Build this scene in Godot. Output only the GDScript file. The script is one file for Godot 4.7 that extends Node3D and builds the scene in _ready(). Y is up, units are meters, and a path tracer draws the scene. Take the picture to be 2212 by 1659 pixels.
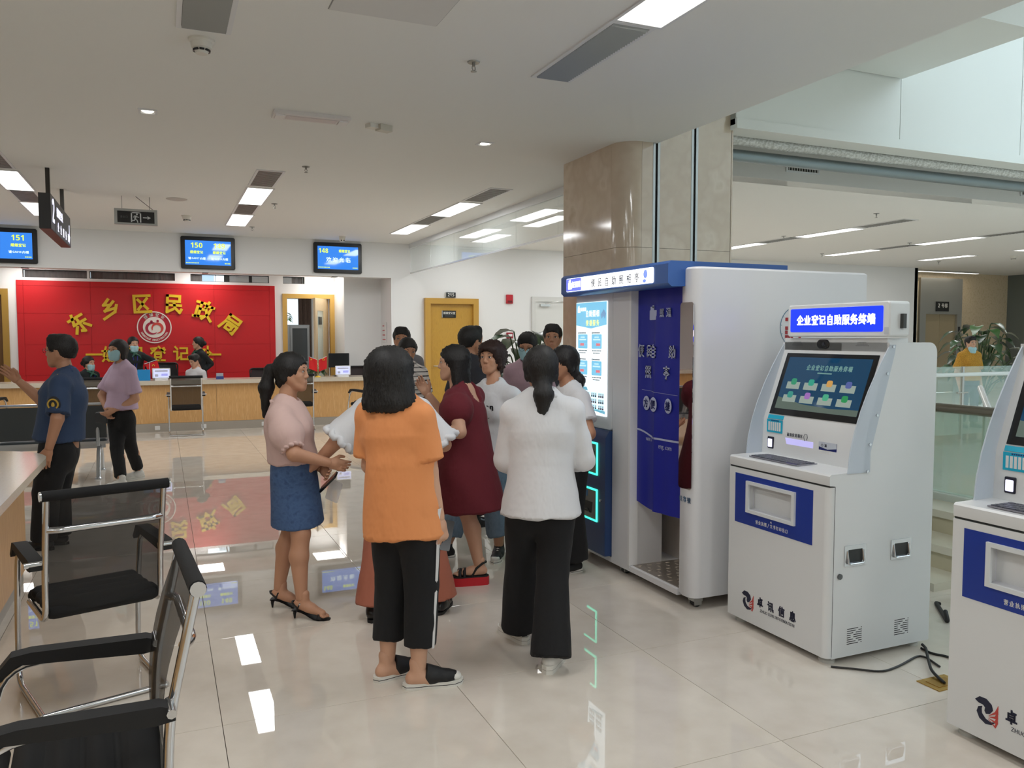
extends Node3D
# A government service hall: queue counters at the back, a group of people, a photo booth and two self-service terminals.

const CH := 1.58      # camera height
const FP := 1743.0    # focal length in pixels of the 2212 x 1659 frame
const YAW := -23.43
const PIT := -3.37
const HC := 3.36      # ceiling height
const GLOW := 0.5

var names := {}
var mats := {}
var cb: Basis
var font: SystemFont
var fontb: SystemFont
var rng := RandomNumberGenerator.new()

# ------------------------------------------------------------------ mesh collector
class MB:
	var v := PackedVector3Array()
	var n := PackedVector3Array()
	var f := PackedInt32Array()
	var x := Transform3D()
	func at(px: float, py: float, pz: float, yaw := 0.0) -> MB:
		x = Transform3D(Basis(Vector3.UP, yaw), Vector3(px, py, pz))
		return self
	func vert(p: Vector3, m: Vector3) -> int:
		v.append(x * p)
		n.append((x.basis * m).normalized())
		return v.size() - 1
	func quad(a: Vector3, b: Vector3, c: Vector3, d: Vector3) -> void:   # counter-clockwise seen from its front
		var m := (b - a).cross(c - a)
		if m.length_squared() < 1e-16:
			m = (c - a).cross(d - a)
		var i := vert(a, m)
		vert(b, m)
		vert(c, m)
		vert(d, m)
		f.append_array([i, i + 2, i + 1, i, i + 3, i + 2])
	func box(c: Vector3, s: Vector3) -> MB:
		var h := s / 2
		var p := []
		for k in 8:
			p.append(c + Vector3(h.x if k & 1 else -h.x, h.y if k & 2 else -h.y, h.z if k & 4 else -h.z))
		for q in [[4, 5, 7, 6], [1, 0, 2, 3], [5, 1, 3, 7], [0, 4, 6, 2], [6, 7, 3, 2], [0, 1, 5, 4]]:
			quad(p[q[0]], p[q[1]], p[q[2]], p[q[3]])
		return self
	func bx(x0: float, y0: float, z0: float, x1: float, y1: float, z1: float) -> MB:
		return box(Vector3(x0 + x1, y0 + y1, z0 + z1) / 2, Vector3(absf(x1 - x0), absf(y1 - y0), absf(z1 - z0)))
	# a plate with a hole, between z0 and z1
	func ring(x0: float, y0: float, x1: float, y1: float, a0: float, b0: float, a1: float, b1: float, z0: float, z1: float) -> MB:
		bx(x0, y0, z0, a0, y1, z1)
		bx(a1, y0, z0, x1, y1, z1)
		bx(a0, y0, z0, a1, b0, z1)
		bx(a0, b1, z0, a1, y1, z1)
		return self
	# polygon in the xy plane pushed from z0 to z1
	func prism(poly: PackedVector2Array, z0: float, z1: float, edge := 0.0) -> MB:
		if Geometry2D.is_polygon_clockwise(poly):
			poly = poly.duplicate()
			poly.reverse()
		var c := poly.size()
		var tri := Geometry2D.triangulate_polygon(poly)
		var inner := poly
		if edge > 0.0:
			var off := Geometry2D.offset_polygon(poly, -edge)
			if off.size() == 1 and off[0].size() == c:
				inner = off[0]
				var best := 0
				for k in c:
					if inner[k].distance_squared_to(poly[0]) < inner[best].distance_squared_to(poly[0]):
						best = k
				var r := PackedVector2Array()
				for k in c:
					r.append(inner[(best + k) % c])
				inner = r
			else:
				edge = 0.0
		for side in 2:
			var i0 := v.size()
			var z := z1 if side == 0 else z0
			for p in (inner if side == 0 else poly):
				vert(Vector3(p.x, p.y, z), Vector3(0, 0, 1 if side == 0 else -1))
			for t in range(0, tri.size(), 3):
				var q := [tri[t], tri[t + 1], tri[t + 2]]
				var cw := (poly[q[1]] - poly[q[0]]).cross(poly[q[2]] - poly[q[0]]) < 0
				if cw == (side == 0):
					f.append_array([i0 + q[0], i0 + q[1], i0 + q[2]])
				else:
					f.append_array([i0 + q[0], i0 + q[2], i0 + q[1]])
		var nm := []
		for k in c:
			var e := poly[(k + 1) % c] - poly[k]
			nm.append(Vector2(e.y, -e.x).normalized())
		for k in c:
			var k2 := (k + 1) % c
			var na: Vector2 = nm[k]
			var nb: Vector2 = nm[k]
			if nm[(k + c - 1) % c].dot(nm[k]) > 0.75:
				na = (nm[(k + c - 1) % c] + nm[k]).normalized()
			if nm[k2].dot(nm[k]) > 0.75:
				nb = (nm[k2] + nm[k]).normalized()
			var a := poly[k]
			var b := poly[k2]
			var i := vert(Vector3(a.x, a.y, z0), Vector3(na.x, na.y, 0))
			vert(Vector3(b.x, b.y, z0), Vector3(nb.x, nb.y, 0))
			vert(Vector3(b.x, b.y, z1 - edge), Vector3(nb.x, nb.y, 0))
			vert(Vector3(a.x, a.y, z1 - edge), Vector3(na.x, na.y, 0))
			f.append_array([i, i + 2, i + 1, i, i + 3, i + 2])
			if edge > 0.0:
				var ia := inner[k]
				var ib := inner[k2]
				i = vert(Vector3(a.x, a.y, z1 - edge), Vector3(na.x, na.y, 1))
				vert(Vector3(b.x, b.y, z1 - edge), Vector3(nb.x, nb.y, 1))
				vert(Vector3(ib.x, ib.y, z1), Vector3(nb.x, nb.y, 1))
				vert(Vector3(ia.x, ia.y, z1), Vector3(na.x, na.y, 1))
				f.append_array([i, i + 2, i + 1, i, i + 3, i + 2])
		return self
	# rounded rectangle plate
	func rr(x0: float, y0: float, x1: float, y1: float, r: float, z0: float, z1: float, edge := 0.0) -> MB:
		return prism(MB.rpoly(x0, y0, x1, y1, r), z0, z1, edge)
	static func rpoly(x0: float, y0: float, x1: float, y1: float, r: float, seg := 5) -> PackedVector2Array:
		var o := PackedVector2Array()
		for q in [[x1 - r, y1 - r, 0.0], [x0 + r, y1 - r, 90.0], [x0 + r, y0 + r, 180.0], [x1 - r, y0 + r, 270.0]]:
			for k in seg + 1:
				var a := deg_to_rad(q[2] + 90.0 * k / seg)
				o.append(Vector2(q[0] + r * cos(a), q[1] + r * sin(a)))
		return o
	func tube(path: Array, r: float, seg := 8, r2 := -1.0, closed := false) -> MB:
		if r2 < 0:
			r2 = r
		var c := path.size()
		var up := Vector3.UP
		var first: Vector3 = path[1] - path[0]
		if absf(first.normalized().dot(up)) > 0.9:
			up = Vector3.RIGHT
		var i0 := v.size()
		for k in c:
			var d: Vector3
			if closed:
				d = path[(k + 1) % c] - path[(k + c - 1) % c]
			elif k == 0:
				d = path[1] - path[0]
			elif k == c - 1:
				d = path[k] - path[k - 1]
			else:
				d = (path[k] - path[k - 1]).normalized() + (path[k + 1] - path[k]).normalized()
			d = d.normalized()
			var s := up.cross(d).normalized()
			if s.length_squared() < 0.1:
				s = Vector3.FORWARD.cross(d).normalized()
			up = d.cross(s)
			var rad := lerpf(r, r2, float(k) / (c - 1))
			for j in seg:
				var a := TAU * j / seg
				var m := s * cos(a) + up * sin(a)
				vert(path[k] + m * rad, m)
		for k in (c if closed else c - 1):
			for j in seg:
				var a := i0 + k * seg + j
				var b := i0 + k * seg + (j + 1) % seg
				var a2 := i0 + ((k + 1) % c) * seg + j
				var b2 := i0 + ((k + 1) % c) * seg + (j + 1) % seg
				f.append_array([a, b2, b, a, a2, b2])
		if not closed:
			for e in 2:
				var k0 := 0 if e == 0 else c - 1
				var d2: Vector3 = (path[0] - path[1]) if e == 0 else (path[c - 1] - path[c - 2])
				var ci := vert(path[k0], d2)
				for j in seg:
					vert(x.affine_inverse() * v[i0 + k0 * seg + j], d2)
				for j in seg:
					if e == 0:
						f.append_array([ci, ci + 1 + j, ci + 1 + (j + 1) % seg])
					else:
						f.append_array([ci, ci + 1 + (j + 1) % seg, ci + 1 + j])
		return self
	# profile of (radius, y) turned about the y axis
	func lathe(prof: Array, seg := 16, cx := 0.0, cz := 0.0) -> MB:
		for k in prof.size() - 1:
			var p: Vector2 = prof[k]
			var q: Vector2 = prof[k + 1]
			var d := q - p
			var m2 := Vector2(d.y, -d.x)
			for j in seg:
				var a := TAU * j / seg
				var b := TAU * (j + 1) / seg
				var i := vert(Vector3(cx + p.x * cos(a), p.y, cz + p.x * sin(a)), Vector3(m2.x * cos(a), m2.y, m2.x * sin(a)))
				vert(Vector3(cx + p.x * cos(b), p.y, cz + p.x * sin(b)), Vector3(m2.x * cos(b), m2.y, m2.x * sin(b)))
				vert(Vector3(cx + q.x * cos(b), q.y, cz + q.x * sin(b)), Vector3(m2.x * cos(b), m2.y, m2.x * sin(b)))
				vert(Vector3(cx + q.x * cos(a), q.y, cz + q.x * sin(a)), Vector3(m2.x * cos(a), m2.y, m2.x * sin(a)))
				f.append_array([i, i + 1, i + 2, i, i + 2, i + 3])
		return self
	func ell(c: Vector3, r: Vector3, seg := 12) -> MB:
		var i0 := v.size()
		var rows := seg / 2
		for k in rows + 1:
			var t := PI * k / rows
			for j in seg:
				var a := TAU * j / seg
				var u := Vector3(sin(t) * cos(a), cos(t), sin(t) * sin(a))
				vert(c + u * r, u / r)
		for k in rows:
			for j in seg:
				var a := i0 + k * seg + j
				var b := i0 + k * seg + (j + 1) % seg
				f.append_array([a, b + seg, b, a, a + seg, b + seg])
		return self
	# sheet from a grid of points, rows x cols; both sides show
	func grid(rows: Array) -> MB:
		var i0 := v.size()
		var c: int = rows[0].size()
		for r in rows.size():
			for k in c:
				var du: Vector3 = rows[r][mini(k + 1, c - 1)] - rows[r][maxi(k - 1, 0)]
				var dv: Vector3 = rows[mini(r + 1, rows.size() - 1)][k] - rows[maxi(r - 1, 0)][k]
				vert(rows[r][k], du.cross(dv))
		for r in rows.size() - 1:
			for k in c - 1:
				var a := i0 + r * c + k
				f.append_array([a, a + c + 1, a + 1, a, a + c, a + c + 1])
		return self
	func add(o: MB, t: Transform3D) -> MB:
		var i0 := v.size()
		for k in o.v.size():
			v.append(t * o.v[k])
			n.append((t.basis * o.n[k]).normalized())
		var flip := t.basis.determinant() < 0
		for k in range(0, o.f.size(), 3):
			f.append_array([i0 + o.f[k], i0 + o.f[k + (2 if flip else 1)], i0 + o.f[k + (1 if flip else 2)]])
		return self
	func mesh() -> ArrayMesh:
		var a := []
		a.resize(Mesh.ARRAY_MAX)
		a[Mesh.ARRAY_VERTEX] = v
		a[Mesh.ARRAY_NORMAL] = n
		a[Mesh.ARRAY_INDEX] = f
		var m := ArrayMesh.new()
		m.add_surface_from_arrays(Mesh.PRIMITIVE_TRIANGLES, a)
		return m

# ------------------------------------------------------------------ distance field, meshed with surface nets
class Fld:
	var o: Vector3
	var c: float
	var nx: int
	var ny: int
	var nz: int
	var d := PackedFloat32Array()
	func _init(lo: Vector3, hi: Vector3, cell: float) -> void:
		o = lo
		c = cell
		nx = int((hi.x - lo.x) / c) + 2
		ny = int((hi.y - lo.y) / c) + 2
		nz = int((hi.z - lo.z) / c) + 2
		d.resize(nx * ny * nz)
		d.fill(1.0)
	# tapered capsule a-b; s squeezes space about a; mode 0 joins, 1 joins with a flat end at b, 2 cuts away
	func cap(a: Vector3, b: Vector3, ra: float, rb: float, k := 0.02, s := Vector3.ONE, mode := 0) -> Fld:
		var rm := maxf(ra, rb) + k + c * 2.5
		var lo := a.min(b) - Vector3(rm, rm, rm) / s - o
		var hi := a.max(b) + Vector3(rm, rm, rm) / s - o
		var x0 := maxi(int(lo.x / c), 0)
		var y0 := maxi(int(lo.y / c), 0)
		var z0 := maxi(int(lo.z / c), 0)
		var x1 := mini(int(hi.x / c) + 1, nx - 1)
		var y1 := mini(int(hi.y / c) + 1, ny - 1)
		var z1 := mini(int(hi.z / c) + 1, nz - 1)
		var bx := (b.x - a.x) * s.x
		var by := (b.y - a.y) * s.y
		var bz := (b.z - a.z) * s.z
		var l2 := bx * bx + by * by + bz * bz
		var inv := 1.0 / l2 if l2 > 1e-9 else 0.0
		var ln := sqrt(l2)
		var dr := rb - ra
		var kk := 0.25 / k
		for iz in range(z0, z1 + 1):
			var pz := (o.z + iz * c - a.z) * s.z
			var zz := pz * bz
			for iy in range(y0, y1 + 1):
				var py := (o.y + iy * c - a.y) * s.y
				var yy := zz + py * by
				var i := (iz * ny + iy) * nx + x0
				for ix in range(x0, x1 + 1):
					var px := (o.x + ix * c - a.x) * s.x
					var u := (yy + px * bx) * inv
					var t := clampf(u, 0.0, 1.0)
					var qx := px - bx * t
					var qy := py - by * t
					var qz := pz - bz * t
					var e := sqrt(qx * qx + qy * qy + qz * qz) - ra - dr * t
					var old := d[i]
					if mode == 2:
						e = -e
						var h2 := k - absf(old - e)
						d[i] = maxf(old, e) + (h2 * h2 * kk if h2 > 0.0 else 0.0)
					else:
						if mode == 1 and u > 1.0:
							e = maxf(e, (u - 1.0) * ln)
						var h := k - absf(old - e)
						d[i] = minf(old, e) - (h * h * kk if h > 0.0 else 0.0)
					i += 1
		return self
	# keep only where (p - q).m <= 0
	func cut(q: Vector3, m: Vector3) -> Fld:
		var i := 0
		for iz in nz:
			for iy in ny:
				var e0 := (o.z + iz * c - q.z) * m.z + (o.y + iy * c - q.y) * m.y + (o.x - q.x) * m.x
				for ix in nx:
					var e := e0 + ix * c * m.x
					if e > d[i]:
						d[i] = e
					i += 1
		return self
	func mesh_into(mb: MB, t := Transform3D(), noise: FastNoiseLite = null, amp := 0.0, stretch := Vector3.ONE) -> void:
		var index := PackedInt32Array()
		index.resize(nx * ny * nz)
		index.fill(-1)
		var sx := 1
		var sy := nx
		var sz := nx * ny
		var near := c * 3.5
		var offs := [0, sx, sy, sx + sy, sz, sx + sz, sy + sz, sx + sy + sz]
		var used := PackedInt32Array()
		for iz in nz - 1:
			for iy in ny - 1:
				var i := (iz * ny + iy) * nx
				for ix in nx - 1:
					var d0 := d[i]
					if d0 < near and d0 > -near:
						var d1 := d[i + 1]
						var d2 := d[i + sy]
						var d3 := d[i + sy + 1]
						var d4 := d[i + sz]
						var d5 := d[i + sz + 1]
						var d6 := d[i + sz + sy]
						var d7 := d[i + sz + sy + 1]
						var m := int(d0 < 0) + int(d1 < 0) + int(d2 < 0) + int(d3 < 0) + int(d4 < 0) + int(d5 < 0) + int(d6 < 0) + int(d7 < 0)
						if m > 0 and m < 8:
							var q := Vector3.ZERO
							var cnt := 0
							if (d0 < 0) != (d1 < 0):
								q += Vector3(d0 / (d0 - d1), 0, 0)
								cnt += 1
							if (d2 < 0) != (d3 < 0):
								q += Vector3(d2 / (d2 - d3), 1, 0)
								cnt += 1
							if (d4 < 0) != (d5 < 0):
								q += Vector3(d4 / (d4 - d5), 0, 1)
								cnt += 1
							if (d6 < 0) != (d7 < 0):
								q += Vector3(d6 / (d6 - d7), 1, 1)
								cnt += 1
							if (d0 < 0) != (d2 < 0):
								q += Vector3(0, d0 / (d0 - d2), 0)
								cnt += 1
							if (d1 < 0) != (d3 < 0):
								q += Vector3(1, d1 / (d1 - d3), 0)
								cnt += 1
							if (d4 < 0) != (d6 < 0):
								q += Vector3(0, d4 / (d4 - d6), 1)
								cnt += 1
							if (d5 < 0) != (d7 < 0):
								q += Vector3(1, d5 / (d5 - d7), 1)
								cnt += 1
							if (d0 < 0) != (d4 < 0):
								q += Vector3(0, 0, d0 / (d0 - d4))
								cnt += 1
							if (d1 < 0) != (d5 < 0):
								q += Vector3(1, 0, d1 / (d1 - d5))
								cnt += 1
							if (d2 < 0) != (d6 < 0):
								q += Vector3(0, 1, d2 / (d2 - d6))
								cnt += 1
							if (d3 < 0) != (d7 < 0):
								q += Vector3(1, 1, d3 / (d3 - d7))
								cnt += 1
							var p := o + (Vector3(ix, iy, iz) + q / cnt) * c
							var g := Vector3(d1 + d3 + d5 + d7 - d0 - d2 - d4 - d6, d2 + d3 + d6 + d7 - d0 - d1 - d4 - d5, d4 + d5 + d6 + d7 - d0 - d1 - d2 - d3)
							g = g.normalized()
							if noise:
								p += g * amp * (noise.get_noise_3dv(p * stretch) + .35)
							index[i] = mb.v.size()
							mb.v.append(t * p)
							mb.n.append((t.basis * g).normalized())
							used.append(i)
					i += 1
		for i in used:
			var in0 := d[i] < 0
			var a := index[i]
			for ax in 3:
				var st: int = [sx, sy, sz][ax]
				var in1 := d[i + st] < 0
				if in0 == in1:
					continue
				var u: int = [sy, sz, sx][ax]
				var w: int = [sz, sx, sy][ax]
				if i - u - w < 0:
					continue
				var b := index[i - u]
				var e := index[i - u - w]
				var g2 := index[i - w]
				if b < 0 or e < 0 or g2 < 0:
					continue
				if in0:
					mb.f.append_array([a, e, b, a, g2, e])
				else:
					mb.f.append_array([a, b, e, a, e, g2])

# ------------------------------------------------------------------ places
func ray(u: float, w: float) -> Vector3:
	return cb * Vector3((u - 1106.0) / FP, -(w - 829.5) / FP, -1.0)
func fl(u: float, w: float, y := 0.0) -> Vector3:
	var d := ray(u, w)
	return Vector3(0, CH, 0) + d * (y - CH) / d.y
func pd(u: float, w: float, depth: float) -> Vector3:
	return Vector3(0, CH, 0) + ray(u, w) * depth
func pz(u: float, w: float, z: float) -> Vector3:
	var d := ray(u, w)
	return Vector3(0, CH, 0) + d * z / d.z

# ------------------------------------------------------------------ things
func numbered(nm: String) -> String:
	names[nm] = names.get(nm, -1) + 1
	return nm if names[nm] == 0 else "%s_%03d" % [nm, names[nm]]
func tag(o: Node3D, label: String, cat: String, group := "") -> Node3D:
	o.set_meta("label", label)
	o.set_meta("category", cat)
	if group:
		o.set_meta("group", group)
	return o
func thing(nm: String, label: String, cat: String, at := Vector3.ZERO, yaw := 0.0, group := "") -> Node3D:
	var o := Node3D.new()
	o.name = numbered(nm)
	add_child(o)
	o.position = at
	o.rotation.y = yaw
	return tag(o, label, cat, group)
func part(mb: MB, nm: String, m: Material, parent: Node) -> MeshInstance3D:
	return inst(mb.mesh(), nm, m, parent)
func inst(me: Mesh, nm: String, m: Material, parent: Node) -> MeshInstance3D:
	var o := MeshInstance3D.new()
	o.mesh = me
	o.material_override = m
	o.name = nm
	parent.add_child(o, true)
	return o
func one(mb: MB, nm: String, m: Material, label: String, cat: String, group := "") -> MeshInstance3D:
	return tag(part(mb, numbered(nm), m, self), label, cat, group) as MeshInstance3D
func stru(mb: MB, nm: String, m: Material, parent: Node = null) -> MeshInstance3D:
	var o := part(mb, numbered(nm) if parent == null else nm, m, parent if parent else self)
	if parent == null:
		o.set_meta("kind", "structure")
	return o
func copy(o: Node3D, at: Vector3, yaw: float, label: String, group := "") -> Node3D:
	var c: Node3D = o.duplicate()
	c.name = numbered(str(o.name).rstrip("0123456789").trim_suffix("_"))
	add_child(c)
	c.position = at
	c.rotation.y = yaw
	c.set_meta("label", label)
	if group:
		c.set_meta("group", group)
	return c

# ------------------------------------------------------------------ materials
func mt(nm: String, col: Color, rough := 0.6, metal := 0.0, spec := 0.5) -> StandardMaterial3D:
	if mats.has(nm):
		return mats[nm]
	var m := StandardMaterial3D.new()
	m.resource_name = nm
	m.albedo_color = col
	m.roughness = rough
	m.metallic = metal
	m.metallic_specular = spec
	mats[nm] = m
	return m
func rgb8(r: int, g: int, b: int) -> Color:
	return Color8(r, g, b)
func noise_tex(seed_: int, freq: float, ramp: Array, size := 512, octaves := 4, normal := false) -> NoiseTexture2D:
	var fn := FastNoiseLite.new()
	fn.seed = seed_
	fn.frequency = freq
	fn.fractal_octaves = octaves
	var t := NoiseTexture2D.new()
	t.width = size
	t.height = size
	t.seamless = true
	t.noise = fn
	if normal:
		t.as_normal_map = true
		t.bump_strength = 4.0
	elif ramp.size():
		var g := Gradient.new()
		var off := PackedFloat32Array()
		var cs := PackedColorArray()
		for k in ramp.size():
			off.append(float(k) / (ramp.size() - 1))
			cs.append(ramp[k])
		g.offsets = off
		g.colors = cs
		t.color_ramp = g
	return t
# a colour with mottling that runs through the material; scale in repeats per metre along x, y, z
func mtex(nm: String, ramp: Array, scale: Vector3, rough := 0.6, freq := 0.02, seed_ := 1, world := true, bump := 0.0) -> StandardMaterial3D:
	if mats.has(nm):
		return mats[nm]
	var m := mt(nm, Color.WHITE, rough)
	m.albedo_texture = noise_tex(seed_, freq, ramp)
	m.uv1_triplanar = true
	m.uv1_world_triplanar = world
	m.uv1_scale = scale
	if bump > 0.0:
		m.heightmap_enabled = true
		m.heightmap_texture = noise_tex(seed_ + 7, freq, [])
		m.heightmap_scale = bump
	return m
func glow(nm: String, col: Color, power: float, alb := Color(0.8, 0.8, 0.8)) -> StandardMaterial3D:
	if mats.has(nm):
		return mats[nm]
	var m := mt(nm, alb, 0.35)
	m.emission_enabled = true
	m.emission = col
	m.emission_energy_multiplier = power * GLOW
	return m
func glass(nm: String, col: Color, alpha: float, rough := 0.02) -> StandardMaterial3D:
	if mats.has(nm):
		return mats[nm]
	var m := mt(nm, Color(col, alpha), rough)
	m.transparency = BaseMaterial3D.TRANSPARENCY_ALPHA
	return m

# ------------------------------------------------------------------ writing: strokes on a 10 x 10 square, x to the right, y down
const NV := [[2.2, .5, 1, 6.2, 3.9, 9.3], [3.8, 2.6, 2.8, 6.5, .4, 9.4], [.2, 3, 4.4, 3]]
const SAY := [[1.2, .6, 2.4, 2], [.4, 3.6, 2.4, 3.6, 2.2, 8.8, 3.8, 7.4]]
const HAND := [[.4, 2.6, 4.2, 2.6], [2.4, .4, 2.4, 9.2, 1.2, 8.8], [.4, 6.4, 4.2, 5.2]]
const MAN := [[2.8, .4, .6, 4.6], [1.9, 2.8, 1.9, 9.6]]
const WALK := [[1, .8, 2.2, 2], [.4, 3.8, 2.2, 3.8, 2.2, 7.6], [.4, 9, 2.2, 7.6, 5, 9.2, 9.6, 9.2]]
const WOOD := [[.4, 2.8, 4.4, 2.8], [2.4, .4, 2.4, 9.6], [2.4, 3.2, .4, 6.6], [2.4, 3.6, 4.2, 5.6]]
const LID := [[5, .2, 5, 1.4], [.8, 1.5, 9.2, 1.5]]
const ROOF := [[5, .2, 5, 1], [.8, 3, .8, 1.6, 9.2, 1.6, 9.2, 3]]
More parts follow.
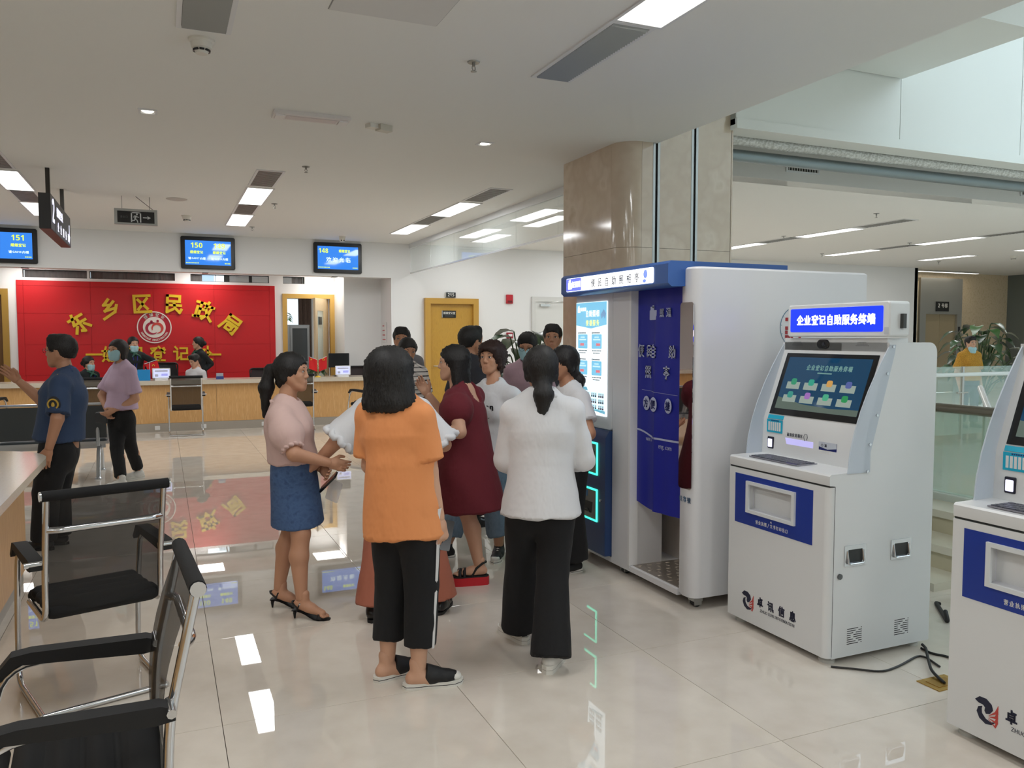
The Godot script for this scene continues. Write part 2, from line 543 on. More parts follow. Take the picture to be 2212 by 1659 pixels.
var GL := {
	"东": [[1.5, 2, 8.5, 2], [4.2, .3, 2.5, 5, 8.6, 5], [5.4, 3.4, 5.4, 9.6, 4.2, 9], [3.2, 6.4, 1.2, 8.8], [7.2, 6.4, 9, 8.8]],
	"乡": [[4.6, .3, 2.2, 2.9, 5.4, 3.1], [6.9, 1.6, 2.4, 5.9, 7.6, 4.9], [8.2, 3.6, 7, 6.8, 1.5, 9.8]],
	"区": [[8.8, 1, 1.2, 1, 1.2, 9.2, 9, 9.2], [7.4, 2.4, 3, 7.8], [3, 3, 7.4, 7.6]],
	"民": [[1.8, 1, 8, 1, 8, 3.8, 1.8, 3.8], [1.8, 1, 1.8, 9.4, 4.6, 8], [1.8, 5.8, 8.6, 5.8], [5, 3.8, 5.8, 7.2, 8.2, 9.5, 9, 8]],
	"政": [[.5, 1.3, 4.8, 1.3], [2.8, 1.3, 2.8, 8.4], [2.8, 4.6, 4.6, 4.6], [1.2, 3.8, 1.2, 8.8], [.3, 9, 4.9, 8.2], [6.4, .3, 5.3, 3.2], [5.8, 2.4, 9.5, 2.4], [8.6, 2.4, 7.6, 6, 4.9, 9.4], [5.8, 4, 7, 7, 9.6, 9.5]],
	"局": [[1.8, .9, 8.6, .9, 8.6, 3.2, 1.9, 3.2], [1.8, .9, 1.8, 5, .5, 9.5], [2, 4.8, 8.8, 4.8, 8.6, 9.2, 7.4, 8.9], [3.4, 6.2, 6.6, 6.2, 6.6, 8.4, 3.4, 8.4, 3.4, 6.2]],
	"婚": NV + [[9, .4, 5, 1.2], [5.2, 1, 5.2, 4.8, 6.8, 4], [5.2, 2.6, 9.4, 2.6], [7.2, .9, 8, 3.8, 9.6, 4.8], [5.4, 5.6, 8.8, 5.6, 8.8, 9.4, 5.4, 9.4, 5.4, 5.6], [5.4, 7.5, 8.8, 7.5]],
	"姻": NV + [[5, 1, 9.4, 1, 9.4, 9.2, 5, 9.2, 5, 1], [5.6, 3.6, 8.8, 3.6], [7.2, 2, 7.2, 4.5, 5.8, 7.6], [7.2, 4.5, 8.8, 7.6]],
	"登": [[1, 1.6, 4.2, 1.2, 1, 4.6], [1.6, 2.4, 2.8, 3.2], [5.6, .4, 9.2, 4.4], [8.8, 1.2, 7.2, 2.2], [9.4, 2.4, 7.8, 3.2], [3.4, 4.2, 6.8, 4.2], [3.2, 5.2, 6.9, 5.2, 6.9, 7.2, 3.2, 7.2, 3.2, 5.2], [3.6, 7.8, 4, 8.9], [6.6, 7.8, 6.2, 8.9], [1, 9.4, 9.2, 9.4]],
	"记": SAY + [[4.4, 1.4, 8.6, 1.4, 8.6, 4.8, 4.8, 4.8], [4.8, 4.8, 4.8, 8.8, 9.2, 8.8, 9.2, 7.2]],
	"处": [[2.6, .4, .4, 5], [2, 2.4, 4.8, 2.4, 3.4, 6, .4, 9.4], [1.6, 4, 4, 7.6, 9.6, 9.2], [6.8, .4, 6.8, 7.4], [6.8, 3, 9, 5]],
	"请": SAY + [[4.4, 1.4, 9.4, 1.4], [6.9, .3, 6.9, 4.2], [4.8, 2.8, 9, 2.8], [4, 4.3, 9.8, 4.3], [5, 5.6, 5, 9.4], [5, 5.6, 8.8, 5.6, 8.8, 9.4, 7.8, 9], [5, 6.8, 8.8, 6.8], [5, 8, 8.8, 8]],
	"办": [[1.2, 3, 7.8, 3, 7.4, 9, 5.8, 8.4], [4.4, .6, 4.2, 5, .8, 9.4], [1.8, 4.8, .6, 7.4], [8.6, 4.8, 9.6, 7]],
	"理": [[.4, 1.4, 3.6, 1.4], [.4, 4.6, 3.6, 4.6], [2, 1.4, 2, 8], [.2, 8.6, 3.8, 7.6], [4.6, 1, 9, 1, 9, 5.2, 4.6, 5.2, 4.6, 1], [4.6, 3, 9, 3], [6.8, 1, 6.8, 9], [4.8, 7, 9, 7], [4, 9.2, 9.8, 9.2]],
	"欢": [[.5, 1.6, 4.2, 1.6, 3, 5, .4, 8.8], [.8, 3.2, 4.2, 8], [6.2, .4, 5, 4], [5.8, 2.4, 9.2, 2.4, 8.6, 4], [7.2, 4, 6.6, 7, 4.4, 9.6], [7.1, 5.4, 9.6, 9.5]],
	"迎": WALK + [[5.4, 1, 3.8, 2, 3.8, 7, 5.6, 5.8], [6.4, 1.8, 9, 1.8, 9, 6, 7.8, 5.6], [6.4, 1.8, 6.4, 8]],
	"光": [[5, .4, 5, 4], [2, 1.4, 3.2, 3.2], [8, 1.2, 6.8, 3.2], [.6, 4.4, 9.4, 4.4], [3.6, 4.4, 3.2, 7, .8, 9.4], [6.2, 4.4, 6.2, 8.8, 9.4, 8.8, 9.4, 7.2]],
	"临": [[1, 1.4, 1, 8.2], [2.8, .4, 2.8, 9.6], [5, .4, 3.9, 3.4], [4.8, 2, 9.4, 2], [6.2, 2.8, 7.4, 4], [4.2, 5.2, 9.2, 5.2, 9.2, 9.2, 4.2, 9.2, 4.2, 5.2], [6.7, 5.2, 6.7, 9.2]],
	"企": [[5, .4, .4, 4.6], [5, .4, 9.6, 4.6], [5, 3.4, 5, 9], [5, 5.8, 8, 5.8], [2.6, 5.6, 2.6, 9], [.8, 9.2, 9.2, 9.2]],
	"业": [[3.6, .6, 3.6, 9], [6.4, .6, 6.4, 9], [1, 3, 2.4, 7], [9, 3, 7.6, 7], [.4, 9.2, 9.6, 9.2]],
	"自": [[5, .3, 4, 2], [2, 2, 8, 2, 8, 9.6, 2, 9.6, 2, 2], [2, 4.4, 8, 4.4], [2, 7, 8, 7]],
	"助": [[1, 1, 1, 8.4], [1, 1, 4, 1, 4, 7.8], [1, 3.4, 4, 3.4], [1, 5.6, 4, 5.6], [.2, 9, 4.8, 7.6], [5, 3.2, 9.2, 3.2, 8.8, 9.2, 7.4, 8.8], [7, .6, 7, 4.6, 4.8, 9.4]],
	"服": [[1, 1, 1, 6, .3, 9.6], [1, 1, 3.8, 1, 3.8, 9.2, 2.8, 9], [1, 3.6, 3.8, 3.6], [1, 6, 3.8, 6], [5.2, 1, 9, 1, 9, 3.6, 7.8, 3.4], [5.2, 1, 5.2, 9.6], [5.6, 5, 9, 5, 8, 7.4, 5.8, 9.4], [6.2, 5.6, 9.6, 9.4]],
	"务": [[3.8, .3, 1, 3.4], [3.2, 1.4, 7.6, 1.4, 4.6, 3.8, .8, 5], [3.4, 2.2, 6, 4, 9.6, 5], [1.6, 6, 8.2, 6, 7.8, 9.4, 6, 8.8], [4.6, 4.8, 4.2, 7, 1, 9.6]],
	"终": [[2.6, .4, .6, 3.4, 3, 3.4], [3.8, 2.2, .8, 6.2, 4, 5.8], [.4, 9, 4.2, 7.8], [6.2, .4, 4.6, 3.6], [5.8, 1.8, 9, 1.8, 7.4, 4.6, 4.4, 6.8], [5.6, 2.8, 9.6, 6.4], [6.4, 6.4, 7.8, 7.4], [5.4, 8, 7.8, 9.4]],
	"端": [[2, .4, 2.6, 1.8], [.3, 2.4, 4, 2.4], [1, 3.6, 1.6, 6.6], [3.4, 3.6, 2.8, 6.8], [.2, 8, 4.2, 7], [7, .4, 7, 2.8], [4.8, 1, 4.8, 2.8, 9.2, 2.8, 9.2, 1], [4.4, 4.4, 9.8, 4.4], [7, 4.4, 6.4, 5.8], [4.8, 5.8, 4.8, 9.6], [4.8, 5.8, 9.4, 5.8, 9.4, 9.4], [6.4, 5.8, 6.4, 9], [7.9, 5.8, 7.9, 9]],
	"营": [[.6, 1.6, 9.4, 1.6], [3.2, .4, 3.2, 2.8], [6.8, .4, 6.8, 2.8], [1, 4.8, 1, 3.6, 9, 3.6, 9, 4.8], [3, 4.8, 7, 4.8, 7, 6.4, 3, 6.4, 3, 4.8], [2.2, 7.4, 7.8, 7.4, 7.8, 9.6, 2.2, 9.6, 2.2, 7.4]],
	"执": HAND + [[4.6, 2.8, 8, 2.8, 7.9, 8.6, 9.6, 9, 9.6, 7.6], [6.4, .4, 6.2, 5.2, 4.2, 9.4], [4.8, 4.8, 6.8, 6.6]],
	"照": [[1, 1, 1, 6.4, 3.8, 6.4, 3.8, 1, 1, 1], [1, 3.6, 3.8, 3.6], [4.8, 1, 9, 1, 8.6, 3.2, 7.8, 3], [6.6, 1, 6.2, 2.4, 4.8, 3.8], [5.2, 4.4, 8.8, 4.4, 8.8, 6.6, 5.2, 6.6, 5.2, 4.4], [1.6, 8, .8, 9.6], [3.6, 8, 4, 9.4], [6, 8, 6.5, 9.4], [8.4, 8, 9.4, 9.6]],
	"文": [[5, .3, 5.6, 1.8], [.6, 2.4, 9.4, 2.4], [7.2, 2.4, 5.2, 6.4, .8, 9.4], [2.8, 2.4, 5, 6.4, 9.4, 9.4]],
	"书": [[1.4, 1.8, 7.6, 1.8, 7.6, 4.4], [.6, 4.4, 8.8, 4.4, 8.4, 8, 7, 7.6], [4.8, .3, 4.8, 9.8], [7.4, .4, 9, 1.8]],
	"打": HAND + [[4.8, 1.8, 9.6, 1.8], [7.4, 1.8, 7.4, 9.4, 6, 8.8]],
	"印": [[4.2, .8, 1.2, 1.6, 1.2, 8.4, 4.6, 7.8], [1.2, 4.8, 4.2, 4.8], [5.6, 1.4, 9, 1.4, 9, 7.4, 7.8, 7], [5.6, 1.4, 5.6, 9.8]],
	"出": [[5, .4, 5, 9], [1.8, 1.4, 1.8, 4.6, 8.2, 4.6, 8.2, 1.4], [1, 5.8, 1, 9.2, 9, 9.2, 9, 5.8]],
	"口": [[1.6, 1.8, 8.4, 1.8, 8.4, 9, 1.6, 9, 1.6, 1.8]],
	"/": [[7, .6, 3, 9.6]],
	"卓": [[5, .3, 5, 3], [5, 1.6, 8.6, 1.6], [2.2, 3, 7.8, 3, 7.8, 6.6, 2.2, 6.6, 2.2, 3], [2.2, 4.8, 7.8, 4.8], [.6, 8, 9.4, 8], [5, 6.6, 5, 9.8]],
	"讯": SAY + [[4.4, 1.2, 8, 1.2, 8.2, 7.6, 9.6, 9.4, 9.6, 7.6], [4.2, 4.4, 7.4, 4.4], [5.8, 1.2, 5.8, 9.4]],
	"信": MAN + [[6, .3, 6.8, 1.4], [3.6, 2, 9.6, 2], [4.4, 3.6, 8.8, 3.6], [4.4, 5.1, 8.8, 5.1], [4.4, 6.6, 8.8, 6.6, 8.8, 9.4, 4.4, 9.4, 4.4, 6.6]],
	"息": [[5, .2, 4.2, 1.4], [2.2, 1.4, 7.8, 1.4, 7.8, 6, 2.2, 6, 2.2, 1.4], [2.2, 2.9, 7.8, 2.9], [2.2, 4.4, 7.8, 4.4], [1.4, 7, .8, 9], [3, 7, 3.2, 9.4, 7, 9.4, 7, 8.2], [4.8, 6.8, 5.6, 8], [8.4, 6.8, 9.4, 8.6]],
	"高": LID + [[3, 2.6, 7, 2.6, 7, 4.2, 3, 4.2, 3, 2.6], [1.2, 9.8, 1.2, 5.2, 8.8, 5.2, 8.8, 9.4, 7.8, 9.2], [3.4, 6.6, 6.6, 6.6, 6.6, 8.4, 3.4, 8.4, 3.4, 6.6]],
	"拍": HAND + [[6.8, .4, 6, 2], [5.2, 2, 9, 2, 9, 9.4, 5.2, 9.4, 5.2, 2], [5.2, 5.6, 9, 5.6]],
	"仪": MAN + [[6, .4, 7, 2], [4.4, 2.4, 6, 6.4, 9.6, 9.4], [8.6, 2, 7, 6.4, 3.4, 9.4]],
	"摄": HAND + [[4.6, 1, 9.6, 1], [5.4, 1, 5.4, 5], [8.6, 1, 8.6, 5.2], [5.4, 2.3, 8.6, 2.3], [5.4, 3.6, 8.6, 3.6], [4.4, 5, 9.8, 4.8], [4.6, 6, 6.6, 6, 4.6, 9.4], [4.8, 7, 6.8, 9], [7.2, 6, 9.4, 6, 7.2, 9.4], [7.4, 7, 9.6, 9.2]],
	"便": MAN + [[4, 1, 9.6, 1], [4.6, 2.4, 9, 2.4, 9, 5.8, 4.6, 5.8, 4.6, 2.4], [4.6, 4.1, 9, 4.1], [6.8, 1, 6.6, 5.8, 4, 9.4], [4.8, 6.4, 6.8, 8.2, 9.6, 9.4]],
	"相": WOOD + [[5.4, 1.2, 9, 1.2, 9, 9.2, 5.4, 9.2, 5.4, 1.2], [5.4, 3.8, 9, 3.8], [5.4, 6.4, 9, 6.4]],
	"亭": LID + [[3, 2.4, 7, 2.4, 7, 4, 3, 4, 3, 2.4], [1, 6, 1, 5, 9, 5, 9, 6], [2.6, 6.6, 7.4, 6.6], [5, 6.6, 5, 9.6, 3.8, 9.2]],
	"方": [[4.8, .3, 5.6, 1.8], [.6, 2.6, 9.4, 2.6], [4.2, 2.6, 3.6, 6, 1, 9.4], [4, 5, 8, 5, 7.4, 9.2, 6, 8.8]],
	"快": [[2.4, .4, 2.4, 9.6], [1, 2.6, .6, 5], [3.4, 2.4, 4, 4], [4.8, 2.8, 8.8, 2.8, 8.8, 5.4], [4.2, 5.4, 9.8, 5.4], [6.8, .4, 6.6, 5.4, 4, 9.6], [6.8, 5.6, 9.6, 9.4]],
	"捷": HAND + [[4.8, 1.4, 9.6, 1.4], [7.2, .3, 7.2, 8.4], [5, 3, 9, 3, 9, 5.6, 5, 5.6], [4.6, 4.3, 9.8, 4.3], [7.2, 7, 9.2, 7], [5.4, 6.4, 4.4, 9.4], [5, 8, 6.6, 9.2, 9.8, 9.4]],
	"证": SAY + [[4.4, 1.4, 9.4, 1.4], [6.9, 1.4, 6.9, 9], [6.9, 5, 9, 5], [5, 4.4, 5, 9], [4, 9.2, 9.8, 9.2]],
	"通": WALK + [[4.4, .8, 8.6, .8, 6.8, 2], [4.6, 2.4, 4.6, 8.2], [4.6, 2.4, 9, 2.4, 9, 8, 8, 7.8], [4.6, 4.2, 9, 4.2], [4.6, 6, 9, 6], [6.8, 2.4, 6.8, 8]],
	"容": ROOF + [[3.6, 2.6, 2, 4], [6.4, 2.6, 8, 4], [5, 3.6, .6, 7.2], [5, 3.6, 9.4, 7.2], [3, 6.8, 7, 6.8, 7, 9.4, 3, 9.4, 3, 6.8]],
	"镜": [[2, .3, .4, 3], [1.4, 1.8, 3.8, 1.8], [.8, 3.6, 3.6, 3.6], [.4, 5.6, 3.8, 5.6], [2.1, 3.6, 2.1, 9, 4, 7.8], [6.8, .2, 6.8, 1.2], [4.6, 1.3, 9.4, 1.3], [5.6, 1.6, 6, 2.8], [8.2, 1.6, 7.8, 2.8], [4.2, 3.1, 9.8, 3.1], [5, 4, 9, 4, 9, 6.6, 5, 6.6, 5, 4], [5, 5.3, 9, 5.3], [6.2, 6.8, 5.8, 8.4, 4.2, 9.6], [7.8, 6.8, 7.8, 9.2, 9.8, 9.2, 9.8, 8]],
	"室": ROOF + [[2.2, 3.2, 7.8, 3.2], [4.6, 3.2, 2.6, 5.6, 7.4, 5.2], [6.4, 4, 7.8, 6], [2, 7.4, 8, 7.4], [5, 6, 5, 9.4], [.8, 9.5, 9.2, 9.5]],
	"号": [[2.6, .8, 7.4, .8, 7.4, 3.4, 2.6, 3.4, 2.6, .8], [.6, 4.8, 9.4, 4.8], [3.4, 4.8, 3, 6.6, 7.8, 6.6, 7.2, 9.4, 5.4, 9]],
	"梯": WOOD + [[5.6, .4, 6.4, 1.8], [8.8, .4, 8, 1.8], [4.8, 2, 9.2, 2, 9.2, 4, 5, 4, 4.8, 6, 9.4, 6, 9.2, 8, 8.4, 7.8], [7, 2, 7, 9.8], [6.8, 6.2, 4.4, 9.2]],
	"温": [[.8, .8, 2, 2], [.4, 3.4, 1.6, 4.6], [.4, 9.2, 2.4, 6], [4, 1, 8.6, 1, 8.6, 4.6, 4, 4.6, 4, 1], [4, 2.8, 8.6, 2.8], [3.6, 5.8, 9, 5.8, 9, 9], [3.6, 5.8, 3.6, 9], [5.4, 5.8, 5.4, 9], [7.2, 5.8, 7.2, 9], [2.6, 9.3, 9.8, 9.3]],
}
# one character, centred at (cx, cy), size s, stroke width w (of s), between z0 and z1
func glyph(mb: MB, ch: String, cx: float, cy: float, s: float, w: float, z0: float, z1: float, turn := 0.0, sx := 1.0, lit := 0.0) -> void:
	var hw := w * s / 2
	for st in GL.get(ch, []):
		for k in range(0, st.size() - 3, 2):
			var a := Vector2((st[k] / 10.0 - .5) * s * sx, (.5 - st[k + 1] / 10.0) * s).rotated(turn)
			var b := Vector2((st[k + 2] / 10.0 - .5) * s * sx, (.5 - st[k + 3] / 10.0) * s).rotated(turn)
			var d := (b - a).normalized() * hw
			var e := Vector2(-d.y, d.x)
			var o := Vector2(cx, cy)
			var lift := lit * (k % 5)
			mb.prism(PackedVector2Array([o + a - d - e, o + b + d - e, o + b + d + e, o + a - d + e]), z0, z1 + lift)
func words(mb: MB, t: String, cx: float, cy: float, s: float, step: float, w := 0.11, z0 := 0.0, z1 := 0.001, sx := 0.92) -> void:
	for k in t.length():
		glyph(mb, t[k], cx + (k - (t.length() - 1) / 2.0) * step, cy, s, w, z0, z1, 0.0, sx)
func wparts(p: Node, nm: String, m: Material, t: String, cx: float, cy: float, s: float, step: float, w := 0.11, z0 := 0.0, z1 := 0.001, sx := 0.92) -> void:
	for k in t.length():
		var mb := MB.new()
		glyph(mb, t[k], cx + (k - (t.length() - 1) / 2.0) * step, cy, s, w, z0, z1, 0.0, sx)
		part(mb, nm, m, p)
func latin(t: String, size: float, depth: float, m: Material, nm: String, parent: Node, at: Vector3, bold := false) -> MeshInstance3D:
	var tm := TextMesh.new()
	tm.text = t
	tm.font = fontb if bold else font
	tm.font_size = 48
	tm.pixel_size = size / 48.0
	tm.depth = depth
	tm.curve_step = 2.0
	var o := inst(tm, nm, m, parent)
	o.position = at
	return o

# ------------------------------------------------------------------ the whole
func _ready() -> void:
	rng.seed = 7
	cb = Basis.from_euler(Vector3(deg_to_rad(PIT), deg_to_rad(YAW), 0))
	var cam := Camera3D.new()
	cam.name = "camera"
	add_child(cam)
	cam.transform = Transform3D(cb, Vector3(0, CH, 0))
	cam.fov = rad_to_deg(2.0 * atan(829.5 / FP))
	cam.near = 0.05
	cam.far = 200.0
	cam.current = true
	var env := Environment.new()
	env.tonemap_mode = Environment.TONE_MAPPER_LINEAR
	env.tonemap_exposure = 2.6
	env.background_mode = Environment.BG_SKY
	var sky := Sky.new()
	var sm := ProceduralSkyMaterial.new()
	sm.sky_top_color = Color(0.80, 0.88, 0.93)
	sm.sky_horizon_color = Color(0.90, 0.94, 0.95)
	sm.ground_bottom_color = Color(0.55, 0.55, 0.52)
	sm.ground_horizon_color = Color(0.75, 0.76, 0.75)
	sm.sky_energy_multiplier = 1.32
	sm.ground_energy_multiplier = 0.9
	sky.sky_material = sm
	env.sky = sky
	env.sdfgi_enabled = true
	env.ssao_enabled = true
	env.ssil_enabled = true
	var we := WorldEnvironment.new()
	we.name = "world"
	we.environment = env
	add_child(we)
	font = SystemFont.new()
	font.font_names = PackedStringArray(["Droid Sans"])
	fontb = SystemFont.new()
	fontb.font_names = PackedStringArray(["Droid Sans"])
	fontb.font_weight = 700
	build_lamps()
	build_shell()
	build_atrium()
	build_back()
	build_ceiling_things()
	build_counters()
	build_chairs()
	build_booth()
	build_kiosks()
	build_far()
	build_people()

const LAMP_E := 0.62
# the ceiling panels; each is a glowing diffuser in a frame with an area light just under it
func build_lamps() -> void:
	var fr := MB.new()
	fr.ring(-.165, -.66, .165, .66, -.145, -.64, .145, .64, 0, .008)
	var df := MB.new()
	df.rr(-.145, -.64, .145, .64, .004, 0, .004)
	var frm := fr.mesh()
	var dfm := df.mesh()
	var spots := []
	for q in [[-4.2, "far beyond the hanging black sign"], [-1.53, "passing the hanging black sign"], [1.13, "leading to the red sign board"], [3.82, "along the glass smoke barrier"]]:
		spots.append([q[0], -10.84, "lit panel between two grilles of the ceiling strip " + q[1], "ceiling panels before the queue counter"])
		spots.append([q[0], -13.12, "lit end panel by the screens of the ceiling strip " + q[1], "ceiling panels before the queue counter"])
	for z in [-3.38, 0.2, 3.8, 7.4]:  # rows past the first are unseen, added to light booth and terminal fronts
		for x in [-2.0, .265, 2.53]:
			spots.append([x, z, "large lit white ceiling panel joined to the long grille above the terminals" if x > 2.0 and z < -3.0 else "unseen lit ceiling panel over the near hall", "ceiling panels over the near hall"])
	for q in [[5.52, "seen through the glass smoke barrier"], [7.95, "behind the marble column"]]:
		spots.append([q[0], -11.35, "lit white ceiling panel %s, farther from the white door" % q[1], "ceiling panels beyond the glass barrier"])
		spots.append([q[0], -13.7, "lit white ceiling panel %s, closer to the white door" % q[1], "ceiling panels beyond the glass barrier"])
	for q in [[10.55, "first"], [13.5, "second"], [16.36, "third"]]:
		spots.append([q[0], -10.68, "thin lit panel of the %s far-hall strip from the column, pipe side" % q[1], "ceiling panels of the far hall"])
		spots.append([q[0], -13.0, "thin lit panel of the %s far-hall strip from the column, wall side" % q[1], "ceiling panels of the far hall"])
	for s in spots:
		var t := thing("ceiling_panel_light", s[2], "light", Vector3(s[0], HC - .001, s[1]), 0.0, s[3])
		inst(frm, "frame", mt("lamp_frame", rgb8(225, 225, 225), .5), t).rotation.x = PI / 2
		var d := inst(dfm, "diffuser", glow("lamp_glow", Color(1, .99, .97), 2.2), t)
		d.rotation.x = PI / 2
		area(t, Vector3(0, -.012, 0), Vector2(.28, 1.26), LAMP_E, Color(.98, .99, 1.0))
	for x in [-2.2, .73, 3.03]:     # square panels of the counter office
		var t := thing("office_panel_light", "square lit ceiling panel in the office behind the counter", "light", Vector3(x, 2.899, -16.42), 0.0, "square panels over the counter office")
		inst(MB.new().ring(-.3, -.3, .3, .3, -.28, -.28, .28, .28, 0, .008).mesh(), "frame", mt("lamp_frame", Color.WHITE), t).rotation.x = PI / 2
		inst(MB.new().rr(-.28, -.28, .28, .28, .004, 0, .004).mesh(), "diffuser", glow("lamp_glow", Color.WHITE, 2.2), t).rotation.x = PI / 2
		area(t, Vector3(0, -.012, 0), Vector2(.55, .55), LAMP_E * .75, Color(1.0, .985, .965))
func area(t: Node3D, at: Vector3, size: Vector2, e: float, col: Color) -> void:
	var l := AreaLight3D.new()
	l.name = "panel_light"
	t.add_child(l, true)
	l.position = at
	l.rotation.x = -PI / 2
	l.area_size = size
	l.light_energy = e
	l.light_color = col
	l.area_range = 30.0
	l.shadow_enabled = true

func build_shell() -> void:
	var white := mt("wall_paint", rgb8(234, 234, 233), .55)
	var ceilm := mt("ceiling_paint", rgb8(234, 233, 228), .75)
	# floor: polished stone tiles of one metre with open joints
	var sub := MB.new()
	sub.bx(-6.3, -.2, -21, 24.3, -.014, 9.3)
	var floor_ := stru(sub, "floor", mt("joint", rgb8(92, 82, 72), .8))
	var tm := []
	var cols := [[220, 211, 198], [223, 214, 201], [218, 209, 197]]
	for k in 3:
		var c: Array = cols[k]
		var m := mtex("tile_%d" % k, [rgb8(c[0] - 6, c[1] - 7, c[2] - 8), rgb8(c[0], c[1], c[2]), rgb8(c[0] + 5, c[1] + 5, c[2] + 5)], Vector3(.7, .7, .7), .012, .012, 21 + k)
		m.metallic_specular = .62
		tm.append(m)
	var one_tile := MB.new().rr(-.4988, -.4988, .4988, .4988, .001, 0, .014, .0008).mesh()
	var list := []
	for i in range(-7, 25):
		for k in range(-12, 19):
			var p := Vector3(.69 + i, 0, -2.9 - k)
			if p.x < -6.2 or p.x > 24.2 or p.z > 9.2 or p.z < -20.4:
				continue
			var q := cb.inverse() * (p - Vector3(0, CH, 0))
			var seen := q.z < -1.2 and absf(q.x / q.z) < .74 and absf(q.y / q.z) < .6
			list.append([p, (1.0 / (q.z * q.z * -q.z)) if seen else 0.0, (i * 7 + k * 3) % 3])
	list.sort_custom(func(a, b): return a[1] > b[1])
	var rest := MB.new()
	for k in list.size():
		var p: Vector3 = list[k][0]
		if k < 290:
			var t := inst(one_tile, "tile", tm[absi(list[k][2])], floor_)
			t.transform = Transform3D(Basis(Vector3.RIGHT, -PI / 2), p + Vector3(0, -.014, 0))
		else:
			rest.bx(p.x - .4988, -.014, p.z - .4988, p.x + .4988, 0, p.z + .4988)
	part(rest, "distant_tiles", tm[0], floor_).set_meta("kind", "stuff")
	# ceiling of the main hall and of the hall to the far side
	var c1 := MB.new()
	c1.bx(-6.3, HC, -15.45, 4.24, HC + .35, 9.3)
	c1.bx(4.24, HC, -15.45, 24.3, HC + .35, -7.34)
	c1.bx(18.0, HC, -17.2, 24.3, HC + .35, -15.45)
	stru(c1, "ceiling", ceilm)
	var w := MB.new()
	w.bx(-6.3, 0, -21, -6.1, 6, 9.3)
	stru(w, "wall_left", white)
	w = MB.new()
	w.bx(-6.3, 0, 9.1, 24.3, 9, 9.3)
	stru(w, "wall_rear", white)
	w = MB.new()
	w.bx(24.1, 0, -21, 24.3, 9, 9.3)
	stru(w, "wall_right", white)
	# wall with the yellow door, flush with the soffit
	w = MB.new()
	w.bx(4.06, 0, -15.45, 18.1, HC + .3, -15.2)
	stru(w, "wall_back", white)
	w = MB.new()
	w.bx(-6.3, 2.7, -15.45, 4.06, HC + .3, -15.2)
	stru(w, "soffit", white)
	w = MB.new()
	w.bx(3.32, 0, -17.2, 4.3, 3.0, -16.0)
	w.bx(4.06, 0, -16.0, 4.3, 3.0, -15.45)
	stru(w, "wall_office_return", white)
	w = MB.new()
	w.bx(-6.3, 2.9, -17.2, 4.3, 3.1, -15.45)
	stru(w, "ceiling_office", ceilm)
	# office back wall with a door opening and a row of high windows
	w = MB.new()
	var open := [[-4.4, -2.66], [-2.29, -1.25], [-1.21, .26], [.54, 2.02], [2.29, 2.72]]
	var x0 := -6.3
	for o in open:
		w.bx(x0, 2.655, -17.2, o[0], 2.80, -17)
		x0 = o[1]
	w.bx(x0, 2.655, -17.2, 3.32, 2.80, -17)
	w.bx(-6.3, 2.80, -17.2, 3.32, 3.1, -17)
	w.bx(-6.3, 2.43, -17.2, 3.32, 2.655, -17)
	w.bx(-6.3, 0, -17.2, 2.29, 2.43, -17)
	w.bx(3.3, 0, -17.2, 3.32, 2.43, -17)
	stru(w, "wall_office_back", white)
	var pane := glass("window_glass", Color(.95, .98, 1), .06)
	for k in open.size():
		var o: Array = open[k]
		var wi := MB.new()
		wi.bx(o[0], 2.655, -17.12, o[1], 2.80, -17.11)
		var n := stru(wi, "window_%d" % (k + 1), pane)
		var fr := MB.new()
		var wd: float = o[1] - o[0]
		fr.ring(o[0], 2.655, o[1], 2.80, o[0] + .012, 2.667, o[1] - .012, 2.788, -17.1, -17.07)
		if k == 3:
			fr.bx(o[0] + wd * .42, 2.66, -17.1, o[0] + wd * .49, 2.8, -17.07)
			fr.bx(o[0] + wd * .74, 2.66, -17.1, o[0] + wd * .78, 2.8, -17.07)
		stru(fr, "window_frame", mt("dark_frame", rgb8(40, 44, 44), .5), n)
		if k < 3 or k == 4:
			drape(o[0] + .01 if k < 3 else o[0] + .2, o[1] - .01, 2.6, 2.9, -17.19, .018, "dark brown curtain drawn across the high window", "curtains behind the high windows")
		else:
			drape(o[0] + .01, o[0] + .22, 2.6, 2.9, -17.19, .018, "short gathered brown curtain at the edge of the daylit high window", "curtains behind the high windows")
	# outside wall of a neighbouring building seen through the daylit window
	var nb := thing("neighbouring_building", "pale building front outside the high window", "building", Vector3(1.2, 0, -26), 0)
	part(MB.new().bx(-3.5, 0, -.3, 5.5, 5, 0), "wall", mt("pale_wall", rgb8(226, 228, 230), .8), nb)
	for k in 6:
		part(MB.new().bx(-2.8 + k * 1.3, 2.9, .01, -2.1 + k * 1.3, 3.5, .03), "window", mt("far_window", rgb8(150, 170, 190), .2), nb)
	# room behind the open office door
	w = MB.new()
	w.bx(1.2, 0, -21, 1.4, 3.1, -17.2)
	w.bx(4.3, 0, -21, 4.5, 3.1, -17.2)
	w.ring(1.2, 0, 4.5, 3.1, 1.9, .9, 3.25, 2.5, -20.6, -20.4)
	w.bx(1.2, 3.0, -20.6, 4.5, 3.2, -17.2)
	stru(w, "wall_inner_room", white)
	stru(MB.new().bx(1.9, .9, -20.52, 3.25, 2.5, -20.51), "window_6", pane)
	var il := thing("added_inner_room_light", "added unseen light panel in the room behind the counter office", "light", Vector3(2.8, 2.995, -18.8))  # unseen panel, added to brighten the inner room
	part(MB.new().bx(-.3, -.012, -.3, .3, 0, .3), "frame", mt("lamp_frame", Color.WHITE), il)
	part(MB.new().bx(-.27, -.016, -.27, .27, -.012, .27), "diffuser", glow("lamp_glow", Color.WHITE, 2.2), il)
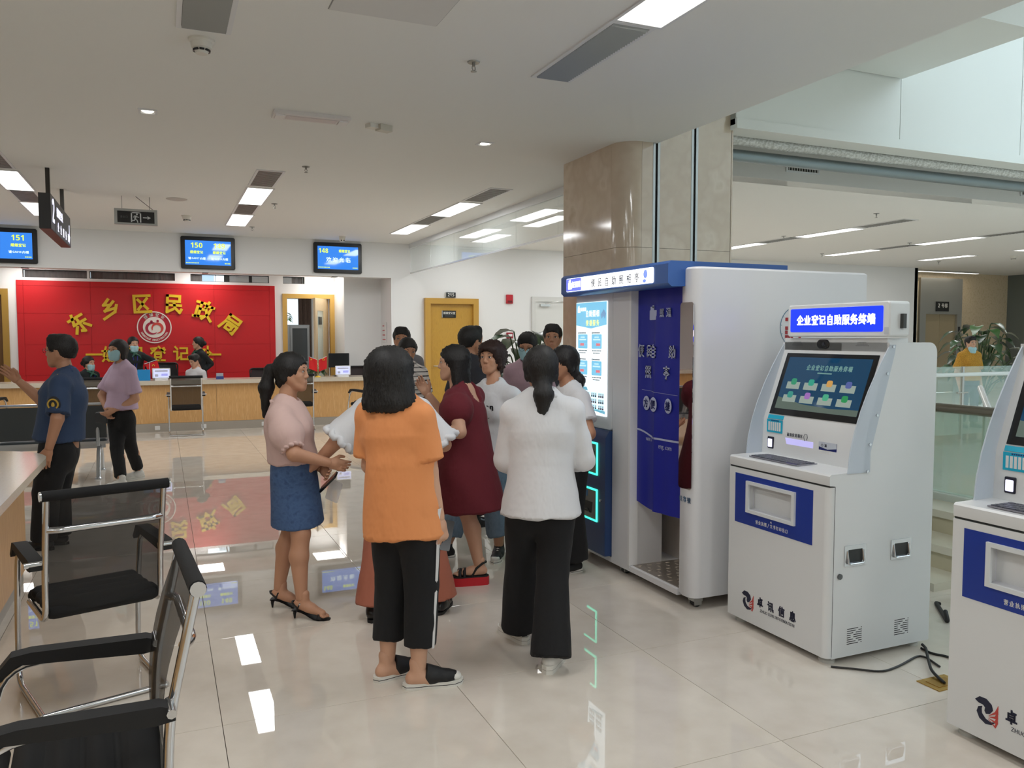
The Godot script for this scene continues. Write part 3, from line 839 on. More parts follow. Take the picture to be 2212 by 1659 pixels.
	area(il, Vector3(0, -.03, 0), Vector2(.5, .5), LAMP_E, Color(1, .99, .97))
	# skirting
	w = MB.new()
	w.bx(5.9, 0, -15.2, 18.1, .1, -15.185)
	stru(w, "baseboard_back", mt("skirting", rgb8(150, 140, 126), .3))

func drape(x0: float, x1: float, y0: float, y1: float, z: float, amp: float, label: String, group := "") -> void:
	var rows := []
	var c := int((x1 - x0) / .014) + 2
	for r in 3:
		var row := []
		for k in c:
			var x := lerpf(x0, x1, float(k) / (c - 1))
			row.append(Vector3(x, lerpf(y0, y1, r / 2.0), z + amp * sin(x * 62.0) + amp * .4 * sin(x * 23.0)))
		rows.append(row)
	one(MB.new().grid(rows), "curtain", mtex("brown_curtain", [rgb8(50, 38, 32), rgb8(84, 66, 56), rgb8(46, 34, 30)], Vector3(6, .4, 6), .85, .03, 5), label, "curtain", group)

func build_atrium() -> void:
	var cool := mt("panel_paint", rgb8(226, 228, 222), .5)
	# high wall over the opening, in wide panels
	var w := MB.new()
	w.bx(5.06, 3.6, -6.55, 24.3, 9, -6.33)
	var wall := stru(w, "wall_atrium", mt("panel_joint", rgb8(150, 150, 140), .7))
	var x := 5.06
	for x1 in [7.2, 9.1, 11.0, 12.9, 14.8, 24.3]:
		stru(MB.new().bx(x + .004, 3.66, -6.33, x1 - .004, 6.2, -6.318), "panel", cool, wall)
		stru(MB.new().bx(x + .004, 6.21, -6.33, x1 - .004, 9, -6.318), "panel", cool, wall)
		x = x1
	stru(MB.new().bx(5.06, 3.56, -6.56, 24.3, 3.655, -6.30), "ledge", cool, wall)
	# soffit box beside the edge of the main ceiling
	w = MB.new()
	w.bx(4.24, 4.28, -6.3, 7.2, 4.7, -4.85)
	stru(w, "soffit_atrium", cool)
	w = MB.new()
	w.bx(4.24, HC + .35, -6.3, 4.3, 9, 9.3)
	stru(w, "wall_above_edge", cool)
	w = MB.new()
	w.bx(4.24, 5.4, -4.85, 8.2, 5.5, 9.3)
	stru(w, "ceiling_upper", mt("upper_ceiling", rgb8(224, 222, 214), .8))
	w = MB.new()
	w.bx(4.24, 8.9, -6.5, 8.4, 9, 9.3)
	w.bx(20, 8.9, -6.5, 24.3, 9, 9.3)
	stru(w, "roof", cool)
	var sl := thing("skylight", "long glazed skylight over the stair hall", "skylight", Vector3(14.2, 8.95, -.5))
	part(MB.new().bx(-5.8, 0, -6, 5.8, .01, 9.8), "pane", glass("window_glass", Color.WHITE, .06), sl)
	for k in 8:
		part(MB.new().bx(-5.8 + k * 1.65, -.06, -6, -5.74 + k * 1.65, .04, 9.8), "bar", mt("white_metal", rgb8(225, 228, 228), .4), sl)
	# bulkhead over the far hall with two grilles, pipes before it
	w = MB.new()
	w.bx(5.09, HC, -7.6, 24.3, 4.2, -7.34)
	w.bx(5.09, 4.1, -7.6, 24.3, 4.2, -6.5)
	stru(w, "bulkhead", mt("ceiling_paint", Color.WHITE))
	for gx in [6.84, 10.85, 14.9]:
		var g := thing("bulkhead_grille", "small square-mesh air grille on the bulkhead behind the pipes", "grille", Vector3(gx, 3.53, -7.335), 0.0, "grilles on the bulkhead")
		part(MB.new().ring(-.25, -.07, .25, .07, -.225, -.05, .225, .05, 0, .012), "frame", mt("white_metal", Color.WHITE), g)
		part(MB.new().bx(-.225, -.05, -.001, .225, .05, .001), "backing", mt("grille_dark", rgb8(40, 40, 38), .9), g)
		var bars := MB.new()
		for k in 12:
			bars.bx(-.21 + k * .038, -.05, .002, -.197 + k * .038, .05, .01)
		bars.bx(-.225, -.006, .002, .225, .006, .009)
		part(bars, "bars", mt("grille_bar", rgb8(190, 190, 184), .5), g)
	var zinc := mtex("zinc_old", [rgb8(205, 205, 200), rgb8(225, 226, 222), rgb8(176, 176, 168), rgb8(214, 214, 208)], Vector3(1.4, 2.4, 1.4), .4, .03, 9)
	var path := []
	for k in 60:
		path.append(Vector3(5.09 + k * .32, 3.555 + .006 * sin(k * 1.7) + .004 * sin(k * .6), -6.66))
	one(MB.new().tube(path, .062, 12), "wrapped_pipe", zinc, "thick pale wrapped pipe along the underside of the high wall", "pipe")
	one(MB.new().tube([Vector3(5.09, 3.42, -6.74), Vector3(24, 3.42, -6.74)], .06, 14), "steel_pipe", mt("steel_grey", rgb8(128, 138, 140), .35, .7), "smooth blue-grey steel pipe under the pale wrapped pipe", "pipe")
	# marble-faced column
	var mar := mtex("beige_marble", [rgb8(200, 182, 160), rgb8(212, 196, 174), rgb8(206, 188, 166), rgb8(218, 203, 183), rgb8(196, 177, 152)], Vector3(.55, .55, .55), .09, .006, 33)
	mar.metallic_specular = .6
	var core := MB.new()
	core.bx(3.885, 0, -7.58, 5.085, 6, -6.6)
	core.bx(4.07, 0, -6.6, 5.085, 6, -6.412)
	var col := stru(core, "column", mt("column_gap", rgb8(24, 20, 16), .6))
	for y in [[0.0, 1.2], [1.2, 2.4], [2.4, 6.0]]:
		var a: float = y[0] + .002
		var b: float = y[1] - .001
		stru(MB.new().bx(3.87, a, -7.58, 3.886, b, -6.602), "marble_panel", mar, col)
		var arc := PackedVector2Array()
		for k in 9:
			var t := PI / 2 * k / 8
			arc.append(Vector2(4.07 - .2 * sin(t) * 1.0, 6.6 - .2 * cos(t)))
		var pl := PackedVector2Array()
		for q in arc:
			pl.append(q)
		pl.append(Vector2(4.068, 6.598))
		var mb := MB.new()
		mb.x = Transform3D(Basis(Vector3(1, 0, 0), Vector3(0, 0, -1), Vector3(0, 1, 0)), Vector3.ZERO)
		mb.prism(pl, a, b)
		stru(mb, "curved_marble_panel", mar, col)
		for s in [[4.072, 4.19], [4.265, 4.615], [4.69, 5.075]]:
			stru(MB.new().bx(s[0], a, -6.414, s[1], b, -6.4), "marble_panel", mar, col)
		stru(MB.new().bx(5.083, a, -7.58, 5.098, b, -6.402), "marble_panel", mar, col)
	for s in [4.19, 4.24, 4.615, 4.665]:
		stru(MB.new().bx(s, 0, -6.414, s + .025, 6, -6.397), "steel_trim", mt("brushed_steel", rgb8(170, 172, 170), .3, .9), col)
	# hanging glass smoke barrier
	var gb := thing("smoke_barrier", "row of clear glass panels hung from the ceiling before the yellow door", "glass barrier", Vector3(4.45, HC, -15.2))
	part(MB.new().bx(-.03, -.09, 0, .03, 0, 7.6), "top_rail", mt("white_metal", Color.WHITE), gb)
	for k in 6:
		part(MB.new().bx(-.005, -.55, .01 + k * 1.27, .005, -.09, 1.26 + k * 1.27), "glass_panel", glass("barrier_glass", Color(.9, .95, .94), .22, .03), gb)
	part(MB.new().bx(-.012, -.57, 0, .012, -.545, 7.6), "bottom_rail", mt("bright_steel", rgb8(215, 216, 214), .25, .6), gb)

func build_back() -> void:
	var gold := mt("gold_paint", rgb8(226, 190, 40), .4)
	var black := mt("black_plastic", rgb8(22, 23, 25), .35)
	var redm := mt("red_panel", rgb8(196, 22, 30), .42)
	# the red sign board of panels
	var b := thing("red_sign_board", "large red panelled sign board with gold characters and round emblem behind the counter", "sign board", Vector3(0, 0, -17))
	part(MB.new().bx(-2.39, .3, .002, 2.12, 2.6, .03), "backing", mt("red_panel", rgb8(196, 22, 30), .42), b)
	var xs := [-2.385, -2.28, -1.2, -.13, .96, 2.01, 2.115]
	var ys := [.305, .87, 1.43, 2.0, 2.5, 2.595]
	for i in 6:
		for k in 5:
			part(MB.new().bx(xs[i] + .002, ys[k] + .002, .03, xs[i + 1] - .002, ys[k + 1] - .002, .044), "panel", redm, b)
	var arch := [["东", 170, 698, 34.0], ["乡", 238, 667, 8.0], ["区", 307, 656, 3.0], ["民", 375, 656, -3.0], ["政", 441, 671, -17.0], ["局", 499, 700, -36.0]]
	for a in arch:
		var p := pz(a[1], a[2], -16.93)
		var mb := MB.new()
		glyph(mb, a[0], p.x, p.y, .37, .135, .044, .075, deg_to_rad(a[3]), .95, .001)
		part(mb, "character", gold, b)
	var row := "婚姻登记处"
	for k in 5:
		var p := pz(239 + k * 51, 765 - k * .4, -16.93)
		var mb := MB.new()
		glyph(mb, row[k], p.x, p.y, .29, .12, .044, .07, 0, .98, .001)
		part(mb, "character", gold, b)
	for q in [[185, 222], [444, 478]]:
		var a := pz(q[0], 766, -16.93)
		var c := pz(q[1], 765, -16.93)
		part(MB.new().bx(a.x, a.y - .018, .044, c.x, a.y + .018, .07), "dash", gold, b)
	var ec := pz(333.5, 707, -16.93)
	var em := Node3D.new()
	em.name = "emblem"
	b.add_child(em)
	em.position = Vector3(ec.x, ec.y, .045)
	var white := mt("emblem_white", rgb8(235, 228, 218), .4)
	part(disc(.305, .285, .02), "outer_ring", white, em)
	part(disc(.285, 0, .012), "red_band", mt("emblem_red", rgb8(176, 22, 44), .4), em)
	part(disc(.2, 0, .018), "white_disc", white, em)
	var wine := mt("emblem_wine", rgb8(165, 30, 60), .4)
	var sw := MB.new()
	swoosh(sw, -.03, -.02, .105, 40, 310, .012, .05, .018, .024)
	part(sw, "swirl", wine, em)
	sw = MB.new()
	swoosh(sw, .05, -.02, .09, 200, -90, .012, .05, .018, .026)
	part(sw, "swirl", mt("emblem_orange", rgb8(205, 70, 60), .4), em)
	part(MB.new().lathe([Vector2(.024, .018), Vector2(.024, .024), Vector2(0, .024)], 12), "head_dot", wine, em).transform = Transform3D(Basis(Vector3.RIGHT, PI / 2), Vector3(-.05, .11, 0))
	part(MB.new().lathe([Vector2(.024, .018), Vector2(.024, .024), Vector2(0, .024)], 12), "head_dot", wine, em).transform = Transform3D(Basis(Vector3.RIGHT, PI / 2), Vector3(.06, .12, 0))
	for k in 4:
		var a := deg_to_rad(128.0 - k * 25.3)
		var mb := MB.new()
		glyph(mb, "婚姻登记"[k], cos(a) * .243, sin(a) * .243, .062, .13, .012, .017, a - PI / 2)
		part(mb, "character", white, em)
	var eng := "MARRIAGE REGISTRATION"
	for k in eng.length():
		if eng[k] != " ":
			var a := deg_to_rad(207.0 + k * 6.3)
			var l := latin(eng[k], .05, .004, white, "letter", em, Vector3(cos(a) * .243, sin(a) * .243, .014), true)
			l.rotation.z = a + PI / 2
	# screens on the soffit
	screen(-2.26, "wall screen showing number 151, beside the hanging black sign", ["", "151"], ["请GA019办理", "请GA018办理"], false)
	screen(.78, "wall screen showing numbers 150 and 149 above the red sign board", ["150", "149"], ["请GA017办理", "请GA016办理"], false)
	screen(3.04, "wall screen showing number 148 and a welcome line over the office door", ["148"], [], true)
	for x in [-2.02, .73, 3.0]:
		one(MB.new().bx(x - .05, 2.69, -15.4, x + .05, 2.703, -15.25), "soffit_camera", black, "small black camera plate under the soffit beneath a number screen", "camera", "camera plates under the soffit")
	# yellow door 215
	var dm := mtex("door_ochre", [rgb8(184, 140, 50), rgb8(192, 148, 56), rgb8(178, 134, 46)], Vector3(3, .5, 3), .38, .02, 41)
	var fm := mt("door_frame_ochre", rgb8(192, 148, 62), .35)
	var d := stru(MB.new().bx(4.82, 0, -15.21, 5.71, 2.22, -15.18), "door_1", dm)
	stru(MB.new().bx(4.71, 0, -15.22, 4.82, 2.33, -15.1).bx(5.71, 0, -15.22, 5.82, 2.33, -15.1).bx(4.82, 2.22, -15.22, 5.71, 2.33, -15.1), "frame", fm, d)
	stru(MB.new().tube([Vector3(4.9, 1.0, -15.18), Vector3(4.9, 1.0, -15.12), Vector3(5.02, 1.0, -15.12)], .011), "handle", mt("bright_steel", Color.WHITE), d)
	plate("room_number_plate", 5.26, 2.40, -15.19, .2, .1, "black plate reading 215 above the yellow door", "", "215")
	plate("room_name_plate", 5.22, 2.02, -15.178, .28, .14, "black name plate on the yellow door", "婚姻登记室", "")
	var al := thing("fire_alarm_sounder", "red fire alarm sounder high on the white wall beside the yellow door", "alarm", Vector3(6.52, 2.34, -15.2))
	part(MB.new().rr(-.07, -.09, .07, .09, .01, 0, .05, .008), "housing", mt("alarm_red", rgb8(190, 24, 40), .35), al)
	part(MB.new().bx(-.05, -.075, .05, .05, -.03, .054), "grille", mt("alarm_dark", rgb8(110, 14, 24), .5), al)
	al = thing("fire_call_point", "small red fire call point with white label on the white wall", "alarm", Vector3(6.53, 1.6, -15.2))
	part(MB.new().rr(-.07, -.06, .07, .06, .006, 0, .03, .005), "housing", mt("alarm_red2", rgb8(150, 20, 40), .4), al)
	part(MB.new().bx(-.035, -.02, .03, .05, .03, .033), "label_card", mt("card_white", rgb8(230, 230, 228), .5), al)
	var wd := stru(MB.new().bx(7.1, 0, -15.21, 8.6, 2.3, -15.18), "door_2", mt("door_white", rgb8(222, 222, 218), .4))
	stru(MB.new().bx(7.02, 0, -15.22, 7.1, 2.4, -15.15).bx(7.1, 2.3, -15.22, 8.7, 2.4, -15.15), "frame", mt("door_white2", rgb8(214, 214, 210), .4), wd)
	stru(MB.new().bx(7.2, 2.2, -15.18, 7.42, 2.25, -15.12).tube([Vector3(7.3, 2.26, -15.14), Vector3(7.62, 2.31, -15.02), Vector3(7.95, 2.27, -15.14)], .009), "door_closer", mt("bright_steel", Color.WHITE), wd)
	stru(MB.new().bx(7.84, 0, -15.18, 7.85, 2.3, -15.178), "meeting_line", mt("line_grey", rgb8(150, 150, 148)), wd)
	var po := thing("evacuation_notice", "narrow notice with red lines on the side wall of the counter office", "notice", Vector3(4.055, 1.66, -15.72), -PI / 2)
	part(MB.new().bx(-.16, -.2, 0, .16, .2, .006), "sheet", mt("card_white", Color.WHITE), po)
	for k in 4:
		part(MB.new().bx(-.12, -.15 + k * .09, .006, .1 - k * .03, -.13 + k * .09, .008), "print", mt("alarm_red", Color.RED), po)
	# office door with its leaf standing open
	var of := stru(MB.new().bx(2.27, 0, -17.1, 2.36, 2.45, -16.97).bx(3.23, 0, -17.1, 3.32, 2.45, -16.97).bx(2.36, 2.36, -17.1, 3.23, 2.45, -16.97), "door_3", mt("door_frame_oak", rgb8(200, 160, 82), .35))
	var leaf := Node3D.new()
	leaf.name = "leaf"
	of.add_child(leaf)
	leaf.position = Vector3(3.22, 0, -17.1)
	leaf.rotation.y = deg_to_rad(62)
	var oak := mtex("pale_oak", [rgb8(198, 176, 142), rgb8(210, 190, 156), rgb8(190, 168, 132)], Vector3(5, .5, 5), .4, .02, 43)
	stru(MB.new().ring(-.86, .01, 0, 2.35, -.72, .5, -.34, 2.1, -.04, 0), "leaf_frame", oak, leaf)
	stru(MB.new().bx(-.72, .5, -.024, -.34, 2.1, -.016), "pane", glass("frosted", Color(.86, .92, .9), .55, .2), leaf)
	stru(MB.new().bx(-.62, 1.82, -.02, -.46, 1.98, .004), "door_sticker", mt("sticker", rgb8(60, 66, 66), .5), leaf)
	stru(MB.new().tube([Vector3(-.8, 1.02, 0), Vector3(-.8, 1.02, .05), Vector3(-.7, 1.02, .05)], .01), "handle", mt("bright_steel", Color.WHITE), leaf)
	drape(3.08, 3.4, 0.2, 2.7, -20.3, .03, "brown striped floor-length curtain in the room behind the counter office")
	var cab := thing("filing_cabinet", "grey steel cabinet with glazed doors in the room behind the counter office", "cabinet", Vector3(2.72, 0, -19.4))
	part(MB.new().bx(-.45, 0, -.2, .45, 1.85, .2), "body", mt("cabinet_grey", rgb8(140, 144, 146), .4), cab)
	for s in [-1, 1]:
		var dr := part(MB.new().ring(.225 * s - .215, .95, .225 * s + .215, 1.82, .225 * s - .17, 1.0, .225 * s + .17, 1.77, .2, .215), "door", mt("cabinet_grey2", rgb8(150, 153, 155), .4), cab)
		part(MB.new().bx(.225 * s - .17, 1.0, .201, .225 * s + .17, 1.77, .206), "pane", mt("cabinet_glass", rgb8(70, 76, 80), .1), dr)
		part(MB.new().bx(.225 * s - .215, .03, .2, .225 * s + .215, .93, .215), "lower_door", mt("cabinet_grey2", Color.GRAY), cab)
	plant("dark_leaf_plant", "small dark leafy plant on top of the grey cabinet", Vector3(2.6, 1.85, -19.4), .28, 14, .1)
	# door at the far end of the red board
	var ld := stru(MB.new().bx(-3.5, 0, -17.02, -2.62, 2.33, -16.985), "door_4", mt("door_dark", rgb8(104, 70, 30), .4))
	stru(MB.new().bx(-2.62, 0, -17.02, -2.52, 2.44, -16.95).bx(-3.6, 2.33, -17.02, -2.62, 2.44, -16.95), "frame", mt("door_frame_ochre2", rgb8(168, 132, 58), .35), ld)
	# signs hung from the ceiling
	var hs := thing("hanging_guide_sign", "thick black guide sign with white characters hung on two rods from the ceiling", "sign", Vector3(-1.07, HC, -10.55))
	part(MB.new().bx(-.055, -.67, -.98, .055, -.31, .98), "box", mt("sign_black", rgb8(52, 52, 54), .4), hs)
	part(MB.new().bx(-.05, -.675, -.97, .05, -.67, .97), "underside", mt("sign_maroon", rgb8(88, 40, 40), .5), hs)
	for z in [-.7, .65]:
		part(MB.new().bx(-.02, -.31, z - .025, .02, 0, z + .025), "hanger", mt("hanger_dark", rgb8(45, 40, 34), .4), hs)
	part(MB.new().bx(.055, -.67, .56, .057, -.31, .6), "divider", mt("black_plastic", Color.BLACK), hs)
	var wm := glow("sign_white", Color(.9, .9, 1), .8)
	var num := latin("2", .34, .004, wm, "numeral", hs, Vector3(.058, -.47, .78), true)
	num.rotation.y = PI / 2
	var tx := MB.new()
	for k in 5:
		tx.x = Transform3D(Basis(Vector3.UP, PI / 2), Vector3(.056, -.43, .42 - k * .12))
		glyph(tx, "婚姻登记处"[k], 0, 0, .1, .1, 0, .003)
	for k in 5:
		tx.x = Transform3D(Basis(Vector3.UP, PI / 2), Vector3(.056, -.585, .36 - k * .26))
		glyph(tx, "企业服务通"[k], 0, 0, .1, .1, 0, .003)
	part(tx, "lettering", wm, hs)
	var ar := MB.new()
	ar.x = Transform3D(Basis(Vector3.UP, PI / 2), Vector3(.056, -.5, -.8))
	ar.bx(-.02, -.08, 0, .02, .08, .003)
	ar.prism(PackedVector2Array([Vector2(-.06, -.05), Vector2(.06, -.05), Vector2(0, -.14)]), 0, .003)
	part(ar, "arrow", wm, hs)
	var ex := thing("exit_sign", "black exit sign with a running figure in a doorway and an arrow", "sign", Vector3(-.265, HC, -11.45))
	part(MB.new().ring(-.25, -.36, .25, -.16, -.215, -.335, .215, -.19, -.03, .012), "frame", mt("brushed_steel", Color.WHITE), ex)
	part(MB.new().bx(-.215, -.335, -.02, .215, -.19, .006), "face", mt("sign_face", rgb8(20, 20, 20), .3), ex)
	var pic := mt("sign_grey", rgb8(200, 202, 200), .5)
	var mb2 := MB.new()
	mb2.bx(-.06, -.325, .006, -.045, -.2, .009).bx(.045, -.325, .006, .06, -.2, .009).bx(-.06, -.212, .006, .06, -.2, .009)
	part(mb2, "doorway_mark", pic, ex)
	mb2 = MB.new()
	mb2.ell(Vector3(.012, -.226, .008), Vector3(.011, .011, .003), 10)
	for s in [[[.0, -.245, -.012, -.285], .02], [[-.012, -.285, .012, -.3, .02, -.328], .012], [[-.012, -.287, -.02, -.305, -.045, -.305], .012], [[.0, -.245, -.02, -.245, -.028, -.268], .009], [[.004, -.245, .02, -.262, .035, -.26], .009]]:
		var st: Array = s[0]
		for k in range(0, st.size() - 3, 2):
			var a := Vector2(st[k], st[k + 1])
			var c := Vector2(st[k + 2], st[k + 3])
			var e: Vector2 = (c - a).normalized().orthogonal() * s[1] / 2
			mb2.prism(PackedVector2Array([a - e, c - e, c + e, a + e]), .006, .009)
	part(mb2, "running_figure", pic, ex)
	mb2 = MB.new()
	mb2.bx(.08, -.27, .006, .15, -.258, .009)
	mb2.prism(PackedVector2Array([Vector2(.13, -.24), Vector2(.172, -.264), Vector2(.13, -.288), Vector2(.143, -.264)]), .006, .009)
	part(mb2, "arrow", pic, ex)
	mb2 = MB.new()
	words(mb2, "请出口", -.14, -.262, .03, .032, .1, .006, .008)
	part(mb2, "lettering", mt("sign_dim", rgb8(84, 84, 84), .5), ex)
	part(MB.new().tube([Vector3(-.16, -.16, 0), Vector3(-.16, 0, 0)], .003, 5), "wire", mt("wire_grey", rgb8(120, 116, 112), .5), ex)
	part(MB.new().tube([Vector3(.16, -.16, 0), Vector3(.16, 0, 0)], .003, 5), "wire", mt("wire_grey", Color.GRAY), ex)
	part(MB.new().tube([Vector3(.2, -.16, 0), Vector3(.1, -.08, 0), Vector3(0, 0, 0)], .004, 5), "cable", mt("wire_grey", Color.GRAY), ex)

func disc(r: float, hole: float, depth: float) -> MB:
	var mb := MB.new()
	mb.x = Transform3D(Basis(Vector3.RIGHT, PI / 2), Vector3.ZERO)
	mb.lathe([Vector2(r, 0), Vector2(r, depth), Vector2(hole, depth), Vector2(hole, 0)] if hole > 0 else [Vector2(r, 0), Vector2(r, depth), Vector2(0, depth)], 40)
	return mb
# a crescent stroke that swells between two angles
func swoosh(mb: MB, cx: float, cy: float, r: float, a0: float, a1: float, w0: float, w1: float, z0: float, z1: float) -> void:
	var inner := PackedVector2Array()
	var outer := PackedVector2Array()
	for k in 25:
		var t := k / 24.0
		var a := deg_to_rad(lerpf(a0, a1, t))
		var w := lerpf(w0, w1, sin(t * PI)) * .5
		outer.append(Vector2(cx + (r + w) * cos(a), cy + (r + w) * sin(a)))
		inner.append(Vector2(cx + (r - w) * cos(a), cy + (r - w) * sin(a)))
	for k in 24:
		mb.prism(PackedVector2Array([inner[k], outer[k], outer[k + 1], inner[k + 1]]), z0, z1)
func plate(nm: String, x: float, y: float, z: float, w: float, h: float, label: String, cn: String, la: String) -> void:
	var t := thing(nm, label, "plate", Vector3(x, y, z))
	part(MB.new().rr(-w / 2, -h / 2, w / 2, h / 2, .004, 0, .02, .002), "board", mt("plate_black", rgb8(16, 17, 16), .35), t)
	part(MB.new().bx(-w / 2 - .012, -h / 2, 0, -w / 2, h / 2, .02), "edge_strip", mt("plate_edge", rgb8(190, 190, 185), .4), t)
	var wm := mt("print_white", rgb8(225, 225, 220), .5)
	if cn:
		var mb := MB.new()
		words(mb, cn, 0, .022, .048, .05, .13, .02, .0215)
		part(mb, "characters", wm, t)
		mb = MB.new()
		for k in 7:
			mb.bx(-.09 + k * .026, -.04, .02, -.07 + k * .026, -.034, .021)
		part(mb, "small_print", mt("print_dim", rgb8(120, 122, 120), .5), t)
	if la:
		latin(la, h * .85, .002, wm, "numerals", t, Vector3(0, 0, .021), true)
func screen(x: float, label: String, nums: Array, lines: Array, welcome: bool) -> void:
	var t := thing("number_screen", label, "screen", Vector3(x, 3.035, -15.2), 0, "number screens on the soffit")
	part(MB.new().rr(-.445, -.28, .445, .28, .03, 0, .06, .008), "casing", mt("tv_black", rgb8(20, 21, 23), .3), t)
	var blue := glow("tv_blue", Color(.2, .5, .88), .95, Color(.02, .03, .05))
	blue.roughness = .05
	var pan := part(MB.new().bx(-.375, -.21, .06, .375, .21, .062), "display", blue, t)
	var yl := glow("tv_yellow", Color(.85, .95, .35), 1.0, Color(.1, .1, .05))
	var wh := glow("tv_white", Color(.85, .95, 1), 1.0, Color(.1, .1, .1))
	for k in nums.size():
		if nums[k] == "":
			continue
		var cx := (-.19 + .37 * k) if not welcome else -.27
		latin(nums[k], .12 if not welcome else .11, .001, yl, "numerals", pan, Vector3(cx, .125, .0635), true)
		var mb := MB.new()
		words(mb, "婚姻登记", cx if not welcome else .12, .01 if not welcome else .13, .05, .054, .15, .062, .0635)
		part(mb, "characters", yl, pan)
		if not welcome:
			mb = MB.new()
			var s: String = lines[k]
			glyph(mb, "请", cx - .115, -.1, .044, .14, .062, .0635)
			glyph(mb, "办", cx + .075, -.1, .044, .14, .062, .0635)
			glyph(mb, "理", cx + .122, -.1, .044, .14, .062, .0635)
			part(mb, "characters", wh, pan)
			latin(s.substr(1, 5), .042, .001, wh, "letters", pan, Vector3(cx - .02, -.1, .0635), true)
	if welcome:
		var mb := MB.new()
		for k in 4:
			glyph(mb, "欢迎光临"[k], -.17 + k * .118, -.035, .09, .12, .062, .0635)
		part(mb, "characters", wh, pan)
	var sm := MB.new()
	for k in 9:
		sm.bx(-.365 + k * .024, -.185, .062, -.348 + k * .024, -.17, .0632)
	for k in 4:
		sm.bx(.27 + k * .024, -.185, .062, .288 + k * .024, -.168, .0632)
	part(sm, "small_print", yl, pan)

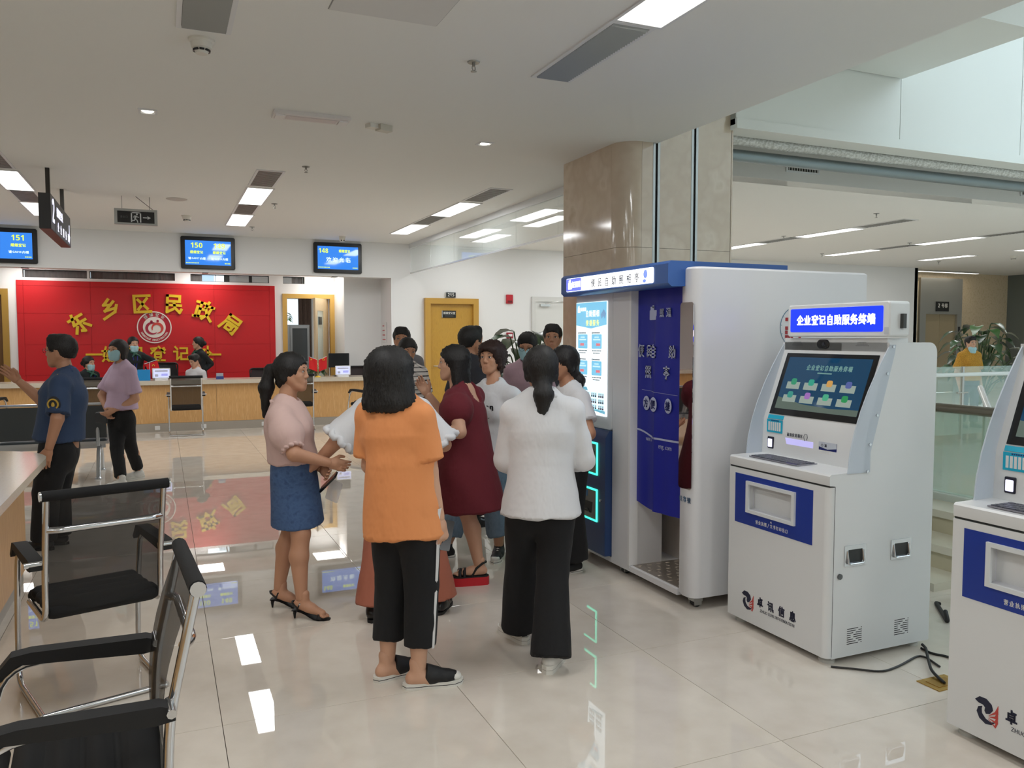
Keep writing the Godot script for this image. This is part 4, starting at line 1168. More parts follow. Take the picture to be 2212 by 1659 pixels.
func build_ceiling_things() -> void:
	var offw := mt("device_white", rgb8(222, 218, 208), .45)
	# air grilles in the lamp strips
	var near_ := [[.265, -4.58, "ribbed grey ceiling air grille next to the round smoke detector"], [2.51, -4.58, "long ribbed grey ceiling air grille joined to the large lit panel"], [-2.0, -4.58, "ribbed grey ceiling air grille over the near counter"]]
	var far_ := []
	for q in [[-1.53, "strip passing the hanging black sign"], [1.12, "strip leading to the red sign board"], [3.8, "strip along the glass smoke barrier"], [10.5, "first far-hall strip from the column"], [13.45, "second far-hall strip from the column"]]:
		var dz := 0.0 if q[0] < 5.0 else .13
		far_.append([q[0], -9.58 + dz, 1.0, "grey air grille starting the ceiling " + q[1]])
		far_.append([q[0], -11.98 + dz, .9, "grey air grille between panels of the ceiling " + q[1]])
	var slat := MB.new()
	slat.x = Transform3D(Basis(Vector3.RIGHT, .7), Vector3.ZERO)
	slat.bx(-.12, -.012, -.001, .12, .012, .001)
	var slm := slat.mesh()
	var gm := mt("grille_metal", rgb8(158, 158, 154), .4, .3)
	for g in near_:
		var t := thing("ceiling_air_grille", g[2], "grille", Vector3(g[0], HC, g[1]), 0, "ceiling grilles over the near hall")
		var fr := MB.new()
		fr.x = Transform3D(Basis(Vector3.RIGHT, PI / 2), Vector3.ZERO)
		fr.ring(-.15, -.54, .15, .54, -.122, -.515, .122, .515, 0, .01)
		part(fr, "frame", mt("lamp_frame", Color.WHITE), t)
		part(MB.new().bx(-.122, -.003, -.515, .122, -.001, .515), "backing", mt("grille_dark", Color.BLACK), t)
		for k in 36:
			var s := inst(slm, "slat", gm, t)
			s.position = Vector3(0, -.009, -.5 + k * .0286)
	for g in far_:
		var t := thing("ceiling_air_grille", g[3], "grille", Vector3(g[0], HC, g[1]), 0, "ceiling grilles between lit panels")
		var h: float = g[2] / 2
		var fr := MB.new()
		fr.x = Transform3D(Basis(Vector3.RIGHT, PI / 2), Vector3.ZERO)
		fr.ring(-.15, -h, .15, h, -.125, -h + .03, .125, h - .03, 0, .008)
		part(fr, "frame", mt("lamp_frame", Color.WHITE), t)
		part(MB.new().bx(-.125, -.004, -h + .03, .125, -.001, h - .03), "backing", mt("grille_dim", rgb8(118, 112, 106), .8), t)
		var mb := MB.new()
		for k in int(g[2] / .06):
			mb.bx(-.125, -.008, -h + .04 + k * .06, .125, -.004, -h + .06 + k * .06)
		part(mb, "slats", gm, t)
	# smoke detectors
	var dets := [[.26, -5.29, "round smoke detector on the ceiling by the long grille"], [.38, -12.95, "small smoke detector on the ceiling beyond the exit sign"], [17.36, -12.11, "small smoke detector on the ceiling of the far hall"]]
	for q in dets:
		var t := thing("smoke_detector", q[2], "detector", Vector3(q[0], HC, q[1]))
		part(MB.new().lathe([Vector2(0, -.085), Vector2(.035, -.085), Vector2(.045, -.06), Vector2(.058, -.05), Vector2(.064, -.02), Vector2(.075, -.012), Vector2(.075, 0)], 20), "housing", offw, t)
		var mb := MB.new()
		for k in 8:
			mb.x = Transform3D(Basis(Vector3.UP, TAU * k / 8), Vector3.ZERO)
			mb.bx(-.014, -.072, .04, .014, -.062, .05)
		part(mb, "vent_slots", mt("black_plastic", Color.BLACK), t)
	# sprinklers
	for q in [[1.9, -5.01], [1.43, -8.74], [1.43, -11.32], [1.39, -13.84], [9.54, -8.74], [10.18, -11.35], [7.73, -15.0], [13.09, -13.41], [17.0, -13.7], [13.1, -11.2]]:
		var t := thing("sprinkler", "small chrome sprinkler head hanging below the ceiling", "sprinkler", Vector3(q[0], HC, q[1]), .4, "ceiling sprinklers")
		var chm := mt("sprinkler_metal", rgb8(150, 150, 146), .3, .8)
		part(MB.new().lathe([Vector2(0, -.008), Vector2(.038, -.008), Vector2(.042, 0)], 16), "escutcheon", chm, t)
		part(MB.new().tube([Vector3(0, 0, 0), Vector3(0, -.03, 0)], .01, 8).tube([Vector3(-.012, -.03, 0), Vector3(-.014, -.045, 0), Vector3(0, -.062, 0), Vector3(.014, -.045, 0), Vector3(.012, -.03, 0)], .003, 6), "arms", chm, t)
		part(MB.new().lathe([Vector2(0, -.066), Vector2(.02, -.064), Vector2(.02, -.061), Vector2(0, -.061)], 12), "deflector", chm, t)
	# recessed downlights
	for q in [[-.06, -7.11], [2.78, -7.05]]:
		var t := thing("downlight", "small lit square downlight in the ceiling", "light", Vector3(q[0], HC, q[1]), 0, "square downlights")
		var mb := MB.new()
		mb.x = Transform3D(Basis(Vector3.RIGHT, PI / 2), Vector3.ZERO)
		mb.ring(-.07, -.07, .07, .07, -.05, -.05, .05, .05, 0, .008)
		part(mb, "bezel", mt("lamp_frame", Color.WHITE), t)
		part(MB.new().lathe([Vector2(0, -.004), Vector2(.042, -.004), Vector2(.045, -.001)], 16), "lamp_glow", glow("down_glow", Color(1, .98, .94), 3.0), t)
		var l := SpotLight3D.new()
		l.name = "downlight_beam"
		t.add_child(l)
		l.position.y = -.01
		l.rotation.x = -PI / 2
		l.spot_angle = 38
		l.spot_range = 12
		l.light_energy = .25
		l.light_size = .04
		l.shadow_enabled = true
	var em := thing("emergency_light", "flat white emergency light fitting on the ceiling between the downlights", "light fitting", Vector3(1.15, HC, -6.73))
	part(MB.new().bx(-.3, -.03, -.09, .3, 0, .09), "housing", mt("fitting_white", rgb8(226, 220, 216), .5), em)
	part(MB.new().bx(-.2, -.034, -.05, .2, -.03, .05), "lens", mt("fitting_lens", rgb8(208, 196, 194), .3), em)
	for s in [-1, 1]:
		part(MB.new().bx(s * .25 - .035, -.042, -.06, s * .25 + .035, -.03, .06), "end_lamp", mt("fitting_white2", rgb8(232, 228, 224), .4), em)
	var br := thing("ceiling_sensor_box", "beige two-part sensor box screwed to the ceiling", "sensor", Vector3(1.72, HC, -6.8), .35)
	part(MB.new().bx(-.1, -.035, -.05, .02, 0, .03), "rear_box", offw, br)
	part(MB.new().bx(-.02, -.05, -.02, .1, 0, .06), "front_box", mt("device_white2", rgb8(206, 200, 186), .5), br)
	var ap := thing("ceiling_access_panel", "square white access panel outlined by a thin gap in the near ceiling", "access panel", Vector3(1.18, HC, -4.22))
	part(MB.new().bx(-.31, -.001, -.31, .31, .002, .31), "gap", mt("line_grey", Color.GRAY), ap)
	part(MB.new().bx(-.304, -.006, -.304, .304, -.001, .304), "panel", mt("device_pale", rgb8(216, 214, 210), .6), ap)
	var cd := thing("dome_camera", "small white twin-lens camera on the ceiling above a number screen", "camera", Vector3(2.99, HC, -14.5))
	part(MB.new().lathe([Vector2(0, -.1), Vector2(.04, -.09), Vector2(.055, -.05), Vector2(.06, 0)], 16), "housing", offw, cd)
	for s in [-1, 1]:
		part(MB.new().ell(Vector3(s * .022, -.075, .035), Vector3(.014, .014, .014), 10), "camera_lens", mt("black_plastic", Color.BLACK), cd)
	var sp := thing("ceiling_speaker", "flat round ceiling speaker beyond the exit sign", "speaker", Vector3(.22, HC, -11.45))
	part(MB.new().lathe([Vector2(0, -.012), Vector2(.1, -.012), Vector2(.13, -.004), Vector2(.13, 0)], 24), "grille", mt("speaker_grey", rgb8(196, 190, 184), .6), sp)

func build_counters() -> void:
	var wood := mtex("counter_wood", [rgb8(204, 152, 92), rgb8(222, 174, 114), rgb8(212, 162, 102), rgb8(228, 184, 126), rgb8(198, 146, 88)], Vector3(2.4, .22, 2.4), .38, .02, 51)
	var top := mtex("counter_stone", [rgb8(214, 202, 182), rgb8(222, 211, 192), rgb8(208, 196, 176)], Vector3(2, 2, 2), .16, .05, 52)
	var skirt := mt("counter_plinth", rgb8(170, 162, 150), .3)
	# long queue counter
	var c := thing("queue_counter", "long wood-fronted service counter with pale stone top under the red board", "counter", Vector3(0, 0, -14.5))
	part(MB.new().bx(-5.6, 0, -.6, 3.4, .77, -.08), "body", mt("counter_body", rgb8(150, 110, 66), .5), c)
	for k in 7:
		part(MB.new().bx(-5.6 + k * 1.286 + .002, .14, -.08, -5.6 + (k + 1) * 1.286 - .002, .775, -.06), "front_panel", wood, c)
	part(MB.new().bx(-5.6, 0, -.08, 3.4, .138, -.055), "plinth", skirt, c)
	part(MB.new().bx(-5.7, .78, -.65, 3.48, .85, 0), "worktop", top, c)
	for x in [-.1, .62, 1.6]:
		one(MB.new().rr(x - .04, .03, x + .04, .1, .006, -14.556, -14.548, .002), "socket_plate", mt("card_white", Color.WHITE), "white socket plate in the plinth of the long counter", "socket", "socket plates in the counter plinth")
	# things on the counter
	for q in [[-.02, "white desk display with blue page on the counter before a seated clerk"], [3.02, "white desk display with blue page beside the small flags"]]:
		var t := thing("desk_display", q[1], "display", Vector3(q[0], .85, -14.72), .05)
		part(MB.new().rr(-.14, .03, .14, .2, .01, -.012, 0, .003), "casing", mt("display_white", rgb8(236, 236, 236), .35), t)
		var p := part(MB.new().bx(-.122, .045, 0, .122, .182, .002), "screen", glow("display_lilac", Color(.62, .66, .9), .8), t)
		part(MB.new().bx(-.1, .06, .002, -.05, .1, .003).bx(-.1, .14, .002, .1, .165, .003), "page_marks", glow("display_dark", Color(.12, .14, .35), .5), p)
		part(MB.new().bx(0, .07, .002, .1, .11, .003), "button_mark", glow("display_blue", Color(.2, .25, .75), .8), p)
		part(MB.new().bx(-.1, 0, -.08, .1, .03, .02), "stand", mt("display_white", Color.WHITE), t)
	var mo := thing("monitor", "black monitor turned away behind the white desk display by the flags", "monitor", Vector3(3.0, .85, -15.0), PI)
	part(MB.new().rr(-.19, .16, .19, .42, .01, -.02, .02, .005), "casing", mt("tv_black", Color.BLACK), mo)
	part(MB.new().bx(-.03, .0, -.02, .03, .2, .0).bx(-.1, 0, -.08, .1, .012, .08), "stand", mt("tv_black", Color.BLACK), mo)
	one(MB.new().rr(-.385, .85, -.19, 1.03, .006, -14.78, -14.68, .004), "blue_box", mt("box_blue", rgb8(30, 140, 205), .4), "bright blue card box standing on the counter", "box")
	var cup := thing("card_reader", "small grey and blue card reader on the counter", "card reader", Vector3(.9, .85, -14.7))
	part(MB.new().bx(-.06, 0, -.05, .06, .05, .05), "base", mt("reader_blue", rgb8(60, 76, 140), .4), cup)
	part(MB.new().bx(-.055, .05, -.045, .055, .1, .03), "top", mt("reader_grey", rgb8(170, 176, 184), .4), cup)
	# desk flags: red sheets on sticks in a common foot
	var fl_ := thing("desk_flags", "pair of small crossed red desk flags on the counter", "flags", Vector3(2.57, .85, -14.72))
	part(MB.new().lathe([Vector2(.05, 0), Vector2(.05, .01), Vector2(.012, .025), Vector2(0, .025)], 14), "foot", mt("gold_paint", Color.GOLD), fl_)
	for s in [-1, 1]:
		part(MB.new().tube([Vector3(0, .02, 0), Vector3(s * .015, .32, 0)], .004, 6), "stick", mt("flag_stick", rgb8(190, 170, 110), .4), fl_)
		part(MB.new().tube([Vector3(s * .012, .31, 0), Vector3(s * .16, .37, 0)], .004, 6), "crossbar", mt("card_white", Color.WHITE), fl_)
		var rows := []
		for r in 6:
			var row := []
			for k in 7:
				row.append(Vector3(s * (.015 + k * .024), .31 + k * .01 - r * .043 - s * 0.0, .006 * sin(k * 1.3 + r * .5)))
			rows.append(row)
		var f := part(MB.new().grid(rows), "flag", mt("flag_red", rgb8(214, 24, 28), .7), fl_)
		if s < 0:
			part(MB.new().add(star(.02), Transform3D(Basis(), Vector3(-.12, .32, .012))), "star", mt("gold_paint", Color.GOLD), f)
		else:
			var em := MB.new()
			swoosh(em, .1, .31, .018, -40, 220, .004, .01, .012, .015)
			em.bx(.088, .3, .012, .112, .306, .015)
			part(em, "emblem", mt("gold_paint", Color.GOLD), f)
	var f2 := thing("tilted_flag", "single red desk flag on a slanted white bar beside the blue box", "flag", Vector3(-.2, .85, -14.85))
	part(MB.new().tube([Vector3(0, 0, 0), Vector3(0, .3, 0)], .004, 6), "stick", mt("card_white", Color.WHITE), f2)
	part(MB.new().tube([Vector3(-.08, .27, 0), Vector3(.12, .34, 0)], .005, 6), "crossbar", mt("card_white", Color.WHITE), f2)
	var rw := []
	for r in 6:
		var row := []
		for k in 6:
			row.append(Vector3(-.06 + k * .036 + r * .012, .265 + k * .012 - r * .045, .006 * sin(k * 1.7 + r)))
		rw.append(row)
	var f3 := part(MB.new().grid(rw), "flag", mt("flag_red", Color.RED), f2)
	var e2 := MB.new()
	swoosh(e2, .06, .24, .016, -40, 220, .004, .01, .01, .013)
	part(e2, "emblem", mt("gold_paint", Color.GOLD), f3)
	plant("counter_plant", "low dark green plant on the counter behind the crossed flags", Vector3(2.57, .85, -14.95), .2, 16, .09)
	# near counter at the edge of the picture: rounded end, overhanging top
	var n := thing("near_counter", "near wood-sided counter with a rounded pale stone top", "counter", Vector3(0, 0, 0))
	var pl := PackedVector2Array([Vector2(-2.0, -1.0), Vector2(-.7, -1.0), Vector2(-.7, 5.5)])
	for k in 9:
		var a := PI / 2 * k / 8
		pl.append(Vector2(-1.25 + .55 * cos(a), 5.9 + .55 * sin(a)))
	pl.append(Vector2(-2.0, 6.45))
	var up := Transform3D(Basis(Vector3(1, 0, 0), Vector3(0, 0, -1), Vector3(0, 1, 0)), Vector3.ZERO)
	var mb := MB.new()
	mb.x = up
	mb.prism(pl, .755, .8, .006)
	part(mb, "worktop", top, n)
	var off := Geometry2D.offset_polygon(pl, -.13)
	mb = MB.new()
	mb.x = up
	mb.prism(off[0], .1, .755)
	part(mb, "front", wood, n)
	off = Geometry2D.offset_polygon(pl, -.15)
	mb = MB.new()
	mb.x = up
	mb.prism(off[0], 0, .1)
	part(mb, "plinth", skirt, n)

func star(r: float) -> MB:
	var p := PackedVector2Array()
	for k in 10:
		var a := PI / 2 + TAU * k / 10
		p.append(Vector2(cos(a), sin(a)) * (r if k % 2 == 0 else r * .42))
	return MB.new().prism(p, 0, .002)

func bend(pts: Array, r: float, seg := 5) -> Array:   # a polyline with its corners rounded
	var o := [pts[0]]
	for k in range(1, pts.size() - 1):
		var p: Vector3 = pts[k]
		var a: Vector3 = (pts[k - 1] - p)
		var b: Vector3 = (pts[k + 1] - p)
		var l := minf(r, minf(a.length(), b.length()) * .49)
		var p0 := p + a.normalized() * l
		var p1 := p + b.normalized() * l
		for s in seg + 1:
			var t := float(s) / seg
			o.append(p0.lerp(p, t).lerp(p.lerp(p1, t), t))
	o.append(pts[pts.size() - 1])
	return o

# cantilever visitor chair, facing +z
func make_chair(label: String, group: String) -> Node3D:
	var t := thing("visitor_chair", label, "chair", Vector3.ZERO, 0, group)
	var chrome := mt("chrome", rgb8(205, 206, 208), .12, .95)
	var blk := mt("chair_black", rgb8(18, 18, 19), .7)
	var pad := mtex("chair_fabric", [rgb8(14, 14, 15), rgb8(24, 24, 25)], Vector3(30, 30, 30), .9, .08, 61, false)
	var net := mt("chair_mesh", Color(.045, .042, .04, .8), .6)
	net.transparency = BaseMaterial3D.TRANSPARENCY_ALPHA
	for s in [-1, 1]:
		var x: float = s * .255
		part(MB.new().tube(bend([Vector3(s * .25, .655, -.2), Vector3(x, .65, .17), Vector3(x, .34, .235), Vector3(x, .014, .255), Vector3(s * .245, .014, -.2)], .09), .0125, 10), "side_tube", chrome, t)
		part(MB.new().tube(bend([Vector3(s * .225, .94, -.295), Vector3(s * .225, .62, -.225), Vector3(s * .225, .41, -.215), Vector3(s * .225, .415, .12)], .07), .013, 8), "upright", chrome, t)
		var am := MB.new()
		am.x = Transform3D(Basis(Vector3.UP, 0), Vector3(s * .255, .665, 0))
		am.x.basis = Basis(Vector3(0, 0, 1), Vector3(0, 1, 0), Vector3(-1, 0, 0))
		am.prism(PackedVector2Array([Vector2(-.235, -.03), Vector2(-.19, -.035), Vector2(.13, -.01), Vector2(.185, -.055), Vector2(.2, -.045), Vector2(.15, .016), Vector2(.1, .022), Vector2(-.2, .012), Vector2(-.235, 0)]), -.027, .027, .006)
		part(am, "armrest", blk, t)
		part(MB.new().tube([Vector3(s * .215, .66, -.225), Vector3(s * .3, .66, -.225)], .012, 8), "armrest_bolt", chrome, t)
	part(MB.new().tube([Vector3(-.245, .014, -.2), Vector3(.245, .014, -.2)], .0125, 10), "floor_bar", chrome, t)
	part(MB.new().tube(bend([Vector3(-.225, .8, -.262), Vector3(-.18, .8, -.285), Vector3(.18, .8, -.285), Vector3(.225, .8, -.262)], .04), .014, 10), "back_bar", chrome, t)
	var rows := []
	for r in 9:
		var v := r / 8.0
		var row := []
		for k in 7:
			var u := k / 6.0 - .5
			row.append(Vector3(u * .44, lerpf(.44, .94, v), lerpf(-.205, -.29, v * v) - .02 * (1 - 4 * u * u) + .012 * sin(v * PI)))
		rows.append(row)
	part(MB.new().grid(rows), "back_mesh", net, t)
	part(MB.new().tube([Vector3(-.243, .945, -.297), Vector3(.243, .945, -.297)], .022, 12), "top_roll", pad, t)
	for s in [-1, 1]:
		part(MB.new().tube([Vector3(s * .243, .945, -.297), Vector3(s * .25, .945, -.297)], .02, 12), "end_cap", chrome, t)
	var f := Fld.new(Vector3(-.27, .36, -.26), Vector3(.27, .5, .28), .012)
	f.cap(Vector3(-.19, .445, -.19), Vector3(.19, .445, -.19), .03, .03, .02)
	for k in 5:
		var z := -.15 + k * .085
		var y := .45 - (.03 if k == 4 else 0.0)
		f.cap(Vector3(-.19, y, z), Vector3(.19, y, z), .032, .032, .05)
	var sm := MB.new()
	f.mesh_into(sm)
	part(sm, "seat", pad, t)
	return t

func build_chairs() -> void:
	var face := func(d: Vector3): return atan2(d.x, d.z)
	var c0 := make_chair("black mesh chrome visitor chair drawn up beside the near counter", "chrome visitor chairs")
	c0.position = Vector3(-.31, 0, -4.0)
	c0.rotation.y = face.call(Vector3(-.14, 0, -.45))
	copy(c0, Vector3(-.245, 0, -2.37), face.call(Vector3(-.62, 0, .045)), "black chrome visitor chair seen edge-on with its arms towards the near counter")
	for q in [[.335, -13.95, PI, "before the seated man in the white shirt"], [-.95, -13.9, PI - .1, "behind the woman in lilac"], [-2.45, -13.9, PI - .3, "behind the waiting bench"], [2.1, -13.9, PI - .1, "near the crossed flags"], [3.25, -13.75, PI + .5, "at the end of the counter"]]:
		copy(c0, Vector3(q[0], 0, q[1]), q[2], "chrome visitor chair facing the long queue counter " + q[3])
	# office chairs behind the counter
	var blk := mt("leather_black", rgb8(24, 24, 26), .45)
	for q in [[.05, -16.3, 1.08, "black leather office chair behind the white desk display"], [1.72, -15.6, .98, "dark mesh office chair behind the counter by the card reader"], [3.5, -15.4, 1.0, "grey mesh office chair behind the end of the counter"]]:
		var t := thing("office_chair", q[3], "chair", Vector3(q[0], 0, q[1]), 0)
		var top: float = q[2]
		var rows := []
		for r in 6:
			var row := []
			for k in 7:
				var u := k / 6.0 - .5
				row.append(Vector3(u * (.44 - .03 * absf(r - 2.5)), lerpf(.5, top, r / 5.0), -.2 - .06 * (r / 5.0) - .05 * (1 - 4 * u * u)))
			rows.append(row)
		part(MB.new().grid(rows), "backrest", mt("chair_mesh_dark", rgb8(46, 34, 36), .6) if q[0] > 1.0 else blk, t)
		part(MB.new().tube(bend([Vector3(-.2, .5, -.2), Vector3(-.215, top, -.26), Vector3(.215, top, -.26), Vector3(.2, .5, -.2)], .06), .014, 8), "back_frame", blk, t)
		part(MB.new().rr(-.24, -.24, .24, .24, .06, .42, .5, .02), "seat", blk, t).transform = Transform3D(Basis(Vector3(1, 0, 0), Vector3(0, 0, -1), Vector3(0, 1, 0)), Vector3.ZERO)
		part(MB.new().tube([Vector3(0, .06, 0), Vector3(0, .42, 0)], .03, 10), "gas_post", mt("chrome", Color.WHITE), t)
		for k in 5:
			var a := TAU * k / 5
			part(MB.new().tube([Vector3(0, .08, 0), Vector3(cos(a) * .27, .05, sin(a) * .27)], .018, 6), "foot", blk, t)
			part(MB.new().ell(Vector3(cos(a) * .27, .025, sin(a) * .27), Vector3(.025, .025, .025), 8), "wheel", blk, t)
	# steel waiting bench, seen from behind its back
	var al := mt("bench_alu", rgb8(190, 194, 198), .28, .75)
	var gp := mt("bench_pad", rgb8(62, 68, 72), .5)
	var b := thing("waiting_bench", "steel waiting bench with grey padded seats behind the man in uniform", "bench", Vector3(0, 0, -10.1))
	for k in 4:
		var x := -.83 - k * .56
		part(MB.new().tube(bend([Vector3(x - .26, .44, .02), Vector3(x - .26, .84, .14), Vector3(x + .26, .84, .14), Vector3(x + .26, .44, .02)], .03), .015, 8), "back_frame", al, b)
		part(MB.new().grid([[Vector3(x - .24, .45, .035), Vector3(x + .24, .45, .035)], [Vector3(x - .24, .82, .145), Vector3(x + .24, .82, .145)]]), "back_pad", gp, b)
		part(MB.new().bx(x - .26, .38, -.46, x + .26, .41, .03), "seat_frame", al, b)
		part(MB.new().rr(-.24, -.22, .24, .22, .03, 0, .03, .01), "seat_pad", gp, b).transform = Transform3D(Basis(Vector3(1, 0, 0), Vector3(0, 0, -1), Vector3(0, 1, 0)), Vector3(x, .41, -.21))
	part(MB.new().bx(-2.9, .31, -.26, -.62, .38, -.18), "beam", al, b)
	for x in [-.68, -2.7]:
		part(MB.new().tube(bend([Vector3(x, .02, .12), Vector3(x, .3, -.05), Vector3(x, .34, -.22), Vector3(x, .3, -.4), Vector3(x, .02, -.55)], .08), .025, 10), "leg", al, b)
		for z in [.12, -.55]:
			part(MB.new().lathe([Vector2(.04, 0), Vector2(.04, .012), Vector2(.02, .03), Vector2(0, .03)], 12), "foot", al, b).position = Vector3(x, 0, z)
		part(MB.new().tube(bend([Vector3(x, .36, .04), Vector3(x, .62, .06), Vector3(x, .64, -.36), Vector3(x, .4, -.42)], .08), .02, 10), "arm", al, b)
	part(MB.new().bx(-1.7, .842, .13, -1.22, .846, .155), "label_strip", mt("label_blue", rgb8(60, 70, 150), .4), b)

# a plant of broad pointed leaves on stems; parts: pot (if any), each leaf
func plant(nm: String, label: String, at: Vector3, h: float, count: int, leafw: float, potr := 0.0) -> void:
	var t := thing(nm, label, "plant", at)
	var y0 := 0.0
	if potr > 0:
		y0 = potr * 1.6
		part(MB.new().lathe([Vector2(potr * .75, 0), Vector2(potr, y0), Vector2(potr * .92, y0), Vector2(potr * .88, y0 - .04), Vector2(0, y0 - .04)], 24), "pot", mt("pot_white", rgb8(225, 225, 222), .3), t)
	var r := RandomNumberGenerator.new()
	r.seed = int(h * 1000) + count
	var lm := [mt("leaf_a", rgb8(42, 74, 38), .3), mt("leaf_b", rgb8(56, 92, 46), .3), mt("leaf_c", rgb8(34, 60, 34), .3)]
	var stems := MB.new()
	for k in count:
		var a := k * 2.399 + r.randf() * .5
		var hh := h * (.35 + .65 * float(k) / count)
		var out := h * (.12 + .3 * r.randf()) * (1.15 - .6 * float(k) / count)
		var base := Vector3(0, y0 + hh * .3, 0)
		var tip := Vector3(cos(a) * out, y0 + hh, sin(a) * out)
		stems.tube([Vector3(cos(a) * .02, y0 + .004 if potr == 0.0 else y0 - .03, sin(a) * .02), base.lerp(tip, .5) + Vector3(0, .02, 0), tip], .006 * h + .002, 5)
		var len_ := leafw * 1.9 * (.8 + .4 * r.randf())
		var rows := []
		for i in 6:
			var s := i / 5.0
			var w := leafw * .62 * sin(PI * minf(s * 1.05 + .04, 1.0)) * (1.0 - .2 * s)
			var c := tip + Vector3(cos(a), 0, sin(a)) * len_ * s * .85 + Vector3(0, len_ * (.25 * s - .75 * s * s), 0)
			var sd := Vector3(-sin(a), 0, cos(a)) * w
			rows.append([c - sd + Vector3(0, w * .3, 0), c, c + sd + Vector3(0, w * .3, 0)])
		part(MB.new().grid(rows), "leaf", lm[k % 3], t)
	part(stems, "stems", mt("stem_green", rgb8(70, 90, 52), .5), t)

